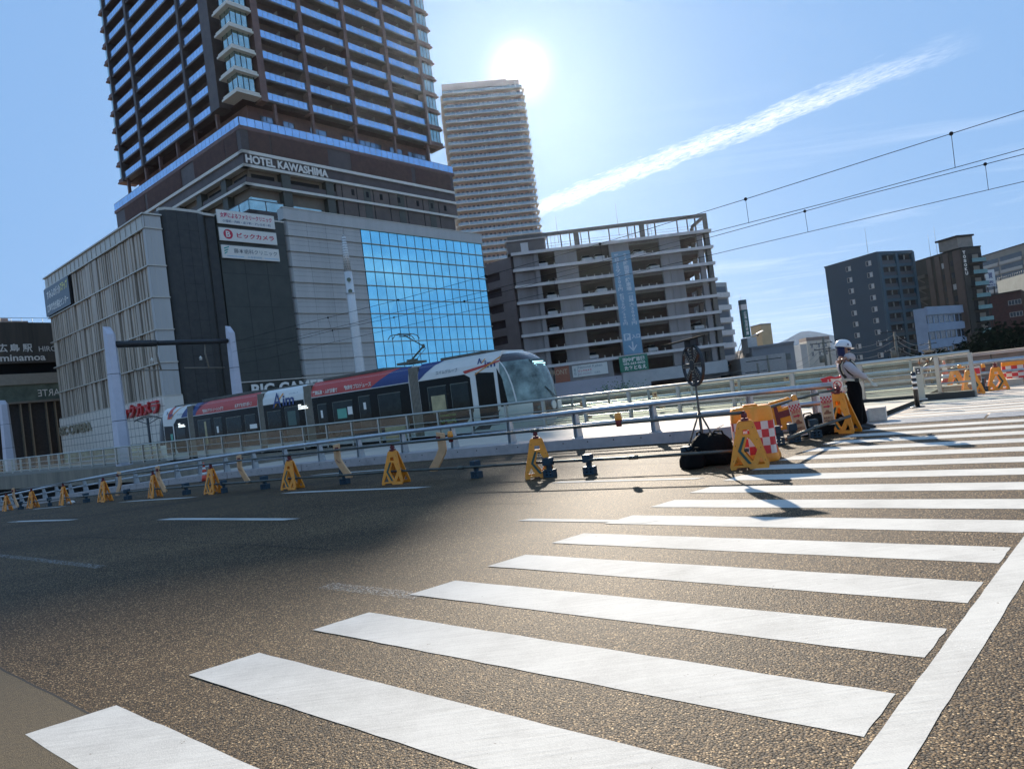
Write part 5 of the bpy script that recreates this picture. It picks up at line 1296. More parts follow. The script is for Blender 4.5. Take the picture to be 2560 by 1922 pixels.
_, u3 = upole(1923, 888, 925, 80, 'pole with a side frame before the long grey building', arms=((.95, 2.6), (.6, 2.4)))
_, u4 = upole(1897, 908, 935, 82, 'short leftmost pole before the long grey building', arms=((.9, 1.6),), can=False)
_, u5 = upole(2246, 828, 905, 76, 'pole crowded with crossarms before the dark blue block', arms=((1., 1.6), (.9, 2.0), (.78, 1.4), (.6, 1.2), (.42, 1.0)))
_, u6 = upole(2330, 850, 900, 90, 'thin pole before the white office block', arms=((.95, 1.4), (.8, 1.2)), can=False)
WP = M('street_wire', (.30, .30, .30), r=.5)
for i, (a, b, sag, lb) in enumerate(((u4, u3, .4, 'slack wire between the two left poles'), (u3, u1, 1.6, 'slack pale wire from the framed pole to the tallest pole'), (u1, u5, 1.2, 'slack wire from the tallest pole past the dark blue block'), (u5, u6, .8, 'slack wire from the crowded pole to the thin pole'), (u4-Vector((30, -5, .5)), u4, 1.2, 'slack wire from the leftmost pole toward the garage'))):
    o = thing('street_wire', a, lb, 'wire'); m = MB()
    for dz in (-.3, -.9, -1.6): m.tube([tuple(a.lerp(b, t/10)+Vector((0, 0, dz-sag*4*(t/10)*(1-t/10)))) for t in range(11)], .028, 4, raw=True)
    m.parts('cable', WP, o)
# trees: dark ones on the right bank, a bush before the garage
def tree(name, p, h, r, label, seed, col=(.035, .05, .02), n=1500, zb=None, cat='tree', bare=False, leaf=.16):
    rnd = random.Random(seed); zb = p.z if zb is None else zb
    o = thing(name, (p.x, p.y, zb), label, cat)
    m = MB(); tips = []
    m.tube([(p.x, p.y, zb), (p.x+.1, p.y, zb+h*.35), (p.x-.05, p.y, zb+h*.62)], .03*h, 7, r2=.015*h)
    for i in range(9):
        q = rnd.uniform(0, 6.28); z0 = zb+h*rnd.uniform(.25, .6); e = Vector((p.x+math.cos(q)*r*.7, p.y+math.sin(q)*r*.7, z0+h*rnd.uniform(.15, .35)))
        m.tube([(p.x, p.y, z0), tuple(Vector((p.x, p.y, z0)).lerp(e, .5)+Vector((0, 0, .1*h*rnd.random()))), tuple(e)], .012*h, 5, r2=.005*h); tips.append(e)
    m.build('trunk', M('bark', (.06, .045, .03), r=.9, var=.3), o)
    m = MB(); cl = [Vector((p.x+rnd.gauss(0, .42)*r, p.y+rnd.gauss(0, .42)*r, zb+h*rnd.uniform(.38, .92))) for _ in range(16)]+tips
    for i in range(n):
        c = rnd.choice(cl); d = Vector((rnd.gauss(0, 1), rnd.gauss(0, 1), rnd.gauss(0, .8)))*r*.2; q = c+d
        a = Vector((rnd.uniform(-1, 1), rnd.uniform(-1, 1), rnd.uniform(-1, 1))).normalized()*leaf*rnd.uniform(.6, 1.4); b = a.orthogonal().normalized()*leaf*.6
        m.mi = 0 if rnd.random() < .65 else 1
        m.add([tuple(q-a), tuple(q+b), tuple(q+a), tuple(q-b)], [(0, 1, 2, 3)], raw=True)
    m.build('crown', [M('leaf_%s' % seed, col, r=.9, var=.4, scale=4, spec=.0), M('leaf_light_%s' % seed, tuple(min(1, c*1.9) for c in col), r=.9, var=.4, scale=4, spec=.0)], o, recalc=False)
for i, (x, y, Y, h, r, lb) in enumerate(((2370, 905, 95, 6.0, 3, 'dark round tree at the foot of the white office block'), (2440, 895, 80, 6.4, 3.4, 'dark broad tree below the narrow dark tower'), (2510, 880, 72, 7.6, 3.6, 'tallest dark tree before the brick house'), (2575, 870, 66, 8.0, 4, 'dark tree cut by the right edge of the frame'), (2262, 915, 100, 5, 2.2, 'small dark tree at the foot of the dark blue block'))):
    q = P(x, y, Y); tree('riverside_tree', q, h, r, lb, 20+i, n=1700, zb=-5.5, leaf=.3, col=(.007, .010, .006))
q = P(1540, 985, 60); tree('bush', q, 3.4, 1.8, 'green bush with a bare twig before the mauve garage base', 31, col=(.05, .10, .03), n=900, zb=-2.2, leaf=.09, cat='bush')
# ================================================================ tram
TB = uvw(17.5, 24.05, -.13); TA = R(144.9-180)
tr = thing('tram', TB, 'long low-floor tram in red, white and navy livery with dark windows, passing behind the fences', 'tram'); tr.rotation_euler = (0, 0, TA)
_Rz = Matrix.Rotation(TA, 4, 'Z')
TWH = M('tram_white', (.66, .67, .68), r=.3, var=.03, coat=.2); TRED = M('tram_red', (.54, .045, .028), r=.4, var=.06); TNV = M('tram_navy', (.012, .035, .15), r=.4, var=.05)
TBL = M('tram_black_glass', (.008, .009, .008), r=.12, var=.2, spec=.14); TOR = M('tram_orange', (.7, .27, .04), r=.35); TWN = M('tram_window', (.014, .020, .016), r=.08, var=.5, spec=.25)
TBE = M('bellows_tan', (.23, .19, .14), r=.8, var=.2, scale=6); TBD = M('bellows_dark', (.06, .05, .04), r=.8); TSK = M('tram_skirt', (.46, .49, .52), r=.4, var=.05, coat=.2)
TBR = M('tram_brown', (.045, .026, .022), r=.25, coat=.5); TPO = M('poster_green', (.12, .36, .25), r=.5); TYE = M('seat_glow', (.46, .36, .18), r=.6, var=.3, scale=2)
def tb(name, mat, fn, parent=None, **k):
    m = MB(); fn(m); o = m.build(name, mat, None, **k); o.parent = parent or tr; return o
Wd = 1.225
mods = [(6.05, 1.3, 'f'), (13.85, 6.65, 'm'), (18.15, 14.5, 'm'), (25.5, 18.65, 'm'), (29.2, 26.15, 'r')]
RZ = 3.52
for a, b, kind in mods:
    def f(m, a=a, b=b):
        x0, x1 = -a, -b; prof = [(-Wd, .10), (-Wd, 2.8), (-Wd+.03, 3.05), (-Wd+.18, 3.36), (-Wd+.42, RZ), (Wd-.42, RZ), (Wd-.18, 3.36), (Wd-.03, 3.05), (Wd, 2.8), (Wd, .10)]
        n = len(prof); m.add([(x0, y, z) for y, z in prof]+[(x1, y, z) for y, z in prof], [(i, (i+1) % n, n+(i+1) % n, n+i) for i in range(n)]+[tuple(range(n)), tuple(range(2*n-1, n-1, -1))])
    body = tb('body', TWH, f)
    def sk(m, a=a, b=b):
        m.box(-a+.1, -b-.1, -Wd-.012, -Wd+.002, .12, .47)
    if kind != 'f': tb('skirt_panel', TSK, sk)
    # dark side band
    def bd(m, a=a, b=b, kind=kind):
        if kind == 'f': m.plate([(-a+.02, .5), (-3.5, .5), (-2.95, 1.05), (-2.95, 2.55), (-3.25, 2.72), (-a+.02, 2.72)], [], -Wd-.012, -Wd+.01)
        elif kind == 'r': m.plate([(-a+1.5, .5), (-b-.02, .5), (-b-.02, 2.72), (-a+1.75, 2.72), (-a+1.3, 2.4), (-a+1.3, .8)], [], -Wd-.012, -Wd+.01); m.plate([(-a+.1, .45), (-a+1.15, .45), (-a+1.15, 2.3), (-a+.1, 2.35)], [], -Wd-.012, -Wd+.01)
        else: m.box(-a+.02, -b-.02, -Wd-.012, -Wd+.01, .5, 2.72)
    band = tb('window_band', TBL, bd)
# black under-band
tb('underframe', DARK, lambda m: m.box(-29, -1.5, -1.1, 1.1, .02, .12))
# panes inside the dark band
panes = [(13.4, 12.7, 1.0, 2.3), (12.2, 10.7, 1.25, 2.3), (10.2, 9.4, .8, 2.4), (8.8, 7.3, 1.2, 2.35), (5.5, 4.4, 1.1, 2.35), (4.1, 3.1, 1.1, 2.35), (17.8, 16.6, 1.2, 2.3), (16.2, 15.0, .8, 2.4), (25.0, 23.6, .9, 2.4), (23.2, 22.4, .8, 2.4), (21.9, 20.4, 1.2, 2.3), (20.0, 19.0, 1.1, 2.3), (27.6, 26.6, 1.1, 2.2)]
for a, b, z0, z1 in panes:
    o = tb('window', TWN, lambda m: m.box(-a, -b, -Wd-.02, -Wd-.0125, z0, z1))
    tb('frame', M('pane_frame', (.09, .10, .085), r=.4), lambda m: (m.box(-a-.03, -b+.03, -Wd-.021, -Wd-.0126, z1, z1+.04), m.box(-a-.03, -a, -Wd-.021, -Wd-.0126, z0, z1)), o)
for a, b, z0, z1, mt in ((5.35, 4.5, 1.15, 1.95, TYE), (11.9, 11.2, 1.45, 1.95, TPO), (11.1, 10.75, 1.6, 2.0, SW), (9.9, 9.72, 1.75, 2.1, SW), (13.2, 13.05, 1.6, 2.0, SW), (16.0, 15.3, 1.4, 2.2, M('inner_green', (.05, .10, .08), r=.4)), (19.6, 18.9, 1.5, 1.75, SW), (23.0, 22.8, 1.5, 1.9, SW), (24.3, 24.1, .9, 2.3, TYE), (28.4, 28.1, 1.4, 1.8, TPO), (8.6, 7.2, .02, .75, TYE)):
    tb('poster_glow_patch', mt, lambda m: m.box(-a, -b, -Wd-.0265, -Wd-.022, z0, z1))  # posters, plus pale patches painting the glow and reflections in the windows
for a, z in ((15.0, 2.42), (27.3, 2.36)):
    tb('route_display', emit('led_white', (.8, .95, 1), 1.2), lambda m: [m.box(-a+.0+.0, -a+w_, -Wd-.03, -Wd-.0266, z-.1*i, z-.1*i+.05) for i, w_ in enumerate((.25, .7, .8))])
# bellows
for a, b in ((6.65, 6.05), (14.5, 13.85), (18.65, 18.15), (26.15, 25.5)):
    def f(m):
        n = 7
        for i in range(n):
            x = -a+(a-b)*(i+.15)/n; m.mi = 0; m.box(x, x+(a-b)*.7/n, -Wd+.03, Wd-.03, .15, 3.42)
        m.mi = 1; m.box(-a, -b, -Wd+.1, Wd-.1, .2, 3.38)
    tb('bellows', [TBE, TBD], f)
# livery on the cove above the windows
def cove(m, pts, off=.0):
    """polygon given in (s, t) with t 0..1 running up the cove"""
    pr = [(-Wd-.004, 2.76), (-Wd-.004, 2.82), (-Wd+.026, 3.05), (-Wd+.176, 3.365), (-Wd+.40, RZ+.004)]
    ln = [0]; 
    for p, q in zip(pr, pr[1:]): ln.append(ln[-1]+math.hypot(p[0]-q[0], p[1]-q[1]))
    def at(t):
        d = max(0, min(1, t))*ln[-1]
        for i in range(len(pr)-1):
            if d <= ln[i+1]+1e-9:
                k = (d-ln[i])/(ln[i+1]-ln[i]); return pr[i][0]+(pr[i+1][0]-pr[i][0])*k-off, pr[i][1]+(pr[i+1][1]-pr[i][1])*k+off*.5
        return pr[-1]
    return at
def livery(name, mat, s_lo, s_hi, off=.006):
    """strip between two edges s_lo(t), s_hi(t)"""
    def f(m):
        at = cove(m, None, off); n = 8; pts = []
        for i in range(n+1):
            t = i/n; y, z = at(t); a = s_lo(t) if callable(s_lo) else s_lo; b = s_hi(t) if callable(s_hi) else s_hi; pts += [(-a, y, z), (-b, y, z)]
        m.add(pts, [(2*i, 2*i+1, 2*i+3, 2*i+2) for i in range(n)])
    return tb(name, mat, f)
def lt(s, sc_, zc, w_, h_, mat, bold=.02, name='lettering', tilt=.12):
    """writing on the cove: centred at s back from the front, height z"""
    Mx = Matrix(((1, 0, 0, -sc_), (0, tilt, 0, -Wd-.02+ (0 if zc < 2.95 else (zc-2.95)*.42)), (0, 1, 0, zc), (0, 0, 0, 1)))
    vs_, fs = text_mesh(s, bold, False, 0.); x0 = min(v.x for v in vs_); x1 = max(v.x for v in vs_); y0 = min(v.y for v in vs_); y1 = max(v.y for v in vs_)
    m = MB(); m.add([tuple(Mx @ Vector(((v.x-(x0+x1)/2)*w_/(x1-x0), (v.y-(y0+y1)/2)*h_/(y1-y0), 0))) for v in vs_], fs)
    o = m.build(name, mat, None, recalc=False); o.parent = tr; return o
livery('livery_red', TRED, 13.83, lambda t: 9.3-1.9*t); livery('livery_navy', TNV, lambda t: 9.3-1.9*t, 6.67)
livery('livery_navy', TNV, 6.03, lambda t: 6.0-1.4*t)
livery('livery_red', TRED, lambda t: 25.2-.5*t, 18.67); livery('livery_navy', TNV, 25.48, lambda t: 25.2-.5*t-.8*max(0, t-.2))
livery('livery_orange', TOR, lambda t: 28.3-1.3*t, lambda t: 28.1-1.3*t, .008); livery('livery_navy', TNV, lambda t: 26.9-.8*t, 26.17)
livery('livery_stripe', TRED, lambda t: 28.6-.3*t, lambda t: 28.0, .007)
CR1 = M('text_white', (.7, .66, .62), r=.5)
lt('業務請負・人材派遣で', 12.7, 2.95, 2.0, .24, CR1, .03); lt('物流をプロデュース', 10.2, 2.98, 2.0, .24, CR1, .03)
lt('物流のアウトソーシングで', 23.2, 2.95, 2.3, .24, CR1, .03); lt('新時代を切り拓く！', 20.0, 2.95, 1.7, .24, CR1, .03)
lt('エイムグループ', 4.25, 2.98, 1.3, .18, M('text_ink', (.05, .06, .09)), .0)
lt('エイムグループ', 15.4, 3.15, .8, .09, M('text_ink', (.05, .06, .09)), .0); lt('エイムグループ', 26.9, 3.0, .9, .13, M('text_ink', (.05, .06, .09)), .0)
for s_, w_, h_ in ((2.0, 1.15, .42), (16.2, 2.0, .75), (28.3, 1.0, .35)):
    zc = 3.05 if s_ != 16.2 else 2.85
    lt('A', s_+w_*.3, zc+.05, w_*.38, h_*1.1, TNV, .0); lt('im', s_-w_*.2, zc-.03, w_*.5, h_*.75, TNV, .02)
    def f(m):
        y = -Wd-.03+(0 if zc < 2.95 else .05); m.add([(-(s_+w_*.5), y, zc-h_*.45), (-(s_+w_*.42), y, zc-h_*.45), (-(s_+w_*.0), y+.1*h_, zc+h_*.5), (-(s_+w_*.06), y+.1*h_, zc+h_*.52)], [(0, 1, 2, 3)])
    tb('livery_swoosh', TOR, f)
def f(m):
    y = -Wd-.014; m.add([(-3.2, y, 2.74), (-1.2, y, 3.05), (-1.2, y, 3.1), (-3.3, y, 2.86)], [(0, 1, 2, 3)])
tb('livery_stripe', TRED, f)
tb('livery_orange', TOR, lambda m: m.add([(-2.7, -Wd-.016, 2.60), (-1.15, -Wd-.016, 3.2), (-1.15, -Wd-.016, 3.27), (-2.6, -Wd-.016, 2.68)], [(0, 1, 2, 3)]))
GT = M('text_green', (.16, .26, .03), r=.4)
for s, zc, w_, h_ in (('GREENMOVER', 4.1, 1.0, .12), ('APEX', 4.1, 1.05, .2)):
    pass
o = lt('GREENMOVER', 4.55, 1.0, 1.15, .10, GT, .02); o = lt('APEX', 4.55, .76, 1.15, .2, GT, .03)
# nose
def nose(m, xs, sgn=1):
    zs = [.10, .45, .8, 1.12, 1.2, 1.6, 2.0, 2.4, 2.75, 3.0, 3.2, 3.36, 3.46, 3.53]
    xf = [.12, .32, .40, .41, .40, .35, .27, .15, -.01, -.20, -.45, -.76, -1.12, -1.6]
    wz = [1.12, 1.2, 1.225, 1.225, 1.225, 1.225, 1.225, 1.225, 1.215, 1.19, 1.13, 1.04, .92, .74]
    n = 18; g = []
    for z, x0, w_ in zip(zs, xf, wz):
        row = []
        for j in range(n+1):
            y = -1+2*j/n; yy = w_*math.sin(y*math.pi/2); a = abs(math.sin(y*math.pi/2)); dx = 1.05*a**3.6
            row.append((x0-dx, yy))
        row = [(min(-1.32 if z < 3.3 else -1.9, row[0][0]-.3), row[0][1])]+row+[(min(-1.32 if z < 3.3 else -1.9, row[-1][0]-.3), row[-1][1])]
        g.append([(xs+sgn*px_, py_*(1), z) for px_, py_ in row])
    w2 = len(g[0]); pts = [p for r_ in g for p in r_]; k0 = len(m.v)
    m.add(pts, [])
    for i in range(len(zs)-1):
        for j in range(w2-1):
            z = zs[i]; c = abs(j-w2/2+.5)/(w2/2)
            if 1.12 <= z < 1.15: mi = 1
            elif 1.15 < z < 2.9: mi = 1 if c < .80 else (0 if c < .93 else 1)
            elif 2.9 < z < 3.3: mi = 2 if c < .84 else 0
            elif z >= 3.3: mi = 0
            elif .4 < z < 1.12: mi = 3 if c < .52 else 0
            else: mi = 0
            m.f.append([k0+i*w2+j, k0+i*w2+j+1, k0+(i+1)*w2+j+1, k0+(i+1)*w2+j]); m.m.append(mi); m.smooth.append(True)
    m.f.append([k0+(len(zs)-1)*w2+j for j in range(w2)]); m.m.append(0); m.smooth.append(False)
WSH = M('windshield', (.17, .22, .22), r=.05, metal=.5, var=.8, scale=1.2)
tb('nose', [TWH, WSH, TBR, TBR], lambda m: nose(m, 0))
tb('nose', [TWH, TBL, TBR, TBR], lambda m: nose(m, -30.45, -1))
tb('door_window', TBL, lambda m: m.plate([(-2.62, .35), (-1.62, .35), (-1.62, 2.62), (-2.62, 2.72)], [], -Wd-.014, -Wd+.01))
tb('quarter_window', TBL, lambda m: m.plate([(-1.42, 1.1), (-1.05, 1.1), (-1.22, 2.3), (-1.42, 2.75)], [], -Wd-.03, -Wd+.01))
tb('cab_mark', TBR, lambda m: m.plate([(-3.1, .2), (-2.2, .2), (-1.5, 1.0), (-1.5, .2), (-1.2, .2), (-1.2, 1.0), (-2.75, 1.0)][:3], [], -Wd-.016, -Wd+.01))
tb('wiper', BKM, lambda m: m.tube([(.46, .35, 1.18), (.35, -.35, 1.75)], .02, 5))
tb('badge', SW, lambda m: m.tube([(.41, .05, .92), (.45, .05, .92)], .17, 18))
tb('badge_rim', STEEL, lambda m: m.tube([(.405, .05, .92), (.443, .05, .92)], .2, 18))
tb('number_plate', SW, lambda m: m.box(.34, .44, .38, .68, .72, 1.08))
for y in (-.72, .8): tb('headlight', M('lamp_glass', (.2, .2, .18), r=.1, metal=.5), lambda m: m.tube([(.0, y, .86), (.24, y, .86)], .11, 12))
tb('display', M('display_dark', (.02, .05, .06), r=.2), lambda m: m.box(-.27, -.08, -.5, .5, 2.62, 2.98))
tb('display_text', emit('led_cyan', (.5, .9, 1), 1.6), lambda m: [m.box(-.10+.035*i, -.095+.035*i, -.5+.06*i, .5-.1*(i % 2), 2.93-.09*i, 2.965-.09*i) for i in range(4)])
# roof kit and pantograph
for a, b, h_, w_ in ((4.9, 2.2, .13, .8), (13.2, 8.6, .16, .85), (17.7, 15.4, .10, .7), (25.0, 19.4, .18, .8), (28.5, 26.6, .1, .7)):
    tb('roof_unit', M('roof_grey', (.10, .10, .09), r=.7, var=.3, scale=3), lambda m: m.box(-a, -b, -w_, w_, RZ+.0, RZ+h_), bevel=.03)
pgf = M('panto_grey', (.10, .11, .09), r=.5, metal=.3)
tb('pantograph_base', pgf, lambda m: (m.box(-8.0, -6.9, -.5, .5, RZ+.17, RZ+.28), m.box(-7.6, -7.2, -.2, .2, RZ+.28, RZ+.4)))
tb('pantograph_arm', pgf, lambda m: (m.tube([(-7.55, 0, RZ+.3), (-6.55, 0, 4.45)], .045, 6), m.tube([(-7.3, .1, RZ+.3), (-6.45, .05, 4.35)], .015, 5), m.tube([(-6.55, 0, 4.45), (-7.75, 0, 5.18)], .03, 6), m.tube([(-6.5, .04, 4.4), (-7.7, .05, 5.1)], .012, 5), m.lathe([(.06, -.1), (.08, 0), (.06, .1)], (-6.55, 0, 4.45), 8)))
def f(m):
    for x in (-7.95, -7.6): m.tube([(x, -.95, 4.98), (x, -.78, 5.15), (x, -.5, 5.22), (x, .5, 5.22), (x, .78, 5.15), (x, .95, 4.98)], .022, 5)
    m.tube([(-7.95, -.4, 5.2), (-7.6, -.4, 5.2)], .02, 5); m.tube([(-7.95, .4, 5.2), (-7.6, .4, 5.2)], .02, 5); m.tube([(-7.78, -.3, 5.12), (-7.78, .3, 5.12)], .03, 5)
tb('pantograph_head', pgf, f)
tb('bogie', DARK, lambda m: [m.box(-a, -a+1.8, -1.15, 1.15, -.0, .4) for a in (11, 17.2, 24, 29, 5.0)])
# ================================================================ temporary barriers
YEL = M('barricade_yellow', (.88, .29, .015), r=.5, var=.14, scale=7, dirt=.2); ORG = M('barricade_orange', (1.0, .30, .02), r=.45, var=.1, scale=5, dirt=.12)
TANB = M('faded_board', (.70, .38, .18), r=.6, var=.12, scale=5, dirt=.15)
GRB = M('reflect_green', (.015, .06, .035), r=.4, var=.2); CLB = M('weight_blue', (.012, .035, .05), r=.55, var=.3, scale=8); BRN = M('dark_red_print', (.16, .02, .02), r=.6, var=.3, scale=12)
PIPE = M('scaffold_pipe', (.085, .095, .09), r=.42, metal=.6, var=.25, scale=7, dirt=.2)
XA = R(-38.55)
def aframe_mesh():
    outer = [(-.27, 0), (-.20, 0), (-.18, .03), (-.02, .03), (.0, .0), (.26, 0), (.27, .05), (.115, .68), (.08, .71), (-.08, .71), (-.115, .68), (-.28, .05)]
    holes = [[(-.05, .50), (.05, .50), (.045, .57), (-.045, .57)], [(.0, .455), (.03, .455), (.13, .27), (.055, .12), (.03, .12), (-.06, .27)], [(-.225, .06), (-.09, .06), (-.15, .2)], [(.11, .06), (.215, .06), (.165, .17)]]
    return outer, holes
AG = 'yellow A-frame barricades along the barrier pipes'
def make_aframe(flip=False, spread=.12):
    o = thing('barricade', (0, 0, 0), '', 'barricade', AG)
    outer, holes = aframe_mesh(); sx_ = -1 if flip else 1
    for s_ in (-1, 1):
        Mx = Matrix.Translation((0, s_*.02, 0)) @ Matrix.Shear('XZ', 4, (0, 0)) 
        sh = Matrix.Identity(4); sh[1][2] = -s_*spread/.7; sh[1][3] = s_*(spread+.02)
        if flip: sh = sh @ Matrix.Scale(-1, 4, (1, 0, 0))
        m = MB(); m.plate(outer, holes, -.016, .016, sh); lf = m.build('leaf', YEL, None, bevel=.004); lf.parent = o
        if s_ < 0:
            ch = [(-.055, .47), (-.02, .47), (-.10, .27), (.03, .08), (-.015, .08), (-.145, .27)]
            m = MB(); m.plate(ch, [], -.024, -.0165, sh); c = m.build('arrow', GRB, None); c.parent = lf
            m = MB()
            for q in ((-.17, .35), (.14, .42), (.18, .3), (-.1, .6), (.1, .6), (.22, .12), (-.22, .13)): m.add([tuple(sh @ Vector((q[0]+.008*math.cos(a_), -.0175, q[1]+.008*math.sin(a_)))) for a_ in (0, 1.57, 3.14, 4.71)], [(0, 1, 2, 3)])
            c = m.build('rivet', BRN, None); c.parent = lf
    m = MB(); m.box(-.05, .05, -.05, .05, .70, .74); m.tube([(-.04, 0, .78), (.04, 0, .78)], .035, 8); m.box(-.012, .012, -.03, .03, .73, .85); c = m.build('pipe_holder', BRN, None); c.parent = o
    return o
af = make_aframe(); first = True
def place_af(p, yaw, label, src=None, s=.95, grp=AG):
    global first
    if src is None and first: c = af; first = False
    else: c = copy_tree(src or af)
    c.location = p; c.rotation_euler = (0, 0, XA+R(yaw)); c.scale = (s, s, s); c['label'] = label; c['group'] = grp; return c
apx = [((1622, 1010), 17, 'A-frame barricade with a green arrow, directly before the orange checkered cushion'), ((1168, 1030), 38, 'yellow A-frame barricade turned edgeways, alone between the road centre and the orange cushion'),
       ((857, 1044), 12, 'yellow A-frame barricade showing both leaves, between the two rightmost tan boards'), ((633, 1056), 6, 'yellow A-frame barricade between the second and third tan boards from the right'),
       ((462, 1066), 0, 'yellow A-frame barricade just right of a traffic cone, left of centre'), ((336, 1074), -8, 'yellow A-frame barricade overlapping a tan board, fifth A-frame from the left edge'),
       ((228, 1083), 3, 'yellow A-frame barricade fourth from the left edge'), ((141, 1090), -4, 'yellow A-frame barricade third from the left edge, beside a small white bag'), ((72, 1097), 5, 'yellow A-frame barricade second from the left edge'), ((17, 1103), 0, 'leftmost yellow A-frame barricade, cut by nothing but nearest the left edge')]
APOS = []
for (x, y), yw, lb in apx: p = GR(*D(x, y)); APOS.append(p); place_af(p, yw, lb)
# tan boards bent like a boomerang, clamped between both pipes
def make_board():
    o = thing('bent_board', (0, 0, 0), '', 'barrier board', 'tan bent boards clamped on the pipes')
    prof = [(-.24, .90), (-.02, .93), (-.04, .60), (.06, .46), (.31, .20), (.28, .14), (.08, .14), (-.21, .48), (-.25, .56)]
    m = MB(); m.plate(prof, [], -.02, .02); b = m.build('board', TANB, None, bevel=.012); b.parent = o
    m = MB(); m.plate([(-.15, .86), (-.13, .86), (-.15, .56), (-.10, .48), (.12, .22), (.10, .22), (-.13, .47), (-.18, .56)], [], -.028, -.0205)
    m.plate([(-.09, .86), (-.07, .86), (-.10, .58), (-.05, .49), (.17, .22), (.15, .22), (-.08, .47), (-.13, .57)], [], -.028, -.0205); c = m.build('rib', TANB, None); c.parent = b
    m = MB()
    for q in ((-.16, .55), (-.12, .53), (-.08, .51), (-.04, .50)): m.box(q[0]-.008, q[0]+.008, -.034, -.0285, q[1]-.012, q[1]+.012)
    c = m.build('staple', BRN, None); c.parent = b
    m = MB(); m.box(-.13, -.05, -.06, .06, .76, .84); c = m.build('clamp', BRN, None); c.parent = o
    return o
bd0 = make_board()
bl_ = [((953, 1030), -1, .1, 'tan bent board leaning the other way, rightmost of the tan boards'), ((745, 1044), 1, 0, 'tan bent board second from the right, over a black weight'), ((530, 1054), 1, 0, 'tan bent board third from the right, left of a lone yellow A-frame'),
       ((352, 1071), 1, 0, 'tan bent board overlapping a yellow A-frame'), ((260, 1078), -1, 0, 'tan bent board second from the left edge, beside a traffic cone'), ((36, 1101), 1, 0, 'leftmost tan bent board, between the two leftmost A-frames')]
BPOS = []
for i, ((x, y), f_, yw, lb) in enumerate(bl_):
    c = bd0 if i == 0 else copy_tree(bd0); p = GR(*D(x, y+2)); BPOS.append(p); c.location = p; c.rotation_euler = (0, 0, XA+(0 if f_ > 0 else math.pi)); c['label'] = lb
# pipes
def pipe(name, pts, r, label, joints=True):
    o = thing(name, pts[0], label, 'barrier pipe'); m = MB(); m.tube([tuple(p) for p in pts], r, 10, raw=True); m.build('pipe', PIPE, o)
    if joints:
        for a in pts[1:-1:2]:
            m = MB(); d = (pts[-1]-pts[0]).normalized(); m.tube([tuple(a-d*.08), tuple(a+d*.08)], r*1.35, 8, raw=True); m.build('coupler', BRN if joints == 2 else PIPE, o)
    return o
far = uvw(44, 9.4, zr(44)); base = [p for p in APOS]+[far]
up = [p+Vector((0, 0, .80)) for p in base]; up[0] = APOS[0]+Vector((.02, 0, .78))
lo = []
for a, b in zip(base, base[1:]):
    lo += [a+Vector((0, 0, .25)), a.lerp(b, .5)+Vector((0, 0, .24))]
lo.append(far+Vector((0, 0, .25)))
pipe('barrier_pipe', up, .024, 'upper steel pipe of the long road barrier, resting on the A-frames'); pipe('barrier_pipe', lo, .024, 'lower steel pipe of the long road barrier, threaded through the A-frames')
# weights hung on the lower pipe
def make_weight():
    o = thing('pipe_weight', (0, 0, 0), '', 'weight', 'dark blue weights hanging on the lower pipe')
    m = MB(); m.box(-.07, .07, -.08, .08, .20, .33); c = m.build('clamp', CLB, None, bevel=.01); c.parent = o
    m = MB(); m.plate([(-.09, .0), (.11, .0), (.11, .13), (-.09, .13)], [[(-.03, .03), (.0, .03), (.0, .055), (-.03, .055)], [(.04, .03), (.07, .03), (.07, .055), (.04, .055)], [(-.03, .08), (.0, .08), (.0, .105), (-.03, .105)], [(.04, .08), (.07, .08), (.07, .105), (.04, .105)]], -.07, .07); c = m.build('block', CLB, None, bevel=.006); c.parent = o
    m = MB(); m.box(-.03, .05, -.03, .03, .125, .205); c = m.build('neck', CLB, None); c.parent = o
    return o
w0 = make_weight(); wl_ = [((1188, 1030), 'dark blue weight touching the lone edgeways A-frame'), ((1274, 1024), 'dark blue weight alone on the road right of the edgeways A-frame'), ((1030, 1032), 'dark blue weight alone on the road left of the edgeways A-frame'), ((573, 1056), 'dark weight on the lower pipe left of the lone middle A-frame'), ((745, 1045), 'dark weight under the second tan board from the right'),
      ((485, 1064), 'dark weight just right of the A-frame beside the cone'), ((403, 1068), 'dark weight between a tan board and the cone'), ((276, 1079), 'dark weight right of the second tan board from the left'), ((187, 1085), 'dark weight between the third and fourth A-frames from the left'), ((108, 1093), 'dark weight between the second and third A-frames from the left'), ((45, 1100), 'dark weight at the foot of the leftmost tan board'),
      ((1488, 1010), 'dark blue weight left of the black bag')]
for i, ((x, y), lb) in enumerate(wl_):
    c = w0 if i == 0 else copy_tree(w0); c.location = GR(*D(x, y)); c.rotation_euler = (0, 0, XA+R(random.uniform(-20, 20))); c['label'] = lb
# amber lamps
AMB = M('amber_lens', (.85, .30, .03), r=.25, var=.2, scale=20); 
def lamp(p, label):
    o = thing('warning_lamp', p, label, 'warning lamp', 'amber lamps clipped on the pipes')
    m = MB(); m.lathe([(.055, 0), (.06, .02), (.05, .10), (.035, .12)], tuple(p), 12); m.build('lens', AMB, o)
    m = MB(); m.lathe([(.045, -.10), (.05, -.02), (.058, .0)], tuple(p), 10); m.build('housing', BRN, o)
lp = APOS[1].lerp(APOS[0], .45); lamp(Vector((lp.x, lp.y, .83)), 'amber warning lamp on the upper pipe between the edgeways A-frame and the cushion')
lamp(BPOS[0]+Vector((.3, -.1, .8)), 'amber warning lamp beside the rightmost tan board')
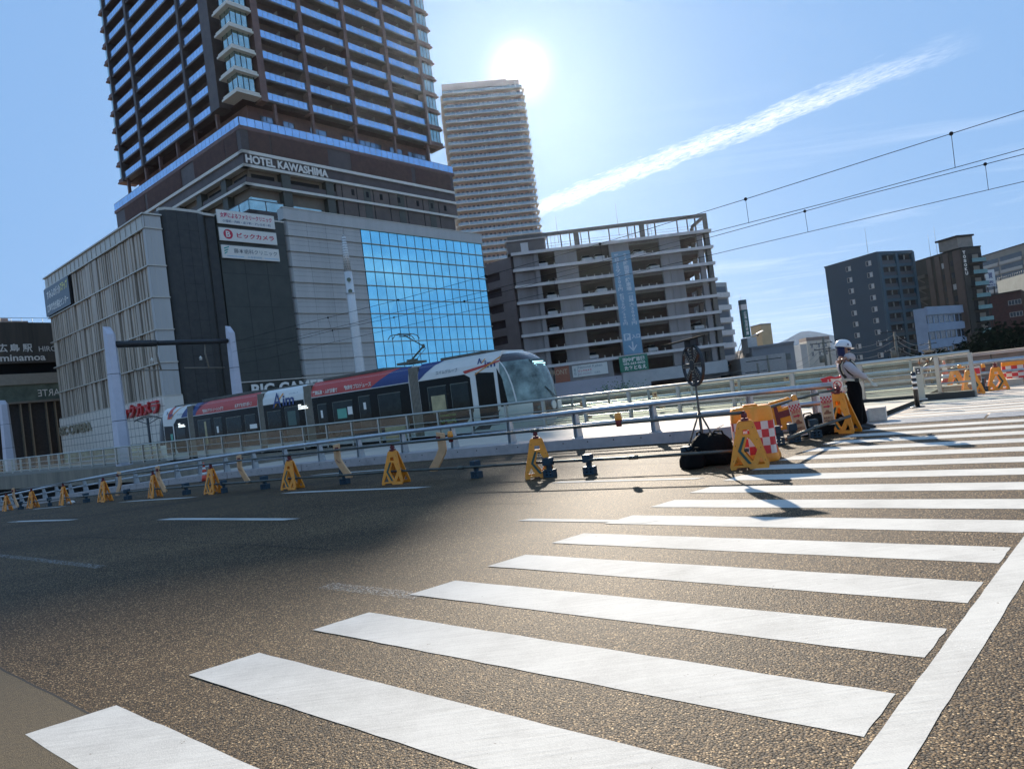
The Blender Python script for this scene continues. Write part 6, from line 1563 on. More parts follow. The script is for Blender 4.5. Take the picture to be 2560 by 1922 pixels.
# ================================================================ orange cushion with checks
def cushion(p, yaw, label, w_=.62, d_=.5, h_=.82):
    o = thing('crash_cushion', p, label, 'barrier drum'); o.rotation_euler = (0, 0, yaw)
    def ring(k, z, off=0):
        dn = []
        for i in range(401):
            a = 2*math.pi*i/400; c, s = math.cos(a), math.sin(a); dn.append(((w_/2*k+off)*math.copysign(abs(c)**.42, c), (d_/2*k+off)*math.copysign(abs(s)**.42, s)))
        L_ = [0]
        for p_, q_ in zip(dn, dn[1:]): L_.append(L_[-1]+math.hypot(p_[0]-q_[0], p_[1]-q_[1]))
        q = []; j = 0
        for i in range(40):
            t_ = L_[-1]*i/40
            while L_[j+1] < t_: j += 1
            q.append((dn[j][0], dn[j][1], z))
        return q
    m = MB(); lv = [(1.0, .0), (1.03, .03), (.99, .10), (.97, .12), (.955, .60), (.97, .62), (.94, .76), (.88, h_)]
    pts = [p_ for k, z in lv for p_ in ring(k, z)]; fs = [(l*40+i, l*40+(i+1) % 40, (l+1)*40+(i+1) % 40, (l+1)*40+i) for l in range(len(lv)-1) for i in range(40)]
    fs.append(tuple(280+i for i in range(40))); m.add(pts, fs, smooth=True); c = m.build('shell', ORG, None); c.parent = o
    m = MB(); m.box(-.1, .1, -.08, .08, h_-.005, h_+.03); c = m.build('filler_cap', ORG, None, bevel=.01); c.parent = o
    m = MB(); n = 40; rows_ = 4
    z0, z1 = .12, .60
    for r_ in range(rows_):
        for i in range(0, 40, 1):
            a = ring(.965+.005, z0+(z1-z0)*r_/rows_, .004); b = ring(.965+.003, z0+(z1-z0)*(r_+1)/rows_, .004)
            j = (i+1) % 40; m.mi = ((i//2)+r_) % 2
            m.add([a[i], a[j], b[j], b[i]], [(0, 1, 2, 3)])
    c = m.build('reflective_band', [M('reflect_red', (.62, .03, .03), r=.4, var=.1, scale=6), M('reflect_white', (.66, .60, .58), r=.45, var=.08, scale=6, dirt=.1)], None); c.parent = o
    return o
cp = GR(*D(1634, 997)); cushion(cp+Vector((.05, .12, 0)), XA+R(25), 'orange water-filled cushion with a red and white checkered band, behind an A-frame')
cushion(G(2562, 955, -.3), XA+R(5), 'second orange checkered cushion, far off at the right edge', w_=1.2, d_=.6)
# leaf behind the cushion
place_af(cp+Vector((.16, .20, 0)), 62, 'yellow A-frame barricade half hidden behind the orange checkered cushion')
# ================================================================ tripod sign wheel
MST = M('tripod_steel', (.10, .095, .085), r=.5, metal=.4, var=.3)
def wheel_sign(p, label, yaw, hub=1.52):
    o = thing('tripod_sign', p, label, 'warning sign', None); o.rotation_euler = (0, 0, yaw)
    m = MB(); m.tube([(0, 0, .15), (0, 0, hub)], .018, 8); m.tube([(0, 0, .15), (0, 0, .75)], .024, 8); c = m.build('mast', MST, None); c.parent = o
    for a in (.5, 2.6, 4.7):
        m = MB(); m.tube([(0, 0, .82), (.40*math.cos(a), .40*math.sin(a), .0)], .015, 6); m.tube([(0, 0, .3), (.2*math.cos(a), .2*math.sin(a), .30)], .006, 4); c = m.build('leg', MST, None); c.parent = o
    m = MB(); Rr = .33
    n = 24
    for i in range(n):
        a, b = 2*math.pi*i/n, 2*math.pi*(i+1)/n
        p4 = [(r_*math.cos(t_), y_, hub+.02+r_*math.sin(t_)) for y_ in (-.02, .02) for r_, t_ in ((Rr-.035, a), (Rr, a), (Rr, b), (Rr-.035, b))]
        m.add(p4, [(0, 1, 2, 3), (4, 7, 6, 5), (1, 5, 6, 2), (0, 3, 7, 4)])
    c = m.build('rim', BKM, None); c.parent = o
    for i in range(8):
        a = math.pi*i/4; m = MB(); u_ = Vector((math.cos(a), 0, math.sin(a))); v_ = Vector((-math.sin(a), 0, math.cos(a)))
        ps = []
        for y_ in (-.018, .018):
            for k, w_ in ((.06, -.028), (.30, -.045), (.30, .045), (.06, .028)): q = u_*k+v_*w_; ps.append((q.x, y_, hub+.02+q.z))
        m.add(ps, [(0, 1, 2, 3), (4, 7, 6, 5), (0, 4, 5, 1), (1, 5, 6, 2), (2, 6, 7, 3), (3, 7, 4, 0)]); c = m.build('spoke', BKM, None); c.parent = o
        m = MB()
        for k in range(5):
            for s_ in (-1, 1):
                q = u_*(.09+.045*k)+v_*s_*.018
                for y0_ in (-.026, .019): m.box(q.x-.007, q.x+.007, y0_, y0_+.008, hub+.02+q.z-.007, hub+.02+q.z+.007)
        d_ = m.build('led_stud', M('led_off', (.38, .34, .28), r=.3), None); d_.parent = c
    m = MB(); m.tube([(0, -.03, hub+.02), (0, .03, hub+.02)], .07, 14); c = m.build('hub', BKM, None); c.parent = o
    m = MB(); m.box(-.1, .1, -.05, .05, hub+.30, hub+.42); c = m.build('control_box', BKM, None); c.parent = o
    m = MB(); m.add([(-.13, -.42, hub+.36), (.13, -.42, hub+.36), (.13, .20, hub+.44), (-.13, .20, hub+.44), (-.13, -.42, hub+.385), (.13, -.42, hub+.385), (.13, .20, hub+.465), (-.13, .20, hub+.465)], [(0, 1, 2, 3), (4, 7, 6, 5), (0, 4, 5, 1), (1, 5, 6, 2), (2, 6, 7, 3), (3, 7, 4, 0)]); c = m.build('solar_panel', M('panel_matt', (.02, .02, .02), r=.95, spec=.05), None); c.parent = o
    return o
tp = G(*D(1525, 1003)); wheel_sign(tp, 'black spoked wheel sign with a small roof panel on a steel tripod, beside the cushion', R(-77))
wheel_sign(G(2332, 975, -.3), 'far black wheel sign on a tripod seen through the glass fence', R(-20), .98)
# black bags
BAG = M('bag_black', (.005, .005, .005), r=.8, spec=.15, var=.4, scale=9, bump=.6, bscale=14)
def bag(p, rx, ry, rz, label, seed, yaw=0):
    rnd = random.Random(seed); o = thing('sandbag', p, label, 'bag', None); o.rotation_euler = (0, 0, yaw)
    m = MB(); n, k = 20, 12; pts = []
    for i in range(k+1):
        th = math.pi*i/k
        for j in range(n):
            ph = 2*math.pi*j/n; w_ = 1+.09*math.sin(3*ph+seed)*math.sin(th)+.07*math.sin(5*ph+2*th)+rnd.uniform(-.03, .03)
            z = rz*(math.cos(th)*1.0); z = max(z, -rz*.35)
            pts.append((rx*math.sin(th)**.7*math.cos(ph)*w_, ry*math.sin(th)**.7*math.sin(ph)*w_, z*w_+rz*.36))
    m.add(pts, [(i*n+j, i*n+(j+1) % n, (i+1)*n+(j+1) % n, (i+1)*n+j) for i in range(k) for j in range(n)], smooth=True); c = m.build('sack', BAG, None); c.parent = o
    for s_ in (-1, 1):
        m = MB(); m.tube([(s_*.2*rx, -.3*ry, rz*1.2), (s_*.35*rx, -.3*ry, rz*1.5), (s_*.6*rx, .0, rz*1.45), (s_*.7*rx, .1*ry, rz*1.05)], .016, 5); c = m.build('handle', BAG, None); c.parent = o
bp_ = G(*D(1533, 1004)); bag(bp_+Vector((.08, .08, 0)), .33, .27, .34, 'slumped black bag weighing down the tripod', 2, XA)
bag(G(*D(1522, 1006))+Vector((-.16, -.02, 0)), .20, .2, .20, 'smaller black bag at the left foot of the tripod', 5, XA)
bag(G(*D(1775, 938)), .42, .22, .28, 'black bag lying behind the hanging posters', 8, R(-20))
m = MB(); q = GR(178, 1259); bag_ = None
o = thing('plastic_bag', q, 'small crumpled white bag on the road at the foot of an A-frame', 'bag'); m.lathe([(.05, 0), (.14, .03), (.11, .09), (.05, .12)], tuple(q), 9); m.build('sack', SW, o)
# cones
def cone(p, h_, label):
    o = thing('traffic_cone', p, label, 'traffic cone', 'orange traffic cones')
    m = MB(); m.box(p.x-.19*h_/.7, p.x+.19*h_/.7, p.y-.19*h_/.7, p.y+.19*h_/.7, p.z, p.z+.03); m.build('base', BKM, o)
    cr_ = M('cone_red', (.72, .07, .03), r=.5, var=.08); r0 = .14*h_/.7
    def rr(t): return r0*(1-t)+.025*t
    for nm, a, b, mt in (('cone_body', 0, .32, cr_), ('reflective_band', .32, .47, SW), ('cone_body', .47, .62, cr_), ('reflective_band', .62, .75, SW), ('cone_body', .75, 1, cr_)):
        m = MB(); m.lathe([(rr(a), .03+a*h_), (rr(b), .03+b*h_)], tuple(p), 16); m.build(nm, mt, o)
cone(GR(334, 1214), .68, 'orange traffic cone with white bands near the second tan board from the left'); cone(GR(514, 1203), .7, 'orange traffic cone with white bands left of an A-frame')
cone(G(2368, 968, -.3), .95, 'big faded traffic cone seen through the end of the glass fence')
# ================================================================ the closed-off corner by the guard
pT = uvw(4.33, 13.35-.55, 0); pA2 = G(*D(1800, 944))
pipe('barrier_pipe', [Vector((3.86, 10.75, .70)), G(2100, 1040, 0)*0+P(1905, 1023, 11.0), P(1990, 998, 12.4), P(2085, 975, 12.3)], .026, 'short upper pipe from the orange cushion to the guard', True)
pipe('barrier_pipe', [P(1965, 1098, 10.9), P(2040, 1068, 11.6), P(2125, 1040, 12.2)], .026, 'short lower pipe running toward the guard', True)
place_af(G(2105, 1083, 0)+Vector((.05, .05, 0)), -15, 'yellow A-frame barricade with a dark arrow at the guard\'s feet', s=1.02)
f2a = place_af(G(2122, 1080, 0)+Vector((.0, .35, 0)), -35, 'tilted yellow A-frame barricade directly behind the guard\'s legs')
# moulded yellow board
yb = G(1968, 1094, 0); o = thing('moulded_board', yb, 'yellow moulded barricade board with a dark red T shape, right of the cushion', 'barricade'); o.rotation_euler = (0, R(-5), R(-22))
m = MB(); m.plate([(-.20, .16), (.18, .16), (.21, .22), (.20, .40), (.22, .44), (.21, .70), (.17, .74), (-.19, .70), (-.21, .66), (-.20, .55), (-.17, .50), (-.20, .44)], [[(.02, .56), (.14, .58), (.14, .63), (.02, .62)], [(.05, .24), (.13, .24), (.13, .29), (.05, .29)], [(-.14, .22), (-.04, .22), (-.04, .25), (-.14, .25)]], -.04, .04); b = m.build('board', YEL, None, bevel=.01); b.parent = o
m = MB(); m.plate([(-.12, .24), (-.05, .24), (-.045, .38), (.15, .40), (.15, .52), (-.05, .50), (-.06, .62), (-.12, .62)], [], -.048, -.041); c = m.build('mark', BRN, None); c.parent = b
m = MB(); m.box(-.15, -.05, -.05, .05, .0, .16); m.box(.05, .15, -.05, .05, .0, .16); c = m.build('foot', CLB, None); c.parent = o
for (x, y), lb in (((1985, 1105), 'dark blue weight at the right foot of the moulded yellow board'), ((1945, 1112), 'dark blue weight between the cushion and the moulded board'), ((2038, 1094), 'dark blue weight below the hanging posters')):
    c = copy_tree(w0); c.location = G(x, y, 0); c.rotation_euler = (0, 0, R(-10)); c['label'] = lb
lamp(P(1986, 1004, 12.2), 'amber warning lamp on the short pipe above the moulded yellow board')
PAP = M('poster_paper', (.62, .55, .50), r=.7, var=.06, scale=4); PRD = M('poster_red', (.60, .03, .04), r=.6); PBR = M('poster_brown', (.30, .10, .04), r=.7, var=.2, scale=20); POR = M('poster_tint', (.62, .36, .18), r=.7, var=.2, scale=6)
def poster(cx, cy, Y, w_, h_, yaw, label, lean=0):
    p = P(cx, cy, Y); o = thing('poster', p, label, 'poster', 'laminated posters hanging from the short pipe'); o.rotation_euler = (0, lean, yaw)
    m = MB(); m.box(-w_/2, w_/2, 0, .006, -h_/2, h_/2); c = m.build('sheet', PAP, None); c.parent = o
    m = MB()
    for r_ in range(3):
        for i in range(7):
            if (i+r_) % 2 == 0: a = -w_/2+.01+(w_-.02)*i/7; m.box(a, a+(w_-.02)/7, -.004, -.001, h_/2-.06-.035*(r_+1), h_/2-.06-.035*r_)
    c = m.build('check_print', PRD, None); c.parent = o
    m = MB(); m.box(-w_*.44, w_*.44, -.0035, -.001, -h_*.46, h_*.26); c = m.build('tint_print', POR, None); c.parent = o
    F_ = lambda x, z: Matrix(((1, 0, 0, x), (0, 0, -1, -.006), (0, 1, 0, z), (0, 0, 0, 1)))
    for s, x, z, ww_, hh_ in (('お知らせ', 0, h_*.19, w_*.7, .055), ('車両通行止', 0, -h_*.28, w_*.78, .05), ('工事期間中ご協力', 0, -h_*.37, w_*.8, .035)):
        vs_, fs = text_mesh(s, .03); x0 = min(v.x for v in vs_); x1 = max(v.x for v in vs_); y0 = min(v.y for v in vs_); y1 = max(v.y for v in vs_)
        m = MB(); m.add([tuple(F_(x, z) @ Vector(((v.x-(x0+x1)/2)*ww_/(x1-x0), (v.y-(y0+y1)/2)*hh_/(y1-y0), 0))) for v in vs_], fs); c = m.build('lettering', PRD if z > 0 else PBR, None, recalc=False); c.parent = o
    m = MB(); m.add([(x, -.0062, z) for x, z in ((-w_*.3, h_*.10), (w_*.05, h_*.10), (w_*.05, h_*.13), (w_*.3, h_*.075), (w_*.05, h_*.02), (w_*.05, h_*.05), (-w_*.3, h_*.05))], [tuple(range(7))]); c = m.build('arrow', PRD, None); c.parent = o
    m = MB(); m.add([(x, -.0062, z) for x, z in ((-w_*.3, -h_*.16), (w_*.3, -h_*.16), (w_*.3, -h_*.1), (w_*.15, -h_*.09), (w_*.08, -h_*.03), (-w_*.12, -h_*.03), (-w_*.2, -h_*.09), (-w_*.3, -h_*.1))], [tuple(range(8))]); c = m.build('car_print', PBR, None); c.parent = o
poster(1994, 1046, 12.0, .20, .62, R(-12), 'laminated poster hanging left, just right of the moulded yellow board', R(-7))
poster(2068, 1022, 12.0, .205, .56, R(-6), 'laminated poster hanging right, beside the A-frame at the guard\'s feet')
# no-entry sign: red pennant and white board
ns = P(2085, 975, 13.2); o = thing('no_entry_board', (ns.x, ns.y, 0), 'red and white keep-out board with a crossed-out walker behind the guard', 'sign'); o.rotation_euler = (0, 0, R(-8))
zt_ = P(2072, 945, 13.2).z
m = MB(); m.plate([(-.22, zt_-.0), (-.03, zt_+.03), (.05, zt_), (.13, zt_+.02), (.17, zt_+.06), (.19, zt_-.75), (.0, zt_-.8), (-.02, zt_-.40)], [], 0, .01); c = m.build('board', SW, None); c.parent = o
m = MB(); m.plate([(-.225, zt_+.005), (-.04, zt_+.035), (-.025, zt_-.42)], [], -.012, -.002); m.plate([(-.04, zt_+.035), (.05, zt_+.005), (.13, zt_+.02), (.17, zt_+.06), (.16, zt_-.02), (.05, zt_-.03), (-.04, zt_-.01)], [], -.012, -.002); c = m.build('pennant', PRD, None); c.parent = o
m = MB()
for i in range(20):
    a, b = 2*math.pi*i/20, 2*math.pi*(i+1)/20; m.add([(.07+r_*math.cos(t_), -.004, zt_-.15+r_*math.sin(t_)) for r_, t_ in ((.065, a), (.08, a), (.08, b), (.065, b))], [(0, 1, 2, 3)])
m.add([(.07+x, -.0045, zt_-.15+z) for x, z in ((-.055, .045), (-.045, .055), (.055, -.045), (.045, -.055))], [(0, 1, 2, 3)])
c = m.build('prohibition_ring', PRD, None); c.parent = o
m = MB(); m.add([(.07+x, -.003, zt_-.15+z) for x, z in ((-.015, .01), (.015, .01), (.02, -.03), (.03, -.055), (.015, -.055), (.0, -.03), (-.02, -.055), (-.03, -.05), (-.01, -.02))], [tuple(range(9))]); m.lathe([(.0, .014), (.014, .02), (.014, .035), (0, .045)], (.07, -.003, zt_-.15), 8); c = m.build('walker', BKM, None); c.parent = o
F_ = lambda x, z: Matrix(((1, 0, 0, x), (0, 0, -1, -.014), (0, 1, 0, z), (0, 0, 0, 1)))
for s, x, z, ww_, hh_, mt, vert in (('立入禁止', .08, zt_-.31, .24, .09, PRD, False), ('立入禁止', -.085, zt_-.13, .035, .22, SW, True), ('関係者以外', .07, zt_-.43, .22, .045, PRD, False)):
    vs_, fs = text_mesh(s, .03, vert); x0 = min(v.x for v in vs_); x1 = max(v.x for v in vs_); y0 = min(v.y for v in vs_); y1 = max(v.y for v in vs_)
    m = MB(); m.add([tuple(F_(x, z) @ Vector(((v.x-(x0+x1)/2)*ww_/(x1-x0), (v.y-(y0+y1)/2)*hh_/(y1-y0), 0))) for v in vs_], fs); c = m.build('lettering', mt, None, recalc=False); c.parent = o
m = MB(); m.box(-.01, .02, .012, .03, 0, zt_); c = m.build('post', STEEL, None); c.parent = o
cone(G(2128, 1068, 0)+Vector((.1, .55, 0)), .7, 'traffic cone half hidden behind the guard\'s legs')
# bollard, intercom post
b_ = G(2294.4, 1018, -.03); o = thing('bollard', b_, 'black bollard with three white bands on the far crossing', 'bollard')
m = MB(); m.lathe([(.16, 0), (.15, .02), (.05, .03)], tuple(b_), 14); m.build('base', BKM, o)
zz = 0
m = MB(); m.lathe([(.05, .03), (.05, .80), (.035, .82)], tuple(b_), 14); m.build('tube', M('bollard_black', (.015, .015, .018), r=.4), o)
for z in (.42, .55, .68): m = MB(); m.lathe([(.0515, z), (.0515, z+.055)], tuple(b_), 14); m.build('white_band', SW, o)
i_ = G(2304, 999, -.06); o = thing('intercom_post', i_, 'beige square intercom post behind the banded bollard', 'post'); o.rotation_euler = (0, 0, R(-20))
m = MB(); m.box(-.085, .085, -.07, .07, 0, .88); c = m.build('housing', M('post_beige', (.46, .42, .32), r=.5, var=.05), None, bevel=.01); c.parent = o
m = MB(); m.box(-.06, .04, -.076, -.071, .68, .84); c = m.build('panel', BKM, None); c.parent = o
m = MB(); m.box(-.03, .01, -.079, -.0765, .78, .81); m.box(-.03, .02, -.079, -.0765, .70, .74); c = m.build('button', SW, None); c.parent = o
m = MB(); m.box(-.13, .13, -.11, .11, 0, .02); c = m.build('base_plate', STEEL, None); c.parent = o
# far barricades across the crossing, arrows the other way
afr = make_aframe(flip=True); afr['label'] = 'far yellow A-frame barricade beside a dark weight, left of the far orange cushion'
FG_ = 'far A-frame barricades with right-pointing arrows'; afr['group'] = FG_
afr.location = G(2496, 976, -.28); afr.rotation_euler = (0, 0, XA+R(10))
c = copy_tree(afr); c.location = G(2432, 986, -.22); c.rotation_euler = (0, 0, XA+R(18)); c['label'] = 'far yellow A-frame barricade behind the small concrete block'
c = copy_tree(afr); c.location = G(2412, 984, -.25)+Vector((.1, .5, 0)); c.rotation_euler = (0, 0, XA+R(-10)); c['label'] = 'far yellow A-frame barricade under the cluster of amber lamps'
fb = G(2400, 985, -.2); m = MB(); m.add([tuple(fb+U*a+V*b+Vector((0, 0, z))) for z in (0, .27) for a, b in ((-.45, -.2), (.45, -.2), (.45, .35), (-.45, .35))], [(0, 1, 2, 3), (4, 5, 6, 7), (0, 1, 5, 4), (1, 2, 6, 5), (2, 3, 7, 6), (3, 0, 4, 7)], raw=True); tag(m.build('kerb_block', CONCD, bevel=.01), 'dark stained concrete block under the end of the far guard rail', 'block')
c = copy_tree(w0); c.location = G(2458, 980, -.28); c.rotation_euler = (0, 0, R(-50)); c.scale = (1.3,)*3; c['label'] = 'black weight between the two far A-frame barricades'
pf = [G(2412, 984, -.25)+Vector((0, .5, .78)), G(2496, 976, -.28)+Vector((0, 0, .80))]
pipe('barrier_pipe', pf, .022, 'far upper pipe between the far A-frame barricades', False)
for i, (x, y, lb) in enumerate(((2400, 921, 'amber lamp at the left of the far cluster'), (2410, 926, 'amber lamp at the right of the far cluster'), (2458, 919, 'amber lamp on the far pipe beside the paper sheet'))): lamp(P(x, y, 20.5), lb)
pp = P(2443, 936, 20.4); o = thing('poster', pp, 'faded paper sheet hanging from the far pipe', 'poster'); m = MB(); m.box(pp.x-.11, pp.x+.11, pp.y, pp.y+.01, pp.z-.25, pp.z+.25); m.build('sheet', PAP, o)
for i in range(2): m = MB(); m.box(pp.x-.09, pp.x+.09, pp.y-.008, pp.y-.002, pp.z-.2+.22*i, pp.z-.03+.22*i); m.build('print', PBR if i == 0 else PRD, o)
# board barriers seen through the glass beyond the tracks
for i, (x, y, lb) in enumerate(((1468, 1052, 'tiny orange board beyond the fences, below the sun glint'), (1650, 1026, 'tiny orange board beyond the fences right of centre'), (1852, 1003, 'tiny orange board left of the wheel sign\'s cushion'), (1980, 985, 'orange board seen through the fence above the moulded board'), (2180, 978, 'orange board seen through the fence right of the guard'))):
    q = P(x, y+8, 30); c = copy_tree(bd0); c.location = (q.x, q.y, -.15); c.rotation_euler = (0, 0, XA); c['label'] = lb; c['group'] = 'orange boards beyond the tracks'
# ================================================================ the guard
YP = 12.62
def J(x, y, dy=0.):
    """joint measured at crop pixel; dy = metres away from the camera"""
    p = P(1950+x/5.727, 830+y/5.727, YP); p.y += dy; return p
gb = G(2150, 1077, 0); gd = thing('person', (gb.x, gb.y, 0), 'traffic guard in white helmet, pale shirt and black trousers, one forearm raised across the face', 'person')
def skin(name, pts, edges, mat, parent, sub=2, root=0):
    """pts: list of (vector, rx, ry)"""
    me = bpy.data.meshes.new(name); me.from_pydata([p[0]-root_loc(parent) for p in pts], edges, []); me.materials.append(mat)
    o = bpy.data.objects.new(name, me); COL.objects.link(o); o.parent = parent
    md = o.modifiers.new('skin', 'SKIN'); md.use_smooth_shade = True; md.branch_smoothing = .6
    for i, p in enumerate(pts):
        d = me.skin_vertices[0].data[i]; d.radius = (p[1], p[2]); d.use_root = (i == root)
    s = o.modifiers.new('sub', 'SUBSURF'); s.levels = sub; s.render_levels = sub
    return o
SKN = M('skin', (.40, .20, .12), r=.5, var=.08, scale=9); SHT = M('shirt_cloth', (.42, .41, .46), r=.8, var=.08, scale=7, bump=.4, bscale=12); TRS = M('trouser_cloth', (.006, .006, .007), r=.95, spec=.1, var=.3, scale=6, bump=.5, bscale=14)
NVY = M('navy_cloth', (.012, .02, .07), r=.8, var=.2); GLV = M('glove_cotton', (.62, .55, .42), r=.85, var=.1, scale=14); BLKC = M('strap_black', (.015, .018, .016), r=.7); RFL = M('reflective_tape', (.50, .50, .42), r=.35, var=.15, scale=12)
nN, nF = -.15, .15
hd = J(925, 265); nk = J(862, 385); ch = J(915, 500); wa = J(1010, 660); pv = J(1050, 735)
shN = J(880, 450, nN); shF = J(900, 425, nF)
elN = J(1010, 590, nN-.06); haN = J(1195, 665, nN+.04)
elF = J(1068, 372, nF-.12); haF = J(880, 375, -.12)
hpN = J(1040, 780, -.085); hpF = J(1065, 780, .085); knN = J(1050, 1060, -.10); knF = J(1150, 1055, .08); anN = J(1075, 1350, -.10); anF = J(1235, 1325, .09)
body = skin('body', [(pv, .04, .04), (wa, .04, .04), (ch, .12, .10), (nk, .055, .055), (hd+Vector((-.01, 0, -.03)), .075, .07), (hd+Vector((.0, 0, .05)), .085, .075),
    (shN, .06, .06), (elN, .042, .042), (haN, .028, .028), (shF, .06, .06), (elF, .045, .045), (haF, .03, .03),
    (hpN, .07, .07), (knN, .05, .058), (anN, .04, .04), (hpF, .07, .07), (knF, .05, .058), (anF, .04, .04)],
    [(0, 1), (1, 2), (2, 3), (3, 4), (4, 5), (2, 6), (6, 7), (7, 8), (2, 9), (9, 10), (10, 11), (0, 12), (12, 13), (13, 14), (0, 15), (15, 16), (16, 17)], SKN, gd)
wa2 = J(1025, 690)
shirt = skin('shirt', [(J(1045, 745), .15, .135), (J(985, 610), .18, .155), (ch, .20, .175), (J(878, 425), .125, .115),
    (shN, .10, .095), (J(940, 520, nN-.06), .088, .082), (elN, .078, .072), (J(1100, 625, nN-.02), .068, .062), (J(1178, 658, nN+.03), .052, .048),
    (shF, .10, .095), (J(985, 392, nF), .09, .085), (elF, .085, .08), (J(985, 350, -.02), .080, .074), (J(895, 362, -.12), .062, .058)],
    [(0, 1), (1, 2), (2, 3), (2, 4), (4, 5), (5, 6), (6, 7), (7, 8), (2, 9), (9, 10), (10, 11), (11, 12), (12, 13)], SHT, gd)
trs = skin('trousers', [(J(1005, 610), .13, .12), (J(1050, 750), .18, .16), (hpN+Vector((0, 0, -.05)), .145, .135), (knN, .112, .105), (J(1065, 1220, -.10), .104, .096), (J(1075, 1360, -.10), .10, .092),
    (hpF+Vector((0, 0, -.05)), .145, .135), (knF, .112, .105), (J(1195, 1200, .09), .104, .096), (J(1235, 1335, .09), .10, .092)],
    [(0, 1), (1, 2), (2, 3), (3, 4), (4, 5), (1, 6), (6, 7), (7, 8), (8, 9)], TRS, gd)
# shoes on the ground
for a, y_ in ((anN, -.1), (anF, .09)):
    x0 = a.x; yy = a.y; m = MB()
    prof = [(-.10, .0), (.19, .0), (.20, .03), (.15, .06), (.05, .09), (-.07, .10), (-.11, .05)]
    m.plate(prof, [], -.048, .048, Matrix.Translation((x0, yy, .002)) @ Matrix.Rotation(R(-14), 4, 'Z')); m.build('shoe', BKM, gd, bevel=.015)
# face: nose, ear, mouth, eyes behind dark glasses
hc = hd+Vector((.0, 0, .04)); fd = Vector((.93, -.30, .05)).normalized(); fs_ = fd.cross(Vector((0, 0, 1))).normalized()
m = MB(); c = hc+fd*.088+Vector((0, 0, -.02)); m.add([tuple(c+fd*.028), tuple(c+fs_*.016-Vector((0, 0, .012))), tuple(c-fs_*.016-Vector((0, 0, .012))), tuple(c+Vector((0, 0, .035)))], [(0, 1, 2), (0, 2, 3), (0, 3, 1), (1, 3, 2)], smooth=True, raw=True); m.build('nose', SKN, gd)
m = MB(); c = hc+fd*.082+Vector((0, 0, -.062)); m.tube([tuple(c-fs_*.022), tuple(c+fd*.006), tuple(c+fs_*.022)], .006, 6, raw=True); m.build('mouth', M('lips', (.32, .11, .08), r=.5), gd)
m = MB()
for s_ in (-1, 1): m.lathe([(.004, -.016), (.019, -.008), (.019, .012), (.006, .02)], tuple(hc+fd*.078+fs_*s_*.033+Vector((0, 0, .012))), 10)
m.tube([tuple(hc+fd*.07-fs_*.078), tuple(hc+fd*.09-fs_*.03), tuple(hc+fd*.09+fs_*.03), tuple(hc+fd*.07+fs_*.078)], .008, 6, raw=True)
m.build('glasses', BKM, gd)
m = MB(); m.lathe([(.005, -.03), (.02, -.015), (.024, .01), (.012, .03)], tuple(hc+fs_*.082-fd*.005+Vector((0, 0, -.01))), 8); m.build('ear', SKN, gd)
# helmet, tipped back, navy neck flap
def helmet(m, T):
    prof = [(.128, -.012), (.131, .0), (.128, .03), (.115, .075), (.088, .112), (.05, .132), (.012, .138)]
    n = 22; pts = []
    for r_, z in prof:
        for j in range(n): a = 2*math.pi*j/n; pts.append(tuple(T @ Vector((r_*1.12*math.cos(a), r_*math.sin(a), z))))
    m.add(pts, [(i*n+j, i*n+(j+1) % n, (i+1)*n+(j+1) % n, (i+1)*n+j) for i in range(len(prof)-1) for j in range(n)]+[tuple(range((len(prof)-1)*n, len(prof)*n))], smooth=True, raw=True)
Th = Matrix.Translation(hd+Vector((-.015, 0, .065))) @ Matrix.Rotation(R(-18), 4, 'Y')
Th = Matrix.Translation(hd+Vector((-.02, 0, .07))) @ Matrix.Rotation(R(14), 4, 'Y') @ Matrix.Rotation(R(-18), 4, 'Z')
m = MB(); helmet(m, Th); m.build('helmet', M('helmet_white', (.66, .68, .74), r=.22, coat=.5, var=.02), gd)
m = MB(); pts = [tuple(Th @ Vector((.145+.045*math.cos(a), .105*math.sin(a), -.012))) for a in [R(-90+18*i) for i in range(11)]]; pts2 = [tuple(Th @ Vector((.10, .11*math.sin(a), -.006))) for a in [R(-90+18*i) for i in range(11)]]
m.add(pts+pts2, [(i, i+1, 12+i, 11+i) for i in range(10)], raw=True); m.build('helmet_peak', M('helmet_white', (.66, .68, .74)), gd)
m = MB(); c = Th @ Vector((.06, -.118, .035)); 
m.add([tuple(c+Vector((x, -.012+.25*x*0, z))) for x, z in ((-.02, -.012), (.0, -.018), (.018, .0), (.006, .004), (.012, .02), (-.01, .022), (-.014, .008), (-.002, .002))], [tuple(range(8))], raw=True); m.build('helmet_emblem', NVY, gd)
m = MB(); pts = []; fd2 = Vector((fd.x, fd.y, 0)).normalized()
for k, (z, r_) in enumerate(((.085, .100), (.04, .112), (-.03, .112), (-.085, .095), (-.125, .085))):
    for j in range(13):
        a = R(92+(360-184)*j/12); v_ = fd2*math.cos(a)*1.08+fs_*math.sin(a); pts.append(tuple(hd+Vector((-.01-.12*max(0, -z)*.6, 0, z))+v_*r_*(1+.03*math.sin(j*2.1+k))))
m.add(pts, [(k*13+j, k*13+j+1, (k+1)*13+j+1, (k+1)*13+j) for k in range(4) for j in range(12)], smooth=True, raw=True); fl = m.build('neck_flap', NVY, gd, recalc=False); fl.modifiers.new('t', 'SOLIDIFY').thickness = .008
m = MB(); m.tube([tuple(hc+fd*.03-Vector((0, 0, .10))), tuple(hc+fs_*.085+Vector((0, 0, .04)))], .008, 5, raw=True); m.tube([tuple(hc+fd*.055+fs_*.05-Vector((0, 0, .03))), tuple(hc+fd*.09+fs_*.0-Vector((0, 0, .045)))], .018, 6, raw=True); m.build('chin_strap', NVY, gd)
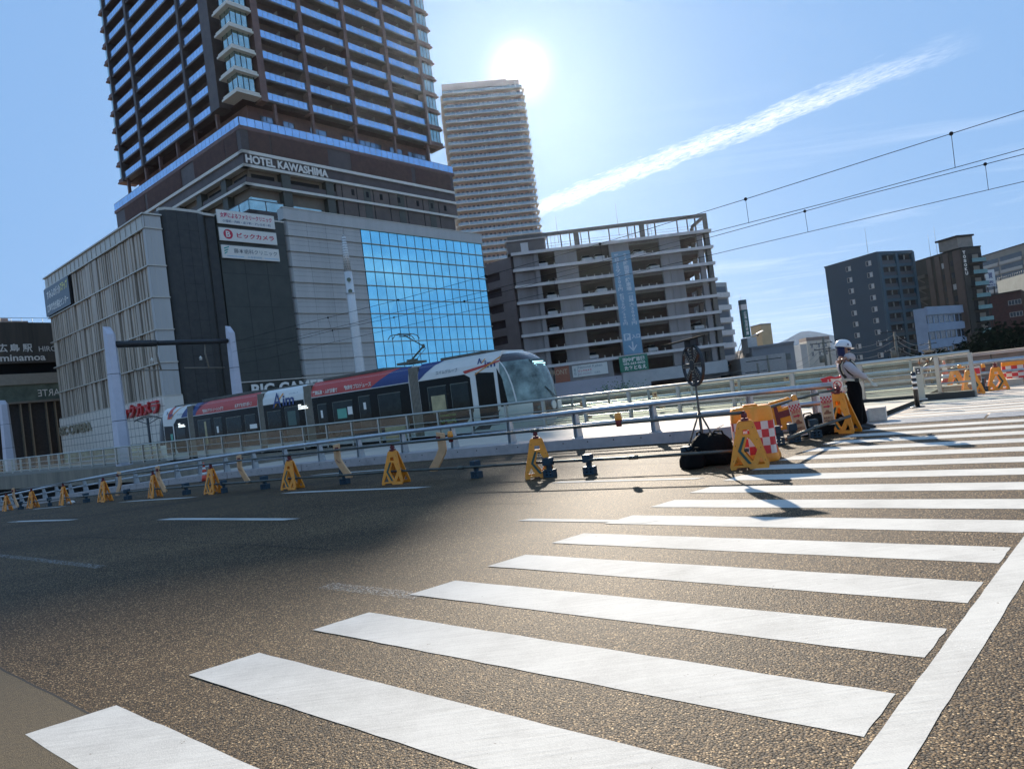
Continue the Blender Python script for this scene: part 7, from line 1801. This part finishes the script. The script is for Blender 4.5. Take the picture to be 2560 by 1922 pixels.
# vest straps, drawn over the shirt on both sides
def strap(name, pts, w_, mat, off=.008):
    m = MB(); n = len(pts); L_ = []
    for i, p in enumerate(pts):
        t = (pts[min(i+1, n-1)]-pts[max(i-1, 0)]).normalized(); outward = (p-gax(p)).normalized(); s_ = t.cross(outward).normalized()
        L_ += [tuple(p+outward*off-s_*w_/2), tuple(p+outward*off+s_*w_/2)]
    m.add(L_, [(2*i, 2*i+1, 2*i+3, 2*i+2) for i in range(n-1)], raw=True); o = m.build(name, mat, gd, recalc=False); o.modifiers.new('t', 'SOLIDIFY').thickness = .006; return o
def gax(p):
    """nearest point on the spine"""
    k = max(0, min(1, (ch.z+.08-p.z)/(ch.z+.08-wa2.z))); return (ch+Vector((0, 0, .08))).lerp(wa2, k)
def shell(x, y, side):  # a point on the torso's near surface
    p = J(x, y); a = gax(p); r_ = .195 if y < 560 else .178; dx = p.x-a.x; dx = max(-r_*.98, min(r_*.98, dx)); p.y = a.y+side*math.sqrt(max(0, r_*r_-dx*dx))*.92; return p
strap('vest_strap', [shell(*q, -1) for q in ((835, 420), (815, 480), (830, 545), (868, 610), (905, 660))], .05, BLKC)
strap('reflective_strap', [shell(*q, -1) for q in ((842, 430), (826, 480), (842, 545), (878, 605))], .016, RFL, .016)
strap('vest_strap', [shell(*q, -1) for q in ((925, 405), (985, 440), (1030, 500), (1070, 560), (1100, 620))], .055, BLKC)
strap('reflective_strap', [shell(*q, -1) for q in ((950, 415), (1000, 455), (1045, 515), (1082, 575))], .018, RFL, .016)
strap('vest_strap', [shell(*q, -1) for q in ((850, 440), (870, 510), (920, 580), (985, 630))], .03, BLKC)
# belt
m = MB(); n = 24; pts = []
for z in (-.02, .02):
    for j in range(n):
        a = 2*math.pi*j/n; q = wa2+Vector((.185*math.cos(a), .175*math.sin(a), z-.03*math.cos(a)-.0)); pts.append(tuple(q))
m.add(pts, [(j, (j+1) % n, n+(j+1) % n, n+j) for j in range(n)], raw=True); m.build('belt', RFL, gd).modifiers.new('t', 'SOLIDIFY').thickness = .008
m = MB(); q = wa2+Vector((.02, -.165, .0)); m.box(q.x-.05, q.x+.02, q.y-.025, q.y-.01, q.z-.035, q.z+.03); m.build('buckle', BLKC, gd)
# a small radio on the chest strap
m = MB(); q = J(1165, 585, -.02); m.box(q.x-.03, q.x+.02, q.y-.03, q.y+.02, q.z-.05, q.z+.03); m.build('radio', BKM, gd, bevel=.005)
# gloves with five separate fingers
def glove(name, w_, d, up, side, curl, mat, scale=1.):
    """w_: wrist, d: direction of the fingers, up: back of the hand, side: toward the thumb"""
    d = d.normalized(); side = (side-d*side.dot(d)).normalized(); up = side.cross(d).normalized(); s = scale
    palm = skin(name, [(w_-d*.03*s, .034*s, .028*s), (w_+d*.03*s, .038*s, .02*s), (w_+d*.075*s, .040*s, .018*s)], [(0, 1), (1, 2)], mat, gd)
    for i, (o_, ln) in enumerate(((.030, .070), (.011, .078), (-.010, .073), (-.030, .058))):
        b = w_+d*.08*s+side*o_*s; c_ = curl*(1+.15*i); pts = [(b-d*.02*s, .011*s, .011*s)]; dd = d.copy(); p = b
        for k in range(3):
            dd = (dd*math.cos(c_)-up*math.sin(c_)).normalized(); p = p+dd*ln*s/3*(1.25-.2*k); pts.append((p, (.0105-.001*k)*s, (.0105-.001*k)*s))
        f = skin('finger', pts, [(0, 1), (1, 2), (2, 3)], mat, None, 1); f.parent = palm
        f.data.transform(Matrix.Translation(-root_loc(palm)))
    b = w_+d*.025*s+side*.03*s; td = (d*.7+side*.75-up*.15).normalized()
    pts = [(b, .014*s, .014*s), (b+td*.035*s, .012*s, .012*s), (b+td*.035*s+(td*.7+d*.5-up*.3).normalized()*.03*s, .010*s, .010*s)]
    f = skin('thumb', pts, [(0, 1), (1, 2)], mat, None, 1); f.parent = palm; f.data.transform(Matrix.Translation(-root_loc(palm)))
glove('hand', haN+Vector((.005, 0, 0)), Vector((.55, -.05, -.83)), Vector((0, -1, 0)), Vector((.5, .6, .4)), .22, GLV, 1.45)
glove('hand', haF+Vector((-.01, -.02, 0)), Vector((-.75, -.15, -.45)), Vector((0, -1, 0)), Vector((-.2, -.2, .8)), .35, SKN, 1.1)
glove('spare_glove', J(885, 775, -.16), Vector((-.25, 0, -1)), Vector((0, -1, 0)), Vector((-.8, .1, -.2)), .12, GLV, .7)
# ================================================================ air
hz_ = bpy.data.materials.new('air'); hz_.use_nodes = True; t_ = hz_.node_tree; t_.nodes.clear()
vp = t_.nodes.new('ShaderNodeVolumePrincipled'); vp.inputs['Color'].default_value = (.76, .87, 1, 1); vp.inputs['Density'].default_value = .000046; vp.inputs['Anisotropy'].default_value = .78
oo = t_.nodes.new('ShaderNodeOutputMaterial'); t_.links.new(vp.outputs[0], oo.inputs['Volume'])
m_ = MB(); m_.box(-2600, 2600, -300, 3500, -7.5, 190); hz = m_.build('haze', hz_); hz['kind'] = 'stuff'
sc.cycles.volume_bounces = 0
bpy.context.view_layer.update()
